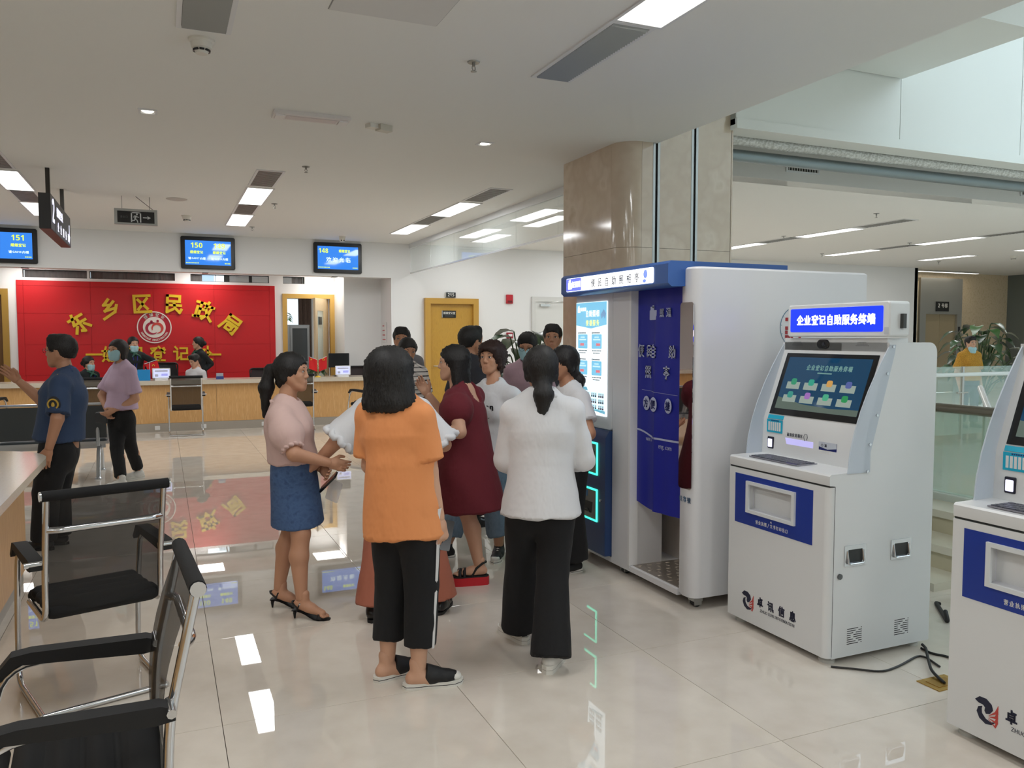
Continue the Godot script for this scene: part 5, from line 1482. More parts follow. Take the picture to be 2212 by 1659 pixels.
func build_booth() -> void:
	# faces -x in the hall; here front is +z, x runs along the hall
	var b := thing("photo_booth", "tall white and blue self-service photo booth with a blue curtain", "photo booth", Vector3(2.76, 0, -4.485), -PI / 2)
	var white := mt("booth_white", rgb8(222, 222, 224), .28)
	var blue := mt("booth_blue", rgb8(52, 96, 168), .32)
	var navy := mt("booth_navy", rgb8(36, 62, 108), .35)
	var up := Transform3D(Basis(Vector3(1, 0, 0), Vector3(0, 0, -1), Vector3(0, 1, 0)), Vector3.ZERO)
	# shell: floor, back, sides, roof; the side towards the terminals has rounded edges
	var mb := MB.new()
	mb.x = up
	var pl := PackedVector2Array([Vector2(.56, 1.29), Vector2(.56, .02), Vector2(.62, .0)])
	for k in 6:
		var a := -PI / 2 + PI / 2 * k / 5
		pl.append(Vector2(.655 + .06 * cos(a), .06 + .06 * sin(a)))
	pl.append_array(PackedVector2Array([Vector2(.715, 1.29)]))
	mb.prism(pl, .07, 1.975, .012)
	part(mb, "side_panel", white, b)
	part(MB.new().bx(-.715, .07, -1.29, -.66, 1.96, -.02), "far_side_panel", white, b)
	part(MB.new().bx(-.66, .07, -1.29, .56, 1.96, -1.25), "back_panel", mt("booth_inner", rgb8(214, 206, 196), .5), b)
	part(MB.new().bx(-.66, 1.93, -1.25, .56, 1.96, -.02), "roof_panel", white, b)
	part(MB.new().bx(-.715, .05, -1.28, .56, .085, -.005), "base_frame", white, b)
	part(MB.new().bx(-.66, .085, -1.25, .03, 1.93, -.4), "machine_housing", mt("booth_inner", Color.WHITE), b)
	# diamond plate floor
	var fl2 := part(MB.new().bx(.035, .085, -1.25, .555, .09, -.03), "floor_plate", mt("plate_alu", rgb8(158, 150, 142), .34, .6), b)
	var st := MB.new()
	for i in 9:
		for k in 17:
			var x := .075 + i * .056
			var z := -.06 - k * .07 - (.035 if i % 2 else 0.0)
			if z > -1.2:
				st.ell(Vector3(x, .09, z), Vector3(.02, .004, .009) if i % 2 else Vector3(.011, .004, .019), 8)
	var stud := part(st, "tread_studs", mt("plate_alu2", rgb8(190, 182, 172), .3, .6), fl2)
	stud.set_meta("kind", "stuff")
	# vent slots on the inner wall
	var vs := MB.new()
	for r in 9:
		for k in range(0, 9 - r):
			vs.bx(.5 - k * .052, .2 + r * .032, -1.249, .54 - k * .052, .208 + r * .032, -1.246)
	part(vs, "vent_slots", mt("slot_dark", rgb8(50, 46, 42), .8), b)
	# front: white panel with light box above, post, mirror post
	part(MB.new().rr(-.715, .945, -.2, 1.94, .03, -.03, 0, .006), "front_panel", white, b)
	part(MB.new().bx(-.19, .07, -.25, .035, 1.9, -.001), "door_post", white, b)
	part(MB.new().bx(.02, .09, -.06, .04, 1.88, .004), "post_edge", mt("booth_edge", rgb8(232, 232, 232), .3), b)
	var lb := part(MB.new().rr(-.7, 1.035, -.262, 1.82, .004, 0, .006), "light_box", glow("poster_white", Color(.9, .97, 1.0), 1.05), b)
	poster(lb)
	# mirror
	part(MB.new().rr(.573, .7, .698, 1.775, .02, -.001, .003), "mirror", mt("mirror", rgb8(200, 190, 188), .02, 1.0), b)
	wparts(b, "mirror_caption", mt("caption_blue", rgb8(60, 96, 130), .5), "仪容镜", .635, .638, .034, .04, .09, 0, .0015)
	# lower blue machine cabinet with two lit trays
	mb = MB.new()
	mb.x = Transform3D(Basis(Vector3(0, 0, 1), Vector3(0, 1, 0), Vector3(-1, 0, 0)), Vector3.ZERO)
	mb.prism(PackedVector2Array([Vector2(-.4, .095), Vector2(.05, .095), Vector2(.05, .9), Vector2(.02, .945), Vector2(-.4, .945)]), .195, .71)
	part(mb, "machine_cabinet", navy, b)
	var led := glow("led_cyan", Color(.1, .95, .75), 1.5)
	for y in [.31, .632]:
		var fr := MB.new()
		fr.ring(-.69, y, -.295, y + .225, -.678, y + .012, -.307, y + .213, .05, .058)
		var o := part(fr, "led_frame", led, b)
		part(MB.new().bx(-.678, y + .012, .05, -.307, y + .213, .054), "tray_plate", mt("tray_grey", rgb8(120, 120, 116), .35, .3), o)
		if y < .5:
			part(MB.new().prism(PackedVector2Array([Vector2(-.6, y + .125), Vector2(-.36, y + .125), Vector2(-.375, y + .05), Vector2(-.575, y + .05)]), .054, .056), "tray_mouth", mt("tray_dark", rgb8(52, 48, 44), .6), o)
			part(MB.new().prism(PackedVector2Array([Vector2(-.58, y + .16), Vector2(-.58, y + .2), Vector2(-.43, y + .2), Vector2(-.43, y + .16), Vector2(-.505, y + .148)]), .054, .057), "tray_label", mt("tray_blue", rgb8(70, 120, 170), .4), o)
			part(MB.new().tube([Vector3(-.54, y + .08, .058), Vector3(-.46, y + .065, .058), Vector3(-.42, y + .075, .058), Vector3(-.39, y + .05, .058)], .003, 5), "loose_wire", mt("black_plastic", Color.BLACK), o)
		else:
			part(MB.new().bx(-.66, y + .125, .054, -.33, y + .165, .0565), "card_slot", mt("tray_dark", Color.BLACK), o)
			part(MB.new().bx(-.55, y + .04, .054, -.42, y + .06, .0555), "tray_text", mt("tray_text", rgb8(70, 70, 66), .5), o)
	part(MB.new().tube([Vector3(-.245, .47, .05), Vector3(-.245, .47, .062)], .009, 10), "lock", mt("chrome", Color.WHITE), b)
	# top sign
	mb = MB.new()
	mb.x = Transform3D(Basis(Vector3(0, 0, 1), Vector3(0, 1, 0), Vector3(-1, 0, 0)), Vector3.ZERO)
	mb.prism(PackedVector2Array([Vector2(-.75, 1.975), Vector2(-.04, 1.975), Vector2(-.04, 1.87), Vector2(.09, 1.865), Vector2(.115, 1.885), Vector2(.115, 1.995), Vector2(.095, 2.012), Vector2(-.75, 2.012)]), -.61, .728)
	part(mb, "canopy", blue, b)
	part(MB.new().bx(-.72, 1.96, -1.25, .7, 1.975, -.04), "roof_edge", white, b)
	var sg := part(MB.new().rr(-.637, 1.893, .463, 1.985, .012, .115, .121), "sign_panel", glow("sign_bright", Color(1, 1, 1), 1.5), b)
	part(MB.new().rr(-.634, 1.896, -.415, 1.982, .01, .121, .1225), "logo_field", glow("logo_blue", Color(.06, .25, .9), .9), sg)
	var lg := MB.new()
	camera_mark(lg, -.575, 1.937, .055, .1225, .124)
	words(lg, "证照通", -.485, 1.94, .042, .042, .12, .1225, .124)
	part(lg, "logo_mark", glow("sign_bright", Color.WHITE, 1.5), sg)
	wparts(sg, "character", mt("sign_ink", rgb8(60, 74, 100), .5), "便民自助照相亭", .02, 1.935, .058, .09, .07, .121, .1225, .85)
	lg = MB.new()
	lg.ell(Vector3(.385, 1.95, .122), Vector3(.022, .026, .0015), 14).ell(Vector3(.375, 1.91, .122), Vector3(.018, .011, .0015), 12)
	part(lg, "figure_mark", glow("logo_blue2", Color(.12, .4, .85), .9), sg)
	# curtain
	var cm := mt("curtain_blue", rgb8(24, 34, 150), .55)
	cm.rim_enabled = true
	cm.rim = .2
	cm.backlight_enabled = true
	cm.backlight = Color(.02, .03, .16)
	var rows := []
	for r in 28:
		var v := r / 27.0
		var row := []
		for k in 36:
			var u := k / 35.0
			var bottom := .515 - .03 * smoothstep(0.0, .3, u) + .01 * u
			row.append(curtain_at(u, lerpf(1.9, bottom, v)))
		rows.append(row)
	var cu := part(MB.new().grid(rows), "curtain", cm, b)
	var pr := mt("curtain_print", rgb8(182, 188, 216), .6)
	for q in [["便", .1, 1.49], ["民", .27, 1.49], ["自", .42, 1.49], ["助", .78, 1.488], ["照", .25, 1.36], ["亭", .68, 1.36]]:
		var pm := MB.new()
		on_curtain(pm, q[0], q[1], q[2], .08, .11)
		part(pm, "curtain_character", pr, cu)
	for q in [[.22, "方"], [.45, "便"], [.72, "捷"]]:
		var cd := MB.new()
		var p := curtain_at(q[0], 1.16)
		cd.ell(p + Vector3(0, 0, .008), Vector3(.038, .046, .003), 20)
		part(cd, "badge_disc", pr, cu)
		var g := MB.new()
		on_curtain(g, q[1], q[0], 1.16, .055, .1, .0115)
		part(g, "badge_character", mt("curtain_ink", rgb8(30, 40, 110), .6), cu)
	var lgm := MB.new()
	var lp := curtain_at(.36, 1.72)
	camera_mark(lgm, lp.x, lp.y, .075, lp.z + .004, lp.z + .007)
	part(lgm, "curtain_camera_mark", pr, cu)
	lgm = MB.new()
	on_curtain(lgm, "照", .55, 1.725, .052, .12)
	on_curtain(lgm, "通", .7, 1.725, .056, .12)
	part(lgm, "curtain_logo", pr, cu)
	var ln := MB.new()
	var ln2 := MB.new()
	for k in 17:
		var u := .12 + k * .05
		var a := curtain_at(u, 1.245 - .02 * u)
		var c := curtain_at(u + .05, 1.245 - .02 * (u + .05))
		if u < .84:
			ln.quad(a + Vector3(0, -.001, .004), c + Vector3(0, -.001, .004), c + Vector3(0, .001, .004), a + Vector3(0, .001, .004))
		u = k / 17.0
		a = curtain_at(u, .985 - .035 * smoothstep(.05, .4, u))
		c = curtain_at(u + 1 / 17.0, .985 - .035 * smoothstep(.05, .4, u + 1 / 17.0))
		ln2.quad(a + Vector3(0, -.006, .004), c + Vector3(0, -.006, .004), c + Vector3(0, .006, .004), a + Vector3(0, .006, .004))
	part(ln, "thin_line", pr, cu)
	part(ln2, "thick_line", pr, cu)
	latin("ww.i", .035, .001, pr, "web_address", cu, curtain_at(.28, .935) + Vector3(0, 0, .006))
	latin("eng. com", .035, .001, pr, "web_address", cu, curtain_at(.66, .905) + Vector3(0, 0, .006))
	part(MB.new().tube([Vector3(.03, 1.905, -.06), Vector3(.56, 1.905, -.06)], .009, 8), "curtain_rail", mt("chrome", Color.WHITE), b)
	# round clock sticker on the side
	var ck := Node3D.new()
	ck.name = "clock_sticker"
	b.add_child(ck)
	ck.transform = Transform3D(Basis(Vector3.UP, PI / 2), Vector3(.716, 1.635, -.73))
	var rg := MB.new()
	swoosh(rg, 0, 0, .122, 60, 230, .003, .004, 0, .001)
	for k in 7:
		var a := deg_to_rad(70 + k * 26)
		rg.bx(cos(a) * .114 - .002, sin(a) * .114 - .002, 0, cos(a) * .114 + .002, sin(a) * .114 + .002, .001)
	part(rg, "dial_ring", mt("dial_blue", rgb8(60, 110, 140), .5), ck)
	var dg := MB.new()
	var digits := [["###", "..#", "###", "#..", "###"], [".#.", "#.#", "#.#", "#.#", ".#."]]
	for q in 2:
		for r in 5:
			for k in 3:
				if digits[q][r][k] == "#":
					dg.bx(-.085 + q * .082 + k * .021, .036 - r * .026, 0, -.067 + q * .082 + k * .021, .057 - r * .026, .0015)
	part(dg, "digit_squares", mt("digit_red", rgb8(170, 20, 34), .45), ck)
	# castors
	for q in [[-.62, -.1], [-.1, -.06], [.64, -.08], [.64, -1.2], [-.62, -1.2]]:
		var cs := part(MB.new().bx(q[0] - .03, .035, q[1] - .03, q[0] + .03, .055, q[1] + .03).bx(q[0] + .022, .012, q[1] - .025, q[0] + .028, .04, q[1] + .025).bx(q[0] - .028, .012, q[1] - .025, q[0] - .022, .04, q[1] + .025), "castor_bracket", mt("brushed_steel", Color.WHITE), b)
		part(MB.new().tube([Vector3(q[0] - .02, .024, q[1]), Vector3(q[0] + .02, .024, q[1])], .024, 14), "wheel", mt("rubber", rgb8(30, 30, 30), .6), cs)
	# lamp inside the booth
	var il := part(MB.new().bx(.2, 1.9, -.9, .45, 1.925, -.6), "booth_lamp", glow("booth_lamp", Color(1, .97, .9), 2.0), b)
	area(il, Vector3(.32, 1.89, -.75), Vector2(.22, .26), .06, Color(1, .95, .86))

func curtain_at(u: float, y: float) -> Vector3:
	var t := clampf((1.9 - y) / 1.4, 0, 1)
	var w := .004 * sin(u * 19.0) * (.5 + .5 * t) + .022 * smoothstep(.38, .43, u) * (1.0 - smoothstep(.43, .9, u)) * smoothstep(.0, .4, t)
	return Vector3(.04 + u * (.505 + .01 * t) - .02 * sin(t * PI) * (1 - u) * 0.0, y, -.05 + w)
func on_curtain(mb: MB, ch: String, u: float, y: float, s: float, w: float, lift := .006) -> void:
	var p := curtain_at(u, y)
	glyph(mb, ch, p.x, p.y, s, w, p.z + lift, p.z + lift + .002, 0, .85)
func camera_mark(mb: MB, cx: float, cy: float, s: float, z0: float, z1: float) -> void:
	mb.rr(cx - s * .5, cy - s * .5, cx + s * .5, cy + s * .3, s * .06, z0, z1)
	mb.bx(cx - s * .38, cy + s * .3, z0, cx + s * .12, cy + s * .6, z1)
	mb.bx(cx - s * .1, cy + s * .5, z0, cx + s * .1, cy + s * .72, z1)
# print on the light box: local coordinates of the booth front
func poster(p: Node) -> void:
	var z := .006
	var aq := glow("poster_aqua", Color(.28, .72, .88), .75)
	var pale := glow("poster_pale", Color(.72, .88, .95), .8)
	var mb := MB.new()
	mb.prism(PackedVector2Array([Vector2(-.697, 1.817), Vector2(-.265, 1.817), Vector2(-.265, 1.66), Vector2(-.48, 1.635), Vector2(-.697, 1.66)]), z, z + .001)
	part(mb, "banner_print", aq, p)
	mb = MB.new()
	camera_mark(mb, -.655, 1.77, .04, z + .001, z + .002)
	words(mb, "证照通", -.59, 1.772, .026, .027, .1, z + .001, z + .002)
	words(mb, "自助照相", -.46, 1.74, .045, .05, .1, z + .001, z + .002)
	part(mb, "banner_characters", glow("poster_white", Color.WHITE, 1.0), p)
	mb = MB.new()
	words(mb, "便捷服务", -.46, 1.675, .04, .05, .12, z + .001, z + .002)
	part(mb, "banner_caption", glow("poster_yellow", Color(.8, .9, .5), .8), p)
	mb = MB.new()
	mb.prism(PackedVector2Array([Vector2(-.345, 1.73), Vector2(-.3, 1.765), Vector2(-.27, 1.735), Vector2(-.285, 1.7), Vector2(-.31, 1.72), Vector2(-.33, 1.7)]), z + .001, z + .002)
	part(mb, "arrow_mark", glow("poster_mid", Color(.12, .5, .72), .7), p)
	for i in 2:
		for k in 2:
			var cx := -.6 + i * .2
			var cy := 1.545 - k * .185
			part(MB.new().rr(cx - .07, cy - .05, cx + .07, cy + .05, .008, z, z + .001), "step_card", aq, p)
			mb = MB.new()
			for q in 8:
				mb.bx(cx - .05 + q * .012, cy + .056, z, cx - .042 + q * .012, cy + .064, z + .001)
				mb.bx(cx - .06 + q * .016, cy - .068, z, cx - .05 + q * .016, cy - .06, z + .001)
				if q < 6:
					mb.bx(cx - .05 + q * .016, cy - .084, z, cx - .04 + q * .016, cy - .077, z + .001)
			part(mb, "step_text", glow("poster_ink", Color(.1, .12, .14), .4, Color(.1, .1, .1)), p).set_meta("kind", "stuff")
			part(MB.new().ell(Vector3(cx - .06, cy + .06, z + .001), Vector3(.006, .009, .001), 8), "step_bullet", glow("poster_ink", Color.BLACK, .4), p)
			mb = MB.new()
			mb.bx(cx - .035 + .03 * i, cy - .03, z + .001, cx + .02 + .03 * i, cy - .012, z + .002)
			part(mb, "button_mark", glow("poster_red", Color(.85, .3, .38), .7), p)
			part(MB.new().bx(cx - .05, cy + .008, z + .001, cx + .05, cy + .018, z + .002).bx(cx - .03, cy + .026, z + .001, cx + .03, cy + .034, z + .002), "card_lines", pale, p)
	mb = MB.new()
	mb.prism(PackedVector2Array([Vector2(-.69, 1.225), Vector2(-.54, 1.225), Vector2(-.52, 1.2), Vector2(-.69, 1.2)]), z, z + .001)
	mb.prism(PackedVector2Array([Vector2(-.44, 1.085), Vector2(-.28, 1.07), Vector2(-.28, 1.05), Vector2(-.43, 1.065)]), z, z + .001)
	part(mb, "ribbon_print", glow("poster_mid2", Color(.1, .6, .72), .7), p)
	for i in 4:
		for k in 3:
			var cx := -.635 + i * .1
			var cy := 1.175 - k * .042
			part(MB.new().bx(cx - .042, cy - .018, z, cx + .042, cy + .018, z + .001), "sample_card", pale, p)
			mb = MB.new()
			for q in 3:
				mb.ell(Vector3(cx - .026 + q * .026, cy + .006, z + .001), Vector3(.005, .006, .001), 8)
				mb.bx(cx - .034 + q * .026, cy - .015, z + .001, cx - .018 + q * .026, cy - .002, z + .002)
			part(mb, "sample_figures", glow("poster_fig%d" % ((i + k) % 2), [Color(.2, .25, .3), Color(.35, .2, .25)][(i + k) % 2], .4, Color(.15, .15, .18)), p)

func build_kiosks() -> void:
	var k := kiosk()
	k.position = Vector3(2.88, 0, -3.235)
	k.rotation.y = -PI / 2
	copy(k, Vector3(2.855, 0, -1.835), -PI / 2, "white self-service terminal standing alone, cut by the frame, with the cable trailing towards it")
	# cables on the floor between the terminals and a brass floor box
	var dk := mt("cable_dark", rgb8(44, 42, 42), .5)
	one(MB.new().tube(bend([fl(1795, 1440, .006), fl(1850, 1445, .006), fl(1905, 1452, .006), fl(1940, 1440, .006), fl(1990, 1412, .006), fl(2030, 1440, .006)], .1), .005, 8), "grey_cable", dk, "thin dark cable curling over the floor beside the terminal foot", "cable")
	one(MB.new().tube(bend([fl(1992, 1392, .03), fl(2000, 1400, .024), fl(2004, 1420, .024), fl(2012, 1450, .02), fl(2040, 1475, .01)], .1), .007, 8), "black_cable", mt("rubber", Color.BLACK), "thick black cable looping from behind the terminal", "cable")
	one(MB.new().tube(bend([fl(1990, 1400, .006), fl(2012, 1412, .006), fl(2050, 1418, .006), fl(2080, 1440, .006)], .1), .006, 8), "power_lead", mt("rubber", Color.BLACK), "black power lead running from the first terminal behind the second", "cable")
	var fb := thing("floor_box", "square brass floor socket plate between the terminals", "socket", Vector3(3.23, 0, -2.52))
	part(MB.new().bx(-.09, .0005, -.06, .09, .004, .06), "brass_plate", mt("brass", rgb8(190, 150, 70), .3, .8), fb)
	part(MB.new().bx(-.06, .004, -.035, .06, .006, .035), "lid", mt("brass2", rgb8(170, 132, 60), .35, .8), fb)

func kiosk() -> Node3D:
	var t := thing("service_terminal", "white self-service terminal beside the photo booth with steel side handles", "terminal", Vector3.ZERO, 0, "self-service terminals")
	var white := mt("kiosk_white", rgb8(226, 228, 228), .25)
	var blue := mt("kiosk_blue", rgb8(24, 56, 150), .35)
	var ink := mt("kiosk_ink", rgb8(26, 30, 56), .5)
	var side := Transform3D(Basis(Vector3(0, 0, 1), Vector3(0, 1, 0), Vector3(-1, 0, 0)), Vector3.ZERO)
	# body: profile (depth, height) pushed across the width
	var pr := PackedVector2Array([Vector2(-.69, .03), Vector2(-.036, .03), Vector2(-.036, .868), Vector2(-.002, .873), Vector2(0, .88), Vector2(0, .918), Vector2(-.008, .926), Vector2(-.212, .93), Vector2(-.222, 1.125), Vector2(-.362, 1.505), Vector2(-.362, 1.55), Vector2(-.62, 1.55)])
	for q in 6:
		var a := PI / 2 - PI / 2 * q / 5
		pr.append(Vector2(-.64 - .05 * cos(a), 1.5 + .05 * sin(a)))
	var mb := MB.new()
	mb.x = side
	mb.prism(pr, -.365, .365, .003)
	part(mb, "body", white, t)
	# front door with a rounded edge and the output tray
	mb = MB.new()
	mb.ring(-.365, .035, .335, .864, -.205, .65, .135, .79, -.03, 0)
	mb.x = Transform3D(Basis(Vector3(1, 0, 0), Vector3(0, 0, -1), Vector3(0, 1, 0)), Vector3.ZERO)
	var ed := PackedVector2Array([Vector2(.335, .034)])
	for q in 7:
		var a := -PI / 2 + PI / 2 * q / 6
		ed.append(Vector2(.335 + .03 * cos(a), .03 + .03 * sin(a)))
	ed.append(Vector2(.365, .034))
	mb.prism(ed, .035, .864)
	var door := part(mb, "front_door", white, t)
	part(MB.new().bx(-.362, .865, -.034, .363, .872, -.004), "door_gap", mt("gap_dark", rgb8(40, 42, 40), .8), t)
	part(MB.new().bx(.3651, .04, -.0365, .3655, .866, -.034), "door_gap", mt("gap_dark", Color.BLACK), t)
	part(MB.new().ring(-.315, .565, .262, .835, -.205, .65, .135, .79, 0, .0015), "blue_panel", blue, door)
	part(MB.new().ring(-.215, .635, .148, .805, -.195, .652, .128, .788, .0015, .014), "tray_frame", mt("kiosk_frame", rgb8(222, 226, 228), .3), door)
	var lil := mt("tray_white", rgb8(225, 226, 232), .35)
	var tr := MB.new()
	tr.quad(Vector3(-.205, .65, -.13), Vector3(.135, .65, -.13), Vector3(.135, .79, -.13), Vector3(-.205, .79, -.13))
	part(tr, "tray_back", lil, door)
	var tl := OmniLight3D.new()
	tl.name = "tray_led"
	door.add_child(tl)
	tl.position = Vector3(-.03, .775, -.06)
	tl.light_color = Color(.6, .55, 1.0)
	tl.light_energy = .004
	tl.light_size = .01
	tl.omni_range = 5.0
	tl.shadow_enabled = true
	part(MB.new().bx(-.18, .783, -.075, .11, .789, -.045), "led_strip", glow("led_lilac", Color(.75, .7, 1.0), 1.5), door)
	tr = MB.new()
	tr.quad(Vector3(-.205, .65, 0), Vector3(.135, .65, 0), Vector3(.135, .665, -.13), Vector3(-.205, .665, -.13))
	tr.quad(Vector3(-.205, .79, -.13), Vector3(.135, .79, -.13), Vector3(.135, .79, 0), Vector3(-.205, .79, 0))
	tr.quad(Vector3(-.205, .65, 0), Vector3(-.205, .65, -.13), Vector3(-.205, .79, -.13), Vector3(-.205, .79, 0))
	tr.quad(Vector3(.135, .65, -.13), Vector3(.135, .65, 0), Vector3(.135, .79, 0), Vector3(.135, .79, -.13))
	part(tr, "tray_lining", mt("tray_white", rgb8(225, 226, 232), .35), door)
	part(MB.new().prism(PackedVector2Array([Vector2(-.02, .715), Vector2(.134, .745), Vector2(.134, .69)]), -.125, -.05), "paper_slot", mt("black_plastic", Color.BLACK), door)
	var wm := mt("print_white", Color.WHITE)
	mb = MB.new()
	words(mb, "营业执照/文书打印出口", -.025, .595, .021, .0222, .09, .0015, .0025, .85)
	mb.prism(PackedVector2Array([Vector2(-.033, .612), Vector2(-.021, .612), Vector2(-.027, .623)]), .0015, .0025)
	part(mb, "panel_text", wm, door)
	# maker's mark low on the door
	mb = MB.new()
	mb.prism(PackedVector2Array([Vector2(-.246, .182), Vector2(-.228, .199), Vector2(-.2, .2), Vector2(-.178, .185), Vector2(-.172, .165), Vector2(-.184, .148), Vector2(-.2, .142), Vector2(-.206, .152), Vector2(-.204, .165), Vector2(-.212, .172), Vector2(-.232, .174)]), 0, .0015)
	mb.prism(PackedVector2Array([Vector2(-.216, .166), Vector2(-.232, .158), Vector2(-.238, .138), Vector2(-.226, .115), Vector2(-.2, .102), Vector2(-.176, .108), Vector2(-.16, .124), Vector2(-.18, .117), Vector2(-.2, .122), Vector2(-.216, .138), Vector2(-.218, .154)]), 0, .0015)
	part(mb, "logo_wave", ink, door)
	mb = MB.new()
	for q in 4:
		var y := .186 - q * .018
		mb.prism(PackedVector2Array([Vector2(-.19, .138 - q * .004), Vector2(-.164, y - .022), Vector2(-.152, y + .006), Vector2(-.151, y - .009), Vector2(-.16, y - .03)]), 0, .0015)
	part(mb, "logo_feathers", mt("logo_red", rgb8(196, 70, 62), .5), door)
	wparts(door, "maker_character", ink, "卓讯信息", .02, .172, .05, .08, .14, 0, .0015, .85)
	latin("ZHUO XUN INFORMATION", .0215, .001, ink, "maker_letters", door, Vector3(.028, .128, .001))
	# shelf with metal keyboard
	var kb := part(MB.new().bx(-.25, .929, -.17, .11, .934, -.035), "keyboard", mt("keyboard_steel", rgb8(160, 160, 170), .35, .6), t)
	var keys := MB.new()
	for r in 5:
		for q in 14:
			keys.bx(-.242 + q * .0248, .934, -.16 + r * .024, -.221 + q * .0248, .938, -.14 + r * .024)
	part(keys, "keys", mt("key_grey", rgb8(96, 98, 108), .4, .3), kb).set_meta("kind", "stuff")
	part(MB.new().bx(.03, .934, -.07, .1, .936, -.04), "touchpad", mt("touchpad", rgb8(96, 92, 150), .4), kb)
	# vertical fascia: sticker, reader, camera recess
	part(MB.new().prism(PackedVector2Array([Vector2(-.32, 1.05), Vector2(-.2, 1.05), Vector2(-.2, 1.122), Vector2(-.32, 1.122)]), -.2185, -.215), "aqua_sticker", mt("sticker_aqua", rgb8(22, 176, 210), .4), t)
	var slope := atan2(.14, .38)
	var tilt := Transform3D(Basis(Vector3.RIGHT, -slope), Vector3(0, 1.125, -.222))
	mb = MB.new()
	mb.x = tilt
	mb.bx(-.32, 0, 0, -.2, .022, .003)
	part(mb, "aqua_sticker_fold", mt("sticker_aqua", Color.AQUA), t)
	mb = MB.new()
	for q in 6:
		mb.bx(-.308 + q * .017, 1.06, -.215, -.296 + q * .017, 1.108, -.2142)
	part(mb, "sticker_cards", mt("card_white", Color.WHITE), t)
	mb = MB.new()
	for q in 7:
		mb.bx(-.285 + q * .009, 1.113, -.215, -.279 + q * .009, 1.119, -.2142)
	part(mb, "sticker_title", mt("sticker_ink", rgb8(30, 50, 120), .5), t)
	part(MB.new().rr(-.307, .96, -.262, 1.025, .005, -.218, -.208, .002), "reader_frame", mt("reader_black", rgb8(26, 26, 46), .4), t)
	part(MB.new().rr(-.301, .968, -.268, 1.014, .004, -.208, -.2065), "reader_window", glow("reader_light", Color(.85, .85, 1), .8), t)
	mb = MB.new()
	mb.prism(PackedVector2Array([Vector2(-.175, 1.032), Vector2(.03, 1.03), Vector2(.03, .945), Vector2(-.15, .947)]), -.218, -.2155)
	part(mb, "lit_window", glow("window_lilac", Color(.66, .64, .95), .5, rgb8(210, 208, 232)), t)
	mb = MB.new()
	words(mb, "高拍仪拍摄区", -.105, 1.052, .019, .02, .08, -.217, -.2155, .85)
	part(mb, "fascia_text", mt("fascia_ink", rgb8(80, 84, 96), .5), t)
	part(MB.new().tube([Vector3(-.03, 1.03, -.215), Vector3(-.038, 1.05, -.215), Vector3(-.03, 1.066, -.215), Vector3(-.015, 1.066, -.215), Vector3(-.01, 1.05, -.215), Vector3(-.02, 1.035, -.215)], .0012, 5), "hand_icon", mt("fascia_ink", Color.GRAY), t)
	part(MB.new().bx(.07, .96, -.219, .19, 1.04, -.2155), "notice_card", mt("notice_blue", rgb8(26, 40, 110), .5), t)
	part(MB.new().prism(PackedVector2Array([Vector2(.07, 1.04), Vector2(.19, 1.04), Vector2(.19, 1.014), Vector2(.13, 1.005), Vector2(.07, 1.016)]), -.2155, -.2145), "notice_head", mt("notice_grey", rgb8(200, 206, 216), .5), t)
	mb = MB.new()
	words(mb, "温", .118, 1.024, .016, .018, .1, -.2145, -.2135)
	swoosh(mb, .095, 1.024, .006, 0, 359, .002, .002, -.2145, -.2135)
	part(mb, "notice_title", mt("fascia_ink", Color.GRAY), t)
	mb = MB.new()
	for r in 3:
		for q in 6:
			mb.bx(.082 + q * .016, .992 - r * .012, -.2155, .093 + q * .016, .998 - r * .012, -.2145)
	part(mb, "notice_lines", wm, t)
	# tilted touch screen
	mb = MB.new()
	mb.x = tilt
	mb.bx(-.318, .028, -.005, .318, .385, .004)
	var scr := part(mb, "screen_bezel", mt("bezel", rgb8(20, 22, 26), .15), t)
	mb = MB.new()
	mb.x = tilt
	mb.bx(-.288, .062, .004, .288, .362, .005)
	part(mb, "display", glow("kiosk_screen", Color(.06, .24, .36), .7, Color(.03, .05, .07)), scr)
	mat_gloss("kiosk_screen", .06)
	mb = MB.new()
	mb.x = tilt
	var sand := PackedVector2Array([Vector2(-.288, .062), Vector2(.288, .062), Vector2(.288, .095), Vector2(.1, .088), Vector2(-.1, .098), Vector2(-.288, .13)])
	mb.prism(sand, .005, .0052)
	part(mb, "screen_shore", glow("screen_sand", Color(.36, .42, .38), .6, Color(.1, .1, .1)), scr)
	mb = MB.new()
	mb.x = tilt
	words(mb, "企业登记自助服务终端", .02, .305, .03, .032, .13, .005, .0055, .85)
	mb.bx(-.05, .272, .005, .05, .279, .0055)
	part(mb, "screen_title", glow("screen_text", Color(.45, .62, .6), .6, Color(.1, .1, .1)), scr)
	var ic := [Color(.15, .55, .4), Color(.15, .6, .5), Color(.8, .6, .3), Color(.3, .35, .6), Color(.2, .55, .5), Color(.6, .4, .7), Color(.25, .65, .5), Color(.1, .55, .3)]
	for q in 8:
		var x := -.2 + (q % 4) * .128
		var y := .205 - (q / 4) * .075
		mb = MB.new()
		mb.x = tilt
		mb.bx(x - .048, y - .026, .005, x + .048, y + .014, .0055)
		var tile := part(mb, "menu_tile", glow("tile_pale", Color(.6, .66, .62), .6, Color(.2, .2, .2)), scr)
		mb = MB.new()
		mb.x = tilt
		mb.rr(x - .02, y - .002, x + .02, y + .034, .012, .0055, .006)
		part(mb, "menu_icon", glow("icon_%d" % q, ic[q], .7, Color(.1, .1, .1)), tile)
	# head strip with camera, sign box above
	part(MB.new().bx(-.352, 1.505, -.5, .352, 1.572, -.362), "head_strip", white, t)
	part(MB.new().rr(-.105, 1.515, -.02, 1.563, .022, -.362, -.354, .004), "camera_window", mt("lens_black", rgb8(16, 17, 20), .12), t)
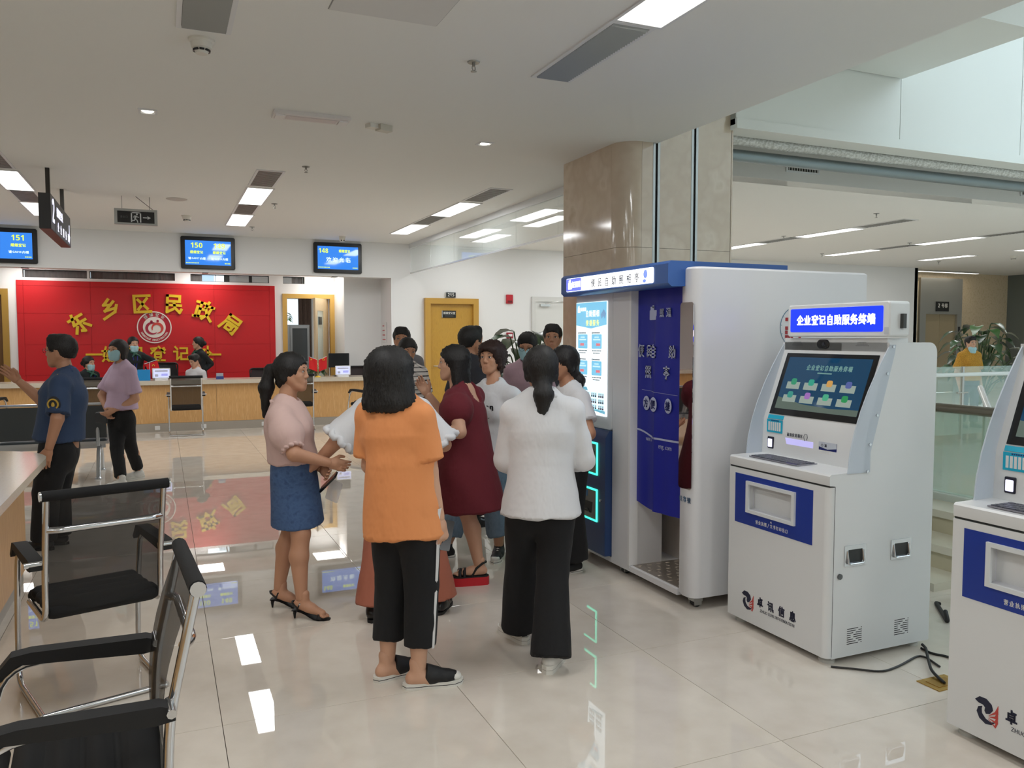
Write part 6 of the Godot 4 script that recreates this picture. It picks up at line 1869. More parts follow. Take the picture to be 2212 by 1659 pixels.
	part(MB.new().lathe([Vector2(.012, 0), Vector2(.009, .004), Vector2(0, .004)], 16), "camera_lens", mt("lens_blue", rgb8(30, 34, 46), .08), t).transform = Transform3D(Basis(Vector3.RIGHT, PI / 2), Vector3(-.055, 1.539, -.354))
	mb = MB.new()
	for s in [-.25, .2]:
		for r in 3:
			for q in 8 + r * 2:
				mb.bx(s - .03 - r * .006 + q * .007, 1.548 - r * .008, -.3625, s - .027 - r * .006 + q * .007, 1.551 - r * .008, -.3615)
	part(mb, "speaker_holes", mt("fascia_ink", Color.GRAY), t)
	var sb := part(MB.new().rr(-.3, 1.578, .39, 1.752, .016, -.46, -.33, .006), "sign_box", white, t)
	part(MB.new().rr(-.275, 1.604, .352, 1.73, .008, -.331, -.3285), "sign_face", glow("sign_blue", Color(.06, .2, 1.0), 1.15, Color(.02, .03, .1)), sb)
	wparts(sb, "sign_character", glow("sign_bright", Color.WHITE, 1.5), "企业登记自助服务终端", .04, 1.667, .052, .0535, .13, -.3285, -.327, .9)
	part(MB.new().bx(.39, 1.62, -.42, .41, 1.69, -.4), "antenna", mt("antenna_dark", rgb8(60, 62, 60), .5), sb)
	part(MB.new().rr(.36, 1.59, .386, 1.625, .004, -.331, -.329), "switch", mt("kiosk_grey", rgb8(196, 200, 204), .4), sb)
	# frosted side wings
	var frost := mt("frosted_acrylic", Color(.84, .88, .92, .72), .35)
	frost.transparency = BaseMaterial3D.TRANSPARENCY_ALPHA
	for s in [-.358, .37]:
		var c := PackedVector2Array()
		var ys := [.925, 1.02, 1.12, 1.22, 1.32, 1.42, 1.5, 1.54]
		for y in ys:
			var u: float = (y - .925) / .615
			c.append(Vector2(-.105 - .255 * pow(u, 1.7), y))
		var back := []
		for y in ys:
			back.append(Vector2(-.212 - .15 * clampf((y - 1.02) / .5, 0, 1) - .015, y))
		back.reverse()
		for q in back:
			c.append(q + Vector2(-.02, 0))
		mb = MB.new()
		mb.x = side
		mb.prism(c, -s - .003, -s + .003)
		var wing := part(mb, "side_wing", frost, t)
		for y in [.93, 1.06, 1.2, 1.4, 1.53]:
			part(MB.new().tube([Vector3(s - .008, y, -.226 - .15 * clampf((y - 1.02) / .5, 0, 1)), Vector3(s + .01, y, -.226 - .15 * clampf((y - 1.02) / .5, 0, 1))], .007, 8), "screw", mt("chrome", Color.WHITE), wing)
	# side handles, lock, vents, feet
	for z in [-.17, -.475]:
		var hd := part(MB.new().add(MB.new().ring(-.068, -.05, .068, .05, -.045, -.032, .045, .03, 0, .004), Transform3D(Basis(Vector3.UP, PI / 2), Vector3(.365, .525, z))), "handle_plate", mt("chrome", Color.WHITE), t)
		part(MB.new().bx(.3652, .493, z - .045, .3665, .555, z + .045), "handle_recess", mt("recess_dark", rgb8(52, 54, 54), .4, .3), hd)
		part(MB.new().tube(bend([Vector3(.367, .55, z - .05), Vector3(.378, .487, z - .05), Vector3(.378, .487, z + .05), Vector3(.367, .55, z + .05)], .012), .005, 8), "handle_bail", mt("chrome", Color.WHITE), hd)
	part(MB.new().tube([Vector3(.365, .43, -.075), Vector3(.372, .43, -.075)], .014, 14), "lock", mt("lock_grey", rgb8(110, 112, 112), .3, .8), t)
	for z in [-.18, -.495]:
		mb = MB.new()
		for r in 8:
			var g := .02 * absf(r - 3.5) - .03
			mb.bx(.365, .088 + r * .0105, z - .048, .3656, .0915 + r * .0105, z + .0 - g * .8 - .01)
			mb.bx(.365, .088 + r * .0105, z + .0 - g * .8 + .008, .3656, .0915 + r * .0105, z + .048)
		part(mb, "vent_slots", mt("slot_black", rgb8(30, 30, 30), .8), t)
	for q in [[-.31, -.06], [.31, -.06], [-.31, -.62], [.31, -.62]]:
		part(MB.new().lathe([Vector2(.038, 0), Vector2(.038, .014), Vector2(.02, .03), Vector2(0, .03)], 16), "foot", mt("foot_grey", rgb8(196, 196, 190), .5), t).position = Vector3(q[0], 0, q[1])
	return t
func mat_gloss(nm: String, r: float) -> void:
	mats[nm].roughness = r

# ------------------------------------------------------------------ beyond the terminals
func build_far() -> void:
	var steel := mt("rail_steel", rgb8(190, 190, 186), .2, .9)
	var gl := glass("rail_glass", Color(.8, .93, .88), .18, .02)
	# glass balustrade across the far hall
	var b := thing("glass_balustrade", "glass balustrade with a round white rail before the person in yellow", "railing", Vector3(10.2, 0, -8.6))
	for k in 6:
		part(MB.new().bx(-1.5 + k * 1.3, .08, -.006, -.24 + k * 1.3, 1.12, .006), "glass_panel", gl, b)
		part(MB.new().bx(-1.56 + k * 1.3, 0, -.02, -1.52 + k * 1.3, 1.12, .02), "post", steel, b)
		part(MB.new().tube([Vector3(-1.66 + k * 1.3, .72, .012), Vector3(-1.42 + k * 1.3, .72, .012)], .012, 8), "bracket", steel, b)
	part(MB.new().tube([Vector3(-1.6, 1.0, .06), Vector3(6.3, 1.0, .06)], .03, 12), "handrail", mt("rail_white", rgb8(226, 230, 226), .25), b)
	# stair with a glass side and steel rail, rising away behind the terminals
	var s := thing("stair_flight", "pale stone stair with dark side and glass guard behind the terminals", "stairs", Vector3(4.35, 0, -3.75))
	for k in 3:
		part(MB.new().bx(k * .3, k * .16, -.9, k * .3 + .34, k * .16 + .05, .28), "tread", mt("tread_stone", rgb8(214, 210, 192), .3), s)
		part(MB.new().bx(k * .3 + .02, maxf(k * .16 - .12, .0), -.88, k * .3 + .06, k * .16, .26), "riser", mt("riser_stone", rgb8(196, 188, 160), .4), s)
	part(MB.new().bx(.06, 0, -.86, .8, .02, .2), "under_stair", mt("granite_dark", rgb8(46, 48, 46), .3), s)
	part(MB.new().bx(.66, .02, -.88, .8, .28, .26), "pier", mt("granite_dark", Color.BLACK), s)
	var g := thing("stair_guard", "tall glass stair guard with a dark steel rail behind the terminals", "railing", Vector3(5.32, 0, -4.9))
	part(MB.new().bx(-.06, 0, -1.1, .06, .42, 3.2), "kerb", mt("kerb_pale", rgb8(205, 214, 204), .35), g)
	for k in 3:
		part(MB.new().bx(-.006, .42, -1.05 + k * 1.4, .006, 1.02, .32 + k * 1.4), "glass_panel", glass("guard_glass", Color(.62, .76, .66), .4, .03), g)
	part(MB.new().tube([Vector3(0, 1.05, -1.1), Vector3(0, 1.05, 3.2)], .035, 12), "handrail", mt("rail_bronze", rgb8(132, 126, 116), .25, .8), g)
	var hr := thing("sloping_handrail", "bright sloping steel handrail of the stair beyond the guard", "handrail", Vector3(0, 0, 0))
	part(MB.new().tube([Vector3(7.6, 1.06, -5.6), Vector3(6.0, .7, -4.2)], .03, 10), "rail", mt("bright_steel", Color.WHITE), hr)
	part(MB.new().tube([Vector3(7.2, 0, -5.25), Vector3(7.2, .97, -5.25)], .02, 8), "post", steel, hr)
	part(MB.new().tube([Vector3(6.2, 0, -4.37), Vector3(6.2, .745, -4.37)], .02, 8), "post", steel, hr)
	one(MB.new().tube(bend([fl(2030, 1305, .008), fl(2022, 1302, .008), fl(2048, 1345, .01), fl(2042, 1320, .05)], .06), .012, 8), "coiled_hose", mt("rubber", Color.BLACK), "black coiled hose on the floor under the stair", "hose")
	# lift lobby
	var beige := mtex("lobby_stone", [rgb8(206, 184, 150), rgb8(218, 198, 166), rgb8(200, 178, 142)], Vector3(.8, .8, .8), .25, .02, 71)
	stru(MB.new().bx(18.0, 0, -16.3, 19.38, HC, -16.05).bx(20.62, 0, -16.3, 24.3, HC, -16.05).bx(19.38, 2.2, -16.3, 20.62, HC, -16.05), "wall_lobby", beige)
	stru(MB.new().bx(18.0, 0, -16.05, 18.12, HC, -15.2), "trim_1", mt("steel_grey", Color.GRAY))
	for k in 5:
		stru(MB.new().bx(18.3 + k * .17, 0, -16.06, 18.42 + k * .17, 3.1, -16.0), "trim_%d" % (k + 2), mt("slat_cream", rgb8(226, 206, 172), .4))
	var lf := thing("lift_entrance", "steel lift entrance with closed beige doors and a number plate", "lift", Vector3(20.0, 0, -16.048))
	part(MB.new().ring(-.85, 0, .8, 3.2, -.62, 0, .62, 2.2, 0, .08), "surround", mt("lift_steel", rgb8(168, 168, 162), .3, .7), lf)
	for q in [-1, 1]:
		part(MB.new().bx(.005 if q > 0 else -.62, .01, -.02, .62 if q > 0 else -.005, 2.2, .01), "door", mt("lift_door", rgb8(176, 160, 130), .3, .4), lf)
	part(MB.new().bx(.67, 1.45, .08, .74, 1.85, .09), "call_panel", mt("black_plastic", Color.BLACK), lf)
	var pb := part(MB.new().bx(-.25, 2.28, .08, .25, 2.55, .1), "plate", mt("plate_black", Color.BLACK), lf)
	var mb := MB.new()
	words(mb, "号梯", .07, 2.44, .12, .13, .13, .1, .102)
	part(mb, "characters", mt("print_white", Color.WHITE), pb)
	latin("2", .15, .002, mt("print_white", Color.WHITE), "numeral", pb, Vector3(-.15, 2.44, .101), true)
	var cv := thing("cove_light", "long bright cove light on the lobby ceiling by the lift", "light", Vector3(19.3, HC - .02, -15.6))
	part(MB.new().bx(-1.2, -.02, -.05, 1.6, .0, .05), "housing", mt("lamp_frame", Color.WHITE), cv)
	part(MB.new().bx(-1.18, -.024, -.045, 1.58, -.02, .045), "diffuser", glow("lamp_glow", Color.WHITE, 2.2), cv)
	area(cv, Vector3(.2, -.04, 0), Vector2(2.7, .08), .3, Color(1, .95, .86))
	stru(MB.new().bx(22.8, 0, -16.05, 22.95, HC, -15.1), "trim_8", mt("steel_grey", Color.GRAY))
	stru(MB.new().bx(22.95, 0, -15.6, 24.1, HC, -15.1), "wall_lobby_end", mt("wall_paint", Color.WHITE))
	plant("tall_leafy_plant", "tall dark green broad-leaved plant beside the person in yellow", Vector3(14.0, 0, -10.35), 1.5, 46, .2, .2)
	plant("broad_leaf_plant", "dark broad-leaved plant behind the woman with the lanyard", Vector3(4.35, 0, -9.6), 1.35, 34, .24, .2)

# ------------------------------------------------------------------ people
var pcache := {}
func skin(tone := 0) -> StandardMaterial3D:
	var c: Color = [rgb8(196, 146, 116), rgb8(180, 130, 100), rgb8(206, 160, 132)][tone]
	var m := mt("skin_%d" % tone, c, .5)
	return m
func cloth(nm: String, c: Color, rough := .85) -> StandardMaterial3D:
	if mats.has(nm):
		return mats[nm]
	var m := mt(nm, c, rough)
	m.normal_enabled = true
	m.normal_texture = pcache.get_or_add("cloth_n", noise_tex(91, .012, [], 512, 3, true))
	m.normal_scale = .9
	m.uv1_triplanar = true
	m.uv1_scale = Vector3(2.2, 1.1, 2.2)
	m.rim_enabled = true
	m.rim = .15
	return m
func hair_mat(nm: String, c: Color) -> StandardMaterial3D:
	if mats.has(nm):
		return mats[nm]
	var m := mt(nm, c, .58)
	m.normal_enabled = true
	m.normal_texture = pcache.get_or_add("hair_n", noise_tex(92, .03, [], 512, 3, true))
	m.normal_scale = 1.4
	m.uv1_triplanar = true
	m.uv1_scale = Vector3(14, 1.2, 14)
	return m
func fnoise(sd: int) -> FastNoiseLite:
	var n := FastNoiseLite.new()
	n.seed = sd
	n.frequency = 1.0
	n.fractal_octaves = 2
	return n

func head_mb() -> MB:
	if pcache.has("head"):
		return pcache.head
	var f := Fld.new(Vector3(-.105, -.17, -.125), Vector3(.105, .13, .13), .0045)
	f.cap(Vector3(0, .032, -.012), Vector3(0, .03, -.011), .076, .076, .02, Vector3(1.03, .98, .86))
	f.cap(Vector3(0, 0, .024), Vector3(0, -.06, .034), .058, .042, .03)
	for s in [-1, 1]:
		f.cap(Vector3(s * .05, -.03, 0), Vector3(s * .018, -.088, .056), .024, .018, .03)
		f.cap(Vector3(s * .036, -.018, .054), Vector3(s * .03, -.035, .057), .022, .02, .02)
		f.cap(Vector3(s * .01, -.025, .084), Vector3(s * .011, -.024, .083), .0075, .0075, .008)
		f.cap(Vector3(s * .074, .012, -.004), Vector3(s * .071, -.026, -.002), .017, .01, .008, Vector3(1.8, 1, 1))
	f.cap(Vector3(0, -.092, .061), Vector3(0, -.09, .063), .017, .017, .02)
	f.cap(Vector3(-.04, .033, .064), Vector3(.04, .033, .064), .014, .014, .02)
	f.cap(Vector3(0, .018, .079), Vector3(0, -.02, .093), .007, .0105, .012)
	f.cap(Vector3(-.014, -.058, .071), Vector3(.014, -.058, .071), .014, .014, .02)
	f.cap(Vector3(0, -.06, -.02), Vector3(0, -.18, -.03), .046, .05, .03)
	for s in [-1, 1]:
		f.cap(Vector3(s * .031, .011, .096), Vector3(s * .033, .011, .096), .013, .013, .012, Vector3.ONE, 2)
	var mb := MB.new()
	f.mesh_into(mb)
	pcache["head"] = mb
	return mb

func hand_mb(pose: String) -> MB:
	if pcache.has("hand_" + pose):
		return pcache["hand_" + pose]
	var f := Fld.new(Vector3(-.09, -.2, -.06), Vector3(.035, .03, .08), .0035)
	f.cap(Vector3(0, .01, 0), Vector3(0, -.03, 0), .027, .028, .015, Vector3(1.35, 1, 1))
	f.cap(Vector3(0, -.03, .012), Vector3(0, -.075, .018), .026, .022, .015, Vector3(2.0, 1, 1))
	f.cap(Vector3(0, -.03, -.008), Vector3(0, -.07, -.018), .024, .019, .015, Vector3(2.0, 1, 1))
	var curl: float = {"relax": .38, "fist": 1.25, "reach": .2}[pose]
	var zs := [.03, .011, -.008, -.026]
	var ls := [.07, .078, .072, .056]
	for k in 4:
		var p := Vector3(0, -.08, zs[k])
		var a := curl * .5 + .05 * k
		var d := Vector3(-sin(a), -cos(a), zs[k] * 1.2).normalized()
		var seg: float = ls[k] * .42
		for q in 3:
			var e: Vector3 = p + d * seg
			f.cap(p, e, .0088 - q * .0008, .0082 - q * .0008, .004)
			p = e
			a += curl
			seg *= .8
			d = Vector3(-sin(a), -cos(a), 0).normalized()
	var th := Vector3(-.004, -.022, .026)
	var t2 := th + (Vector3(-.012, -.032, .024) if pose != "fist" else Vector3(-.026, -.03, .012))
	var t3 := t2 + (Vector3(-.006, -.03, .004) if pose != "fist" else Vector3(-.02, -.022, -.012))
	f.cap(th, t2, .0125, .0105, .008)
	f.cap(t2, t3, .0102, .008, .004)
	var mb := MB.new()
	f.mesh_into(mb)
	pcache["hand_" + pose] = mb
	return mb

func hair_mb(kind: String) -> MB:
	if pcache.has("hair_" + kind):
		return pcache["hair_" + kind]
	var f := Fld.new(Vector3(-.15, -.30, -.26), Vector3(.15, .16, .14), .006)
	var r := .089
	if kind == "curly":
		r = .098
	f.cap(Vector3(0, .04, -.016), Vector3(0, .038, -.015), r, r, .02, Vector3(1.03, .98, .87))
	match kind:
		"bob":
			for s in [-1, 1]:
				f.cap(Vector3(s * .06, .03, -.02), Vector3(s * .1, -.11, -.02), .05, .04, .03)
			f.cap(Vector3(0, .03, -.045), Vector3(0, -.12, -.06), .084, .075, .03, Vector3(.78, 1, 1.1))
			f.cap(Vector3(-.075, -.115, -.05), Vector3(.075, -.115, -.05), .045, .045, .03)
			f.cut(Vector3(0, -.15, 0), Vector3(0, -1, 0))
		"chin":
			for s in [-1, 1]:
				f.cap(Vector3(s * .06, .03, -.015), Vector3(s * .07, -.075, -.008), .034, .024, .03)
			f.cap(Vector3(0, .02, -.05), Vector3(0, -.09, -.05), .07, .055, .03)
		"long":
			for s in [-1, 1]:
				f.cap(Vector3(s * .06, .02, -.02), Vector3(s * .07, -.2, -.03), .04, .026, .03)
			f.cap(Vector3(0, .03, -.05), Vector3(0, -.21, -.075), .072, .055, .03, Vector3(.85, 1, 1.2))
		"pony":
			f.cap(Vector3(0, .01, -.05), Vector3(0, -.05, -.055), .06, .05, .03)
			f.cap(Vector3(0, .035, -.1), Vector3(0, .02, -.145), .024, .028, .02)
			f.cap(Vector3(0, .02, -.145), Vector3(0, -.09, -.17), .03, .042, .02)
			f.cap(Vector3(0, -.09, -.17), Vector3(0, -.27, -.185), .042, .012, .02)
			for s in [-1, 1]:
				f.cap(Vector3(s * .06, .03, .0), Vector3(s * .068, -.03, -.03), .03, .02, .02)
		"lowpony":
			f.cap(Vector3(0, .0, -.05), Vector3(0, -.06, -.06), .066, .05, .03)
			f.cap(Vector3(0, -.055, -.09), Vector3(0, -.12, -.115), .028, .046, .02)
			f.cap(Vector3(0, -.12, -.115), Vector3(.01, -.23, -.105), .047, .02, .02)
			for s in [-1, 1]:
				f.cap(Vector3(s * .06, .03, 0), Vector3(s * .066, -.035, -.03), .032, .022, .02)
		"bun":
			f.cap(Vector3(0, .0, -.05), Vector3(0, -.045, -.05), .06, .05, .03)
			f.cap(Vector3(0, .0, -.115), Vector3(0, -.01, -.12), .04, .04, .015)
			for s in [-1, 1]:
				f.cap(Vector3(s * .06, .03, 0), Vector3(s * .066, -.02, -.02), .03, .02, .02)
		"curly":
			for s in [-1, 1]:
				f.cap(Vector3(s * .06, .03, -.01), Vector3(s * .072, -.045, -.01), .036, .028, .02)
			f.cap(Vector3(0, .02, -.06), Vector3(0, -.07, -.05), .07, .055, .03)
			f.cap(Vector3(-.035, .075, .062), Vector3(.05, .07, .058), .03, .026, .02)
		"male":
			f.cap(Vector3(-.03, .095, .04), Vector3(.03, .095, .04), .034, .034, .02)
			f.cap(Vector3(0, .0, -.06), Vector3(0, -.045, -.06), .05, .04, .02)
	f.cap(Vector3(0, -.07, .1), Vector3(0, -.012, .105), .08, .078, .012, Vector3(1.05, 1, 1), 2)
	if kind == "male":
		for s in [-1, 1]:
			f.cap(Vector3(s * .1, -.04, .02), Vector3(s * .1, -.02, .0), .05, .04, .01, Vector3.ONE, 2)
		f.cap(Vector3(0, -.12, -.05), Vector3(0, -.1, -.05), .05, .06, .01, Vector3(.5, 1, .6), 2)
	var mb := MB.new()
	var amp := .006
	if kind == "bob" or kind == "long":
		amp = .01
	if kind == "curly":
		amp = .014
	f.mesh_into(mb, Transform3D(), fnoise(5), amp, Vector3(70, 12, 70) if kind != "curly" else Vector3(55, 55, 55))
	pcache["hair_" + kind] = mb
	return mb

func foot_outline(g: float) -> PackedVector2Array:
	var o := PackedVector2Array()
	for q in [[-.026, -.05], [-.03, -.02], [-.028, .05], [-.038, .1], [-.038, .14], [-.028, .175], [-.006, .192], [.018, .18], [.034, .15], [.037, .11], [.03, .05], [.03, -.02], [.024, -.052], [0, -.066]]:
		o.append(Vector2(q[0] * (1 + g * 12), -(q[1] + signf(q[1] - .06) * g)))
	return o
func flat_mb(poly: PackedVector2Array, y0: float, y1: float, edge := 0.0) -> MB:
	var mb := MB.new()
	mb.x = Transform3D(Basis(Vector3(1, 0, 0), Vector3(0, 0, -1), Vector3(0, 1, 0)), Vector3.ZERO)
	mb.prism(poly, y0, y1, edge)
	return mb
func foot_mb(bare: bool) -> MB:
	var key := "foot_%s" % bare
	if pcache.has(key):
		return pcache[key]
	var f := Fld.new(Vector3(-.06, -.01, -.09), Vector3(.06, .14, .22), .005)
	var g := 0.0 if bare else .006
	f.cap(Vector3(0, .032, -.03), Vector3(0, .03, .05), .03 + g, .03 + g, .02)
	f.cap(Vector3(0, .03, .04), Vector3(-.003, .022, .125), .031 + g, .022 + g, .02, Vector3(.85, 1, 1))
	f.cap(Vector3(0, .045, .0), Vector3(0, .1, -.012), .034 + g, .03 + g, .02)
	if bare:
		for k in 5:
			f.cap(Vector3(-.026 + k * .0125, .017, .13), Vector3(-.026 + k * .0125, .012, .165 - .006 * absf(k - 1.0)), .009, .0075, .004)
	else:
		f.cap(Vector3(0, .024, .12), Vector3(-.003, .022, .155), .03, .026, .02, Vector3(.85, 1, 1))
	f.cut(Vector3(0, .006, 0), Vector3(0, -1, 0))
	var mb := MB.new()
	f.mesh_into(mb)
	pcache[key] = mb
	return mb
# a shoe at the foot's place; returns how far the sole lifts the ankle
const LIFT := {"sneaker": .012, "white": .024, "black": .012, "mule": .012, "heel": .05, "platform": .062}
func shoe(kind: String, p: Node3D, at: Vector3, yaw: float, sc: float, right: bool) -> void:
	var n := Node3D.new()
	n.name = "shoe"
	p.add_child(n, true)
	n.transform = Transform3D(Basis(Vector3.UP, yaw).scaled_local(Vector3(-sc if right else sc, sc, sc)), at)
	var black := mt("shoe_black", rgb8(20, 20, 22), .6)
	var white := mt("shoe_white", rgb8(226, 224, 216), .55)
	match kind:
		"sneaker", "mule":
			part(flat_mb(foot_outline(.006), 0, .026, .004), "sole", white, n)
			part(flat_mb(foot_outline(.0065), .011, .014), "sole_stripe", black, n)
			var up := MB.new().add(foot_mb(false), Transform3D(Basis(), Vector3(0, .012, 0)))
			if kind == "mule":
				var f := Fld.new(Vector3(-.06, 0, -.09), Vector3(.06, .14, .22), .005)
				f.cap(Vector3(0, .045, .05), Vector3(-.003, .036, .125), .037, .028, .02, Vector3(.85, 1, 1))
				f.cap(Vector3(0, .034, .12), Vector3(-.003, .032, .155), .03, .026, .02, Vector3(.85, 1, 1))
				f.cap(Vector3(0, .068, .03), Vector3(0, .05, .07), .034, .034, .02)
				f.cut(Vector3(0, .05, .022), Vector3(0, .25, -.97))
				up = MB.new()
				f.mesh_into(up)
			part(up, "upper", black, n)
			part(MB.new().ell(Vector3(-.003, .035, .155), Vector3(.034, .021, .034), 14), "toe_cap", white, n)
			for k in 4:
				var z := .05 + k * .022
				part(MB.new().tube([Vector3(-.024, .07 - k * .006, z), Vector3(0, .083 - k * .009, z + .008), Vector3(.024, .07 - k * .006, z)], .004, 6), "lace", white, n)
		"white":
			part(flat_mb(foot_outline(.009), 0, .042, .006), "sole", white, n)
			part(flat_mb(foot_outline(.0095), .02, .023), "sole_groove", mt("groove_grey", rgb8(180, 176, 166), .6), n)
			part(MB.new().add(foot_mb(false), Transform3D(Basis(), Vector3(0, .024, 0))), "upper", mt("shoe_white2", rgb8(220, 218, 212), .5), n)
		"black":
			part(flat_mb(foot_outline(.004), 0, .018), "sole", black, n)
			var m := mt("leather_shoe", rgb8(18, 18, 19), .3)
			part(MB.new().add(foot_mb(false), Transform3D(Basis(), Vector3(0, .012, 0))), "upper", m, n)
		"platform":
			part(flat_mb(foot_outline(.006), 0, .056, .008), "platform_sole", mt("sole_red", rgb8(206, 30, 44), .5), n)
			part(flat_mb(foot_outline(.003), .056, .066), "insole", black, n)
			var st := MB.new()
			for q in [[.1, .036], [.13, .034]]:
				st.tube([Vector3(-.04, .066, q[0]), Vector3(-.026, .1, q[0]), Vector3(0, .062 + q[1] + .012, q[0] - .01), Vector3(.026, .1, q[0]), Vector3(.038, .066, q[0])], .011, 6)
			st.tube([Vector3(-.034, .066, .05), Vector3(-.036, .12, .02), Vector3(-.034, .15, -.02), Vector3(0, .152, -.05), Vector3(.034, .15, -.02), Vector3(.036, .12, .02), Vector3(.034, .066, .05)], .008, 6)
			part(st, "straps", black, n)
		"heel":
			var rows := []
			for k in 9:
				var z := -.055 + k * .029
				var y := .052 * (1.0 - smoothstep(-.03, .12, z)) + .006
				var w := .03 if z < .05 else .036 - .02 * smoothstep(.14, .18, z)
				rows.append([Vector3(-w, y, z), Vector3(0, y, z), Vector3(w, y, z)])
			var so := MB.new().grid(rows)
			for r in rows:
				for k in 3:
					r[k] = r[k] - Vector3(0, .006, 0)
			so.grid(rows)
			part(so, "sole", black, n)
			part(MB.new().tube([Vector3(0, .054, -.04), Vector3(0, .03, -.045), Vector3(0, 0, -.044)], .014, 8, .005), "heel", black, n)
			var st := MB.new()
			st.tube([Vector3(-.04, .012, .115), Vector3(-.022, .044, .11), Vector3(.01, .047, .11), Vector3(.04, .012, .115)], .006, 6)
			st.tube([Vector3(-.03, .055, -.02), Vector3(-.034, .1, .0), Vector3(0, .128, .03), Vector3(.034, .1, .0), Vector3(.03, .055, -.02)], .005, 6)
			st.tube([Vector3(-.032, .075, -.015), Vector3(-.02, .1, -.05), Vector3(0, .104, -.058), Vector3(.02, .1, -.05), Vector3(.032, .075, -.015)], .006, 6)
			part(st, "straps", black, n)
			part(MB.new().ell(Vector3(.036, .098, .0), Vector3(.004, .007, .007), 8), "buckle", mt("chrome", Color.WHITE), n)

# figure: o holds at or feet, face (0 towards the camera, 90 to image right, 180 away), h, joints by pixel, clothes
func person(label: String, o: Dictionary) -> Node3D:
	var h: float = o.h
	var fwd := -cb.z
	fwd.y = 0
	fwd = fwd.normalized()
	var rgt := cb.x.normalized()
	var dirof := func(phi: float) -> Vector3: return -fwd * cos(deg_to_rad(phi)) + rgt * sin(deg_to_rad(phi))
	var at: Vector3
	if o.has("feet"):
		at = (fl(o.feet[0][0], o.feet[0][1]) + fl(o.feet[1][0], o.feet[1][1])) / 2
	else:
		at = o.at
	var fv: Vector3 = dirof.call(o.face)
	var yaw := atan2(fv.x, fv.z)
	var t := thing("person", label, "person", at, yaw, o.get("group", ""))
	var inv := t.transform.affine_inverse()
	var depth := -(cb.inverse() * (at - Vector3(0, CH, 0))).z
	var lift: float = LIFT.get(o.get("shoe", ""), .012)
	var j := {}
	pcache["fz"] = o.get("fz", 1.42)
	var sit: bool = o.get("sit", false)
	var py := .5 if sit else .525 * h
	j.pel = Vector3(0, py + (0.0 if sit else lift * .5), 0)
	j.nek = Vector3(0, py + .308 * h, -.005)
	if o.has("pel"):
		j.pel = inv * pd(o.pel[0], o.pel[1], depth)
		j.pel.z = clampf(j.pel.z, -.12, .12)
	if o.has("nek"):
		j.nek = inv * pd(o.nek[0], o.nek[1], depth)
		j.nek.z = clampf(j.nek.z, -.12, .12)
	j.hed = j.nek + Vector3(0, .092 * h, .018)
	if o.has("hed"):
		j.hed = inv * pd(o.hed[0], o.hed[1], depth)
	var sw: float = o.get("sw", .091) * h
	var hw := .052 * h
	for q in [["L", 1.0], ["R", -1.0]]:
		var s: float = q[1]
		var k: String = q[0]
		j["sh" + k] = j.nek + Vector3(s * sw, -.042 * h, -.004)
		j["el" + k] = j["sh" + k] + Vector3(s * .04 * h, -.185 * h, -.02 * h)
		j["wr" + k] = j["el" + k] + Vector3(-s * .002 * h, -.15 * h, .05 * h)
		j["hp" + k] = j.pel + Vector3(s * hw, -.01 * h, 0)
		j["an" + k] = Vector3(s * .062 * h, .07 + lift, .01 if s > 0 else -.02)
		if o.has("feet"):
			var i := 0 if k == "L" else 1
			j["an" + k] = inv * fl(o.feet[i][0], o.feet[i][1]) + Vector3(0, .07 + lift, 0)
		if sit:
			j["kn" + k] = j["hp" + k] + Vector3(s * .02, -.02, .42)
			j["an" + k] = j["kn" + k] + Vector3(0, -.38, .02)
		else:
			j["kn" + k] = (j["hp" + k] + j["an" + k]) * .5 + Vector3(0, .005 * h, .025)
		for w in ["el", "wr", "kn"]:
			if o.has(w + k):
				var e: Array = o[w + k]
				j[w + k] = inv * pd(e[0], e[1], depth + e[2])
		# keep the bones of the arm at human length
		var ua: Vector3 = j["el" + k] - j["sh" + k]
		j["el" + k] = j["sh" + k] + ua.normalized() * clampf(ua.length(), .16 * h, .195 * h)
		var fa: Vector3 = j["wr" + k] - j["el" + k]
		j["wr" + k] = j["el" + k] + fa.normalized() * clampf(fa.length(), .13 * h, .155 * h)
	var cell: float = o.get("cell", .012)
	var wf: float = o.get("w", 1.0)
	var lo := Vector3(9, 9, 9)
	var hi := -lo
	for k in j:
		lo = lo.min(j[k])
		hi = hi.max(j[k])
	lo -= Vector3(.2, .05, .2)
	hi += Vector3(.2, .1, .2)
	lo.y = maxf(lo.y, -.02)
	# body
	var f := Fld.new(lo, hi, cell)
	torso(f, j, h, wf, -.008, o.get("woman", true))
	for k in ["L", "R"]:
		limb_arm(f, j, k, h, 0.0)
		f.cap(j["hp" + k], j["kn" + k], .05 * h * wf, .035 * h, .03)
		var mid: Vector3 = j["kn" + k].lerp(j["an" + k], .35) + Vector3(0, 0, -.012)
		f.cap(j["kn" + k], mid, .034 * h, .035 * h, .02)
		f.cap(mid, j["an" + k], .035 * h, .021 * h, .02)
	f.cap(j.nek + Vector3(0, -.03, -.005), j.hed + Vector3(0, -.07, -.02), .036 * h, .03 * h, .02)
	var body := MB.new()
	f.mesh_into(body)
	var hs: float = h / 1.62 * o.get("hs", 1.0)
	var hyaw := deg_to_rad(o.get("hface", o.face) - o.face)
	var hb := Basis(Vector3.UP, hyaw) * Basis(Vector3.RIGHT, deg_to_rad(o.get("hpitch", 0.0)))
	var hx := Transform3D(hb.scaled(Vector3(hs, hs, hs)), j.hed)
	body.add(head_mb(), hx)
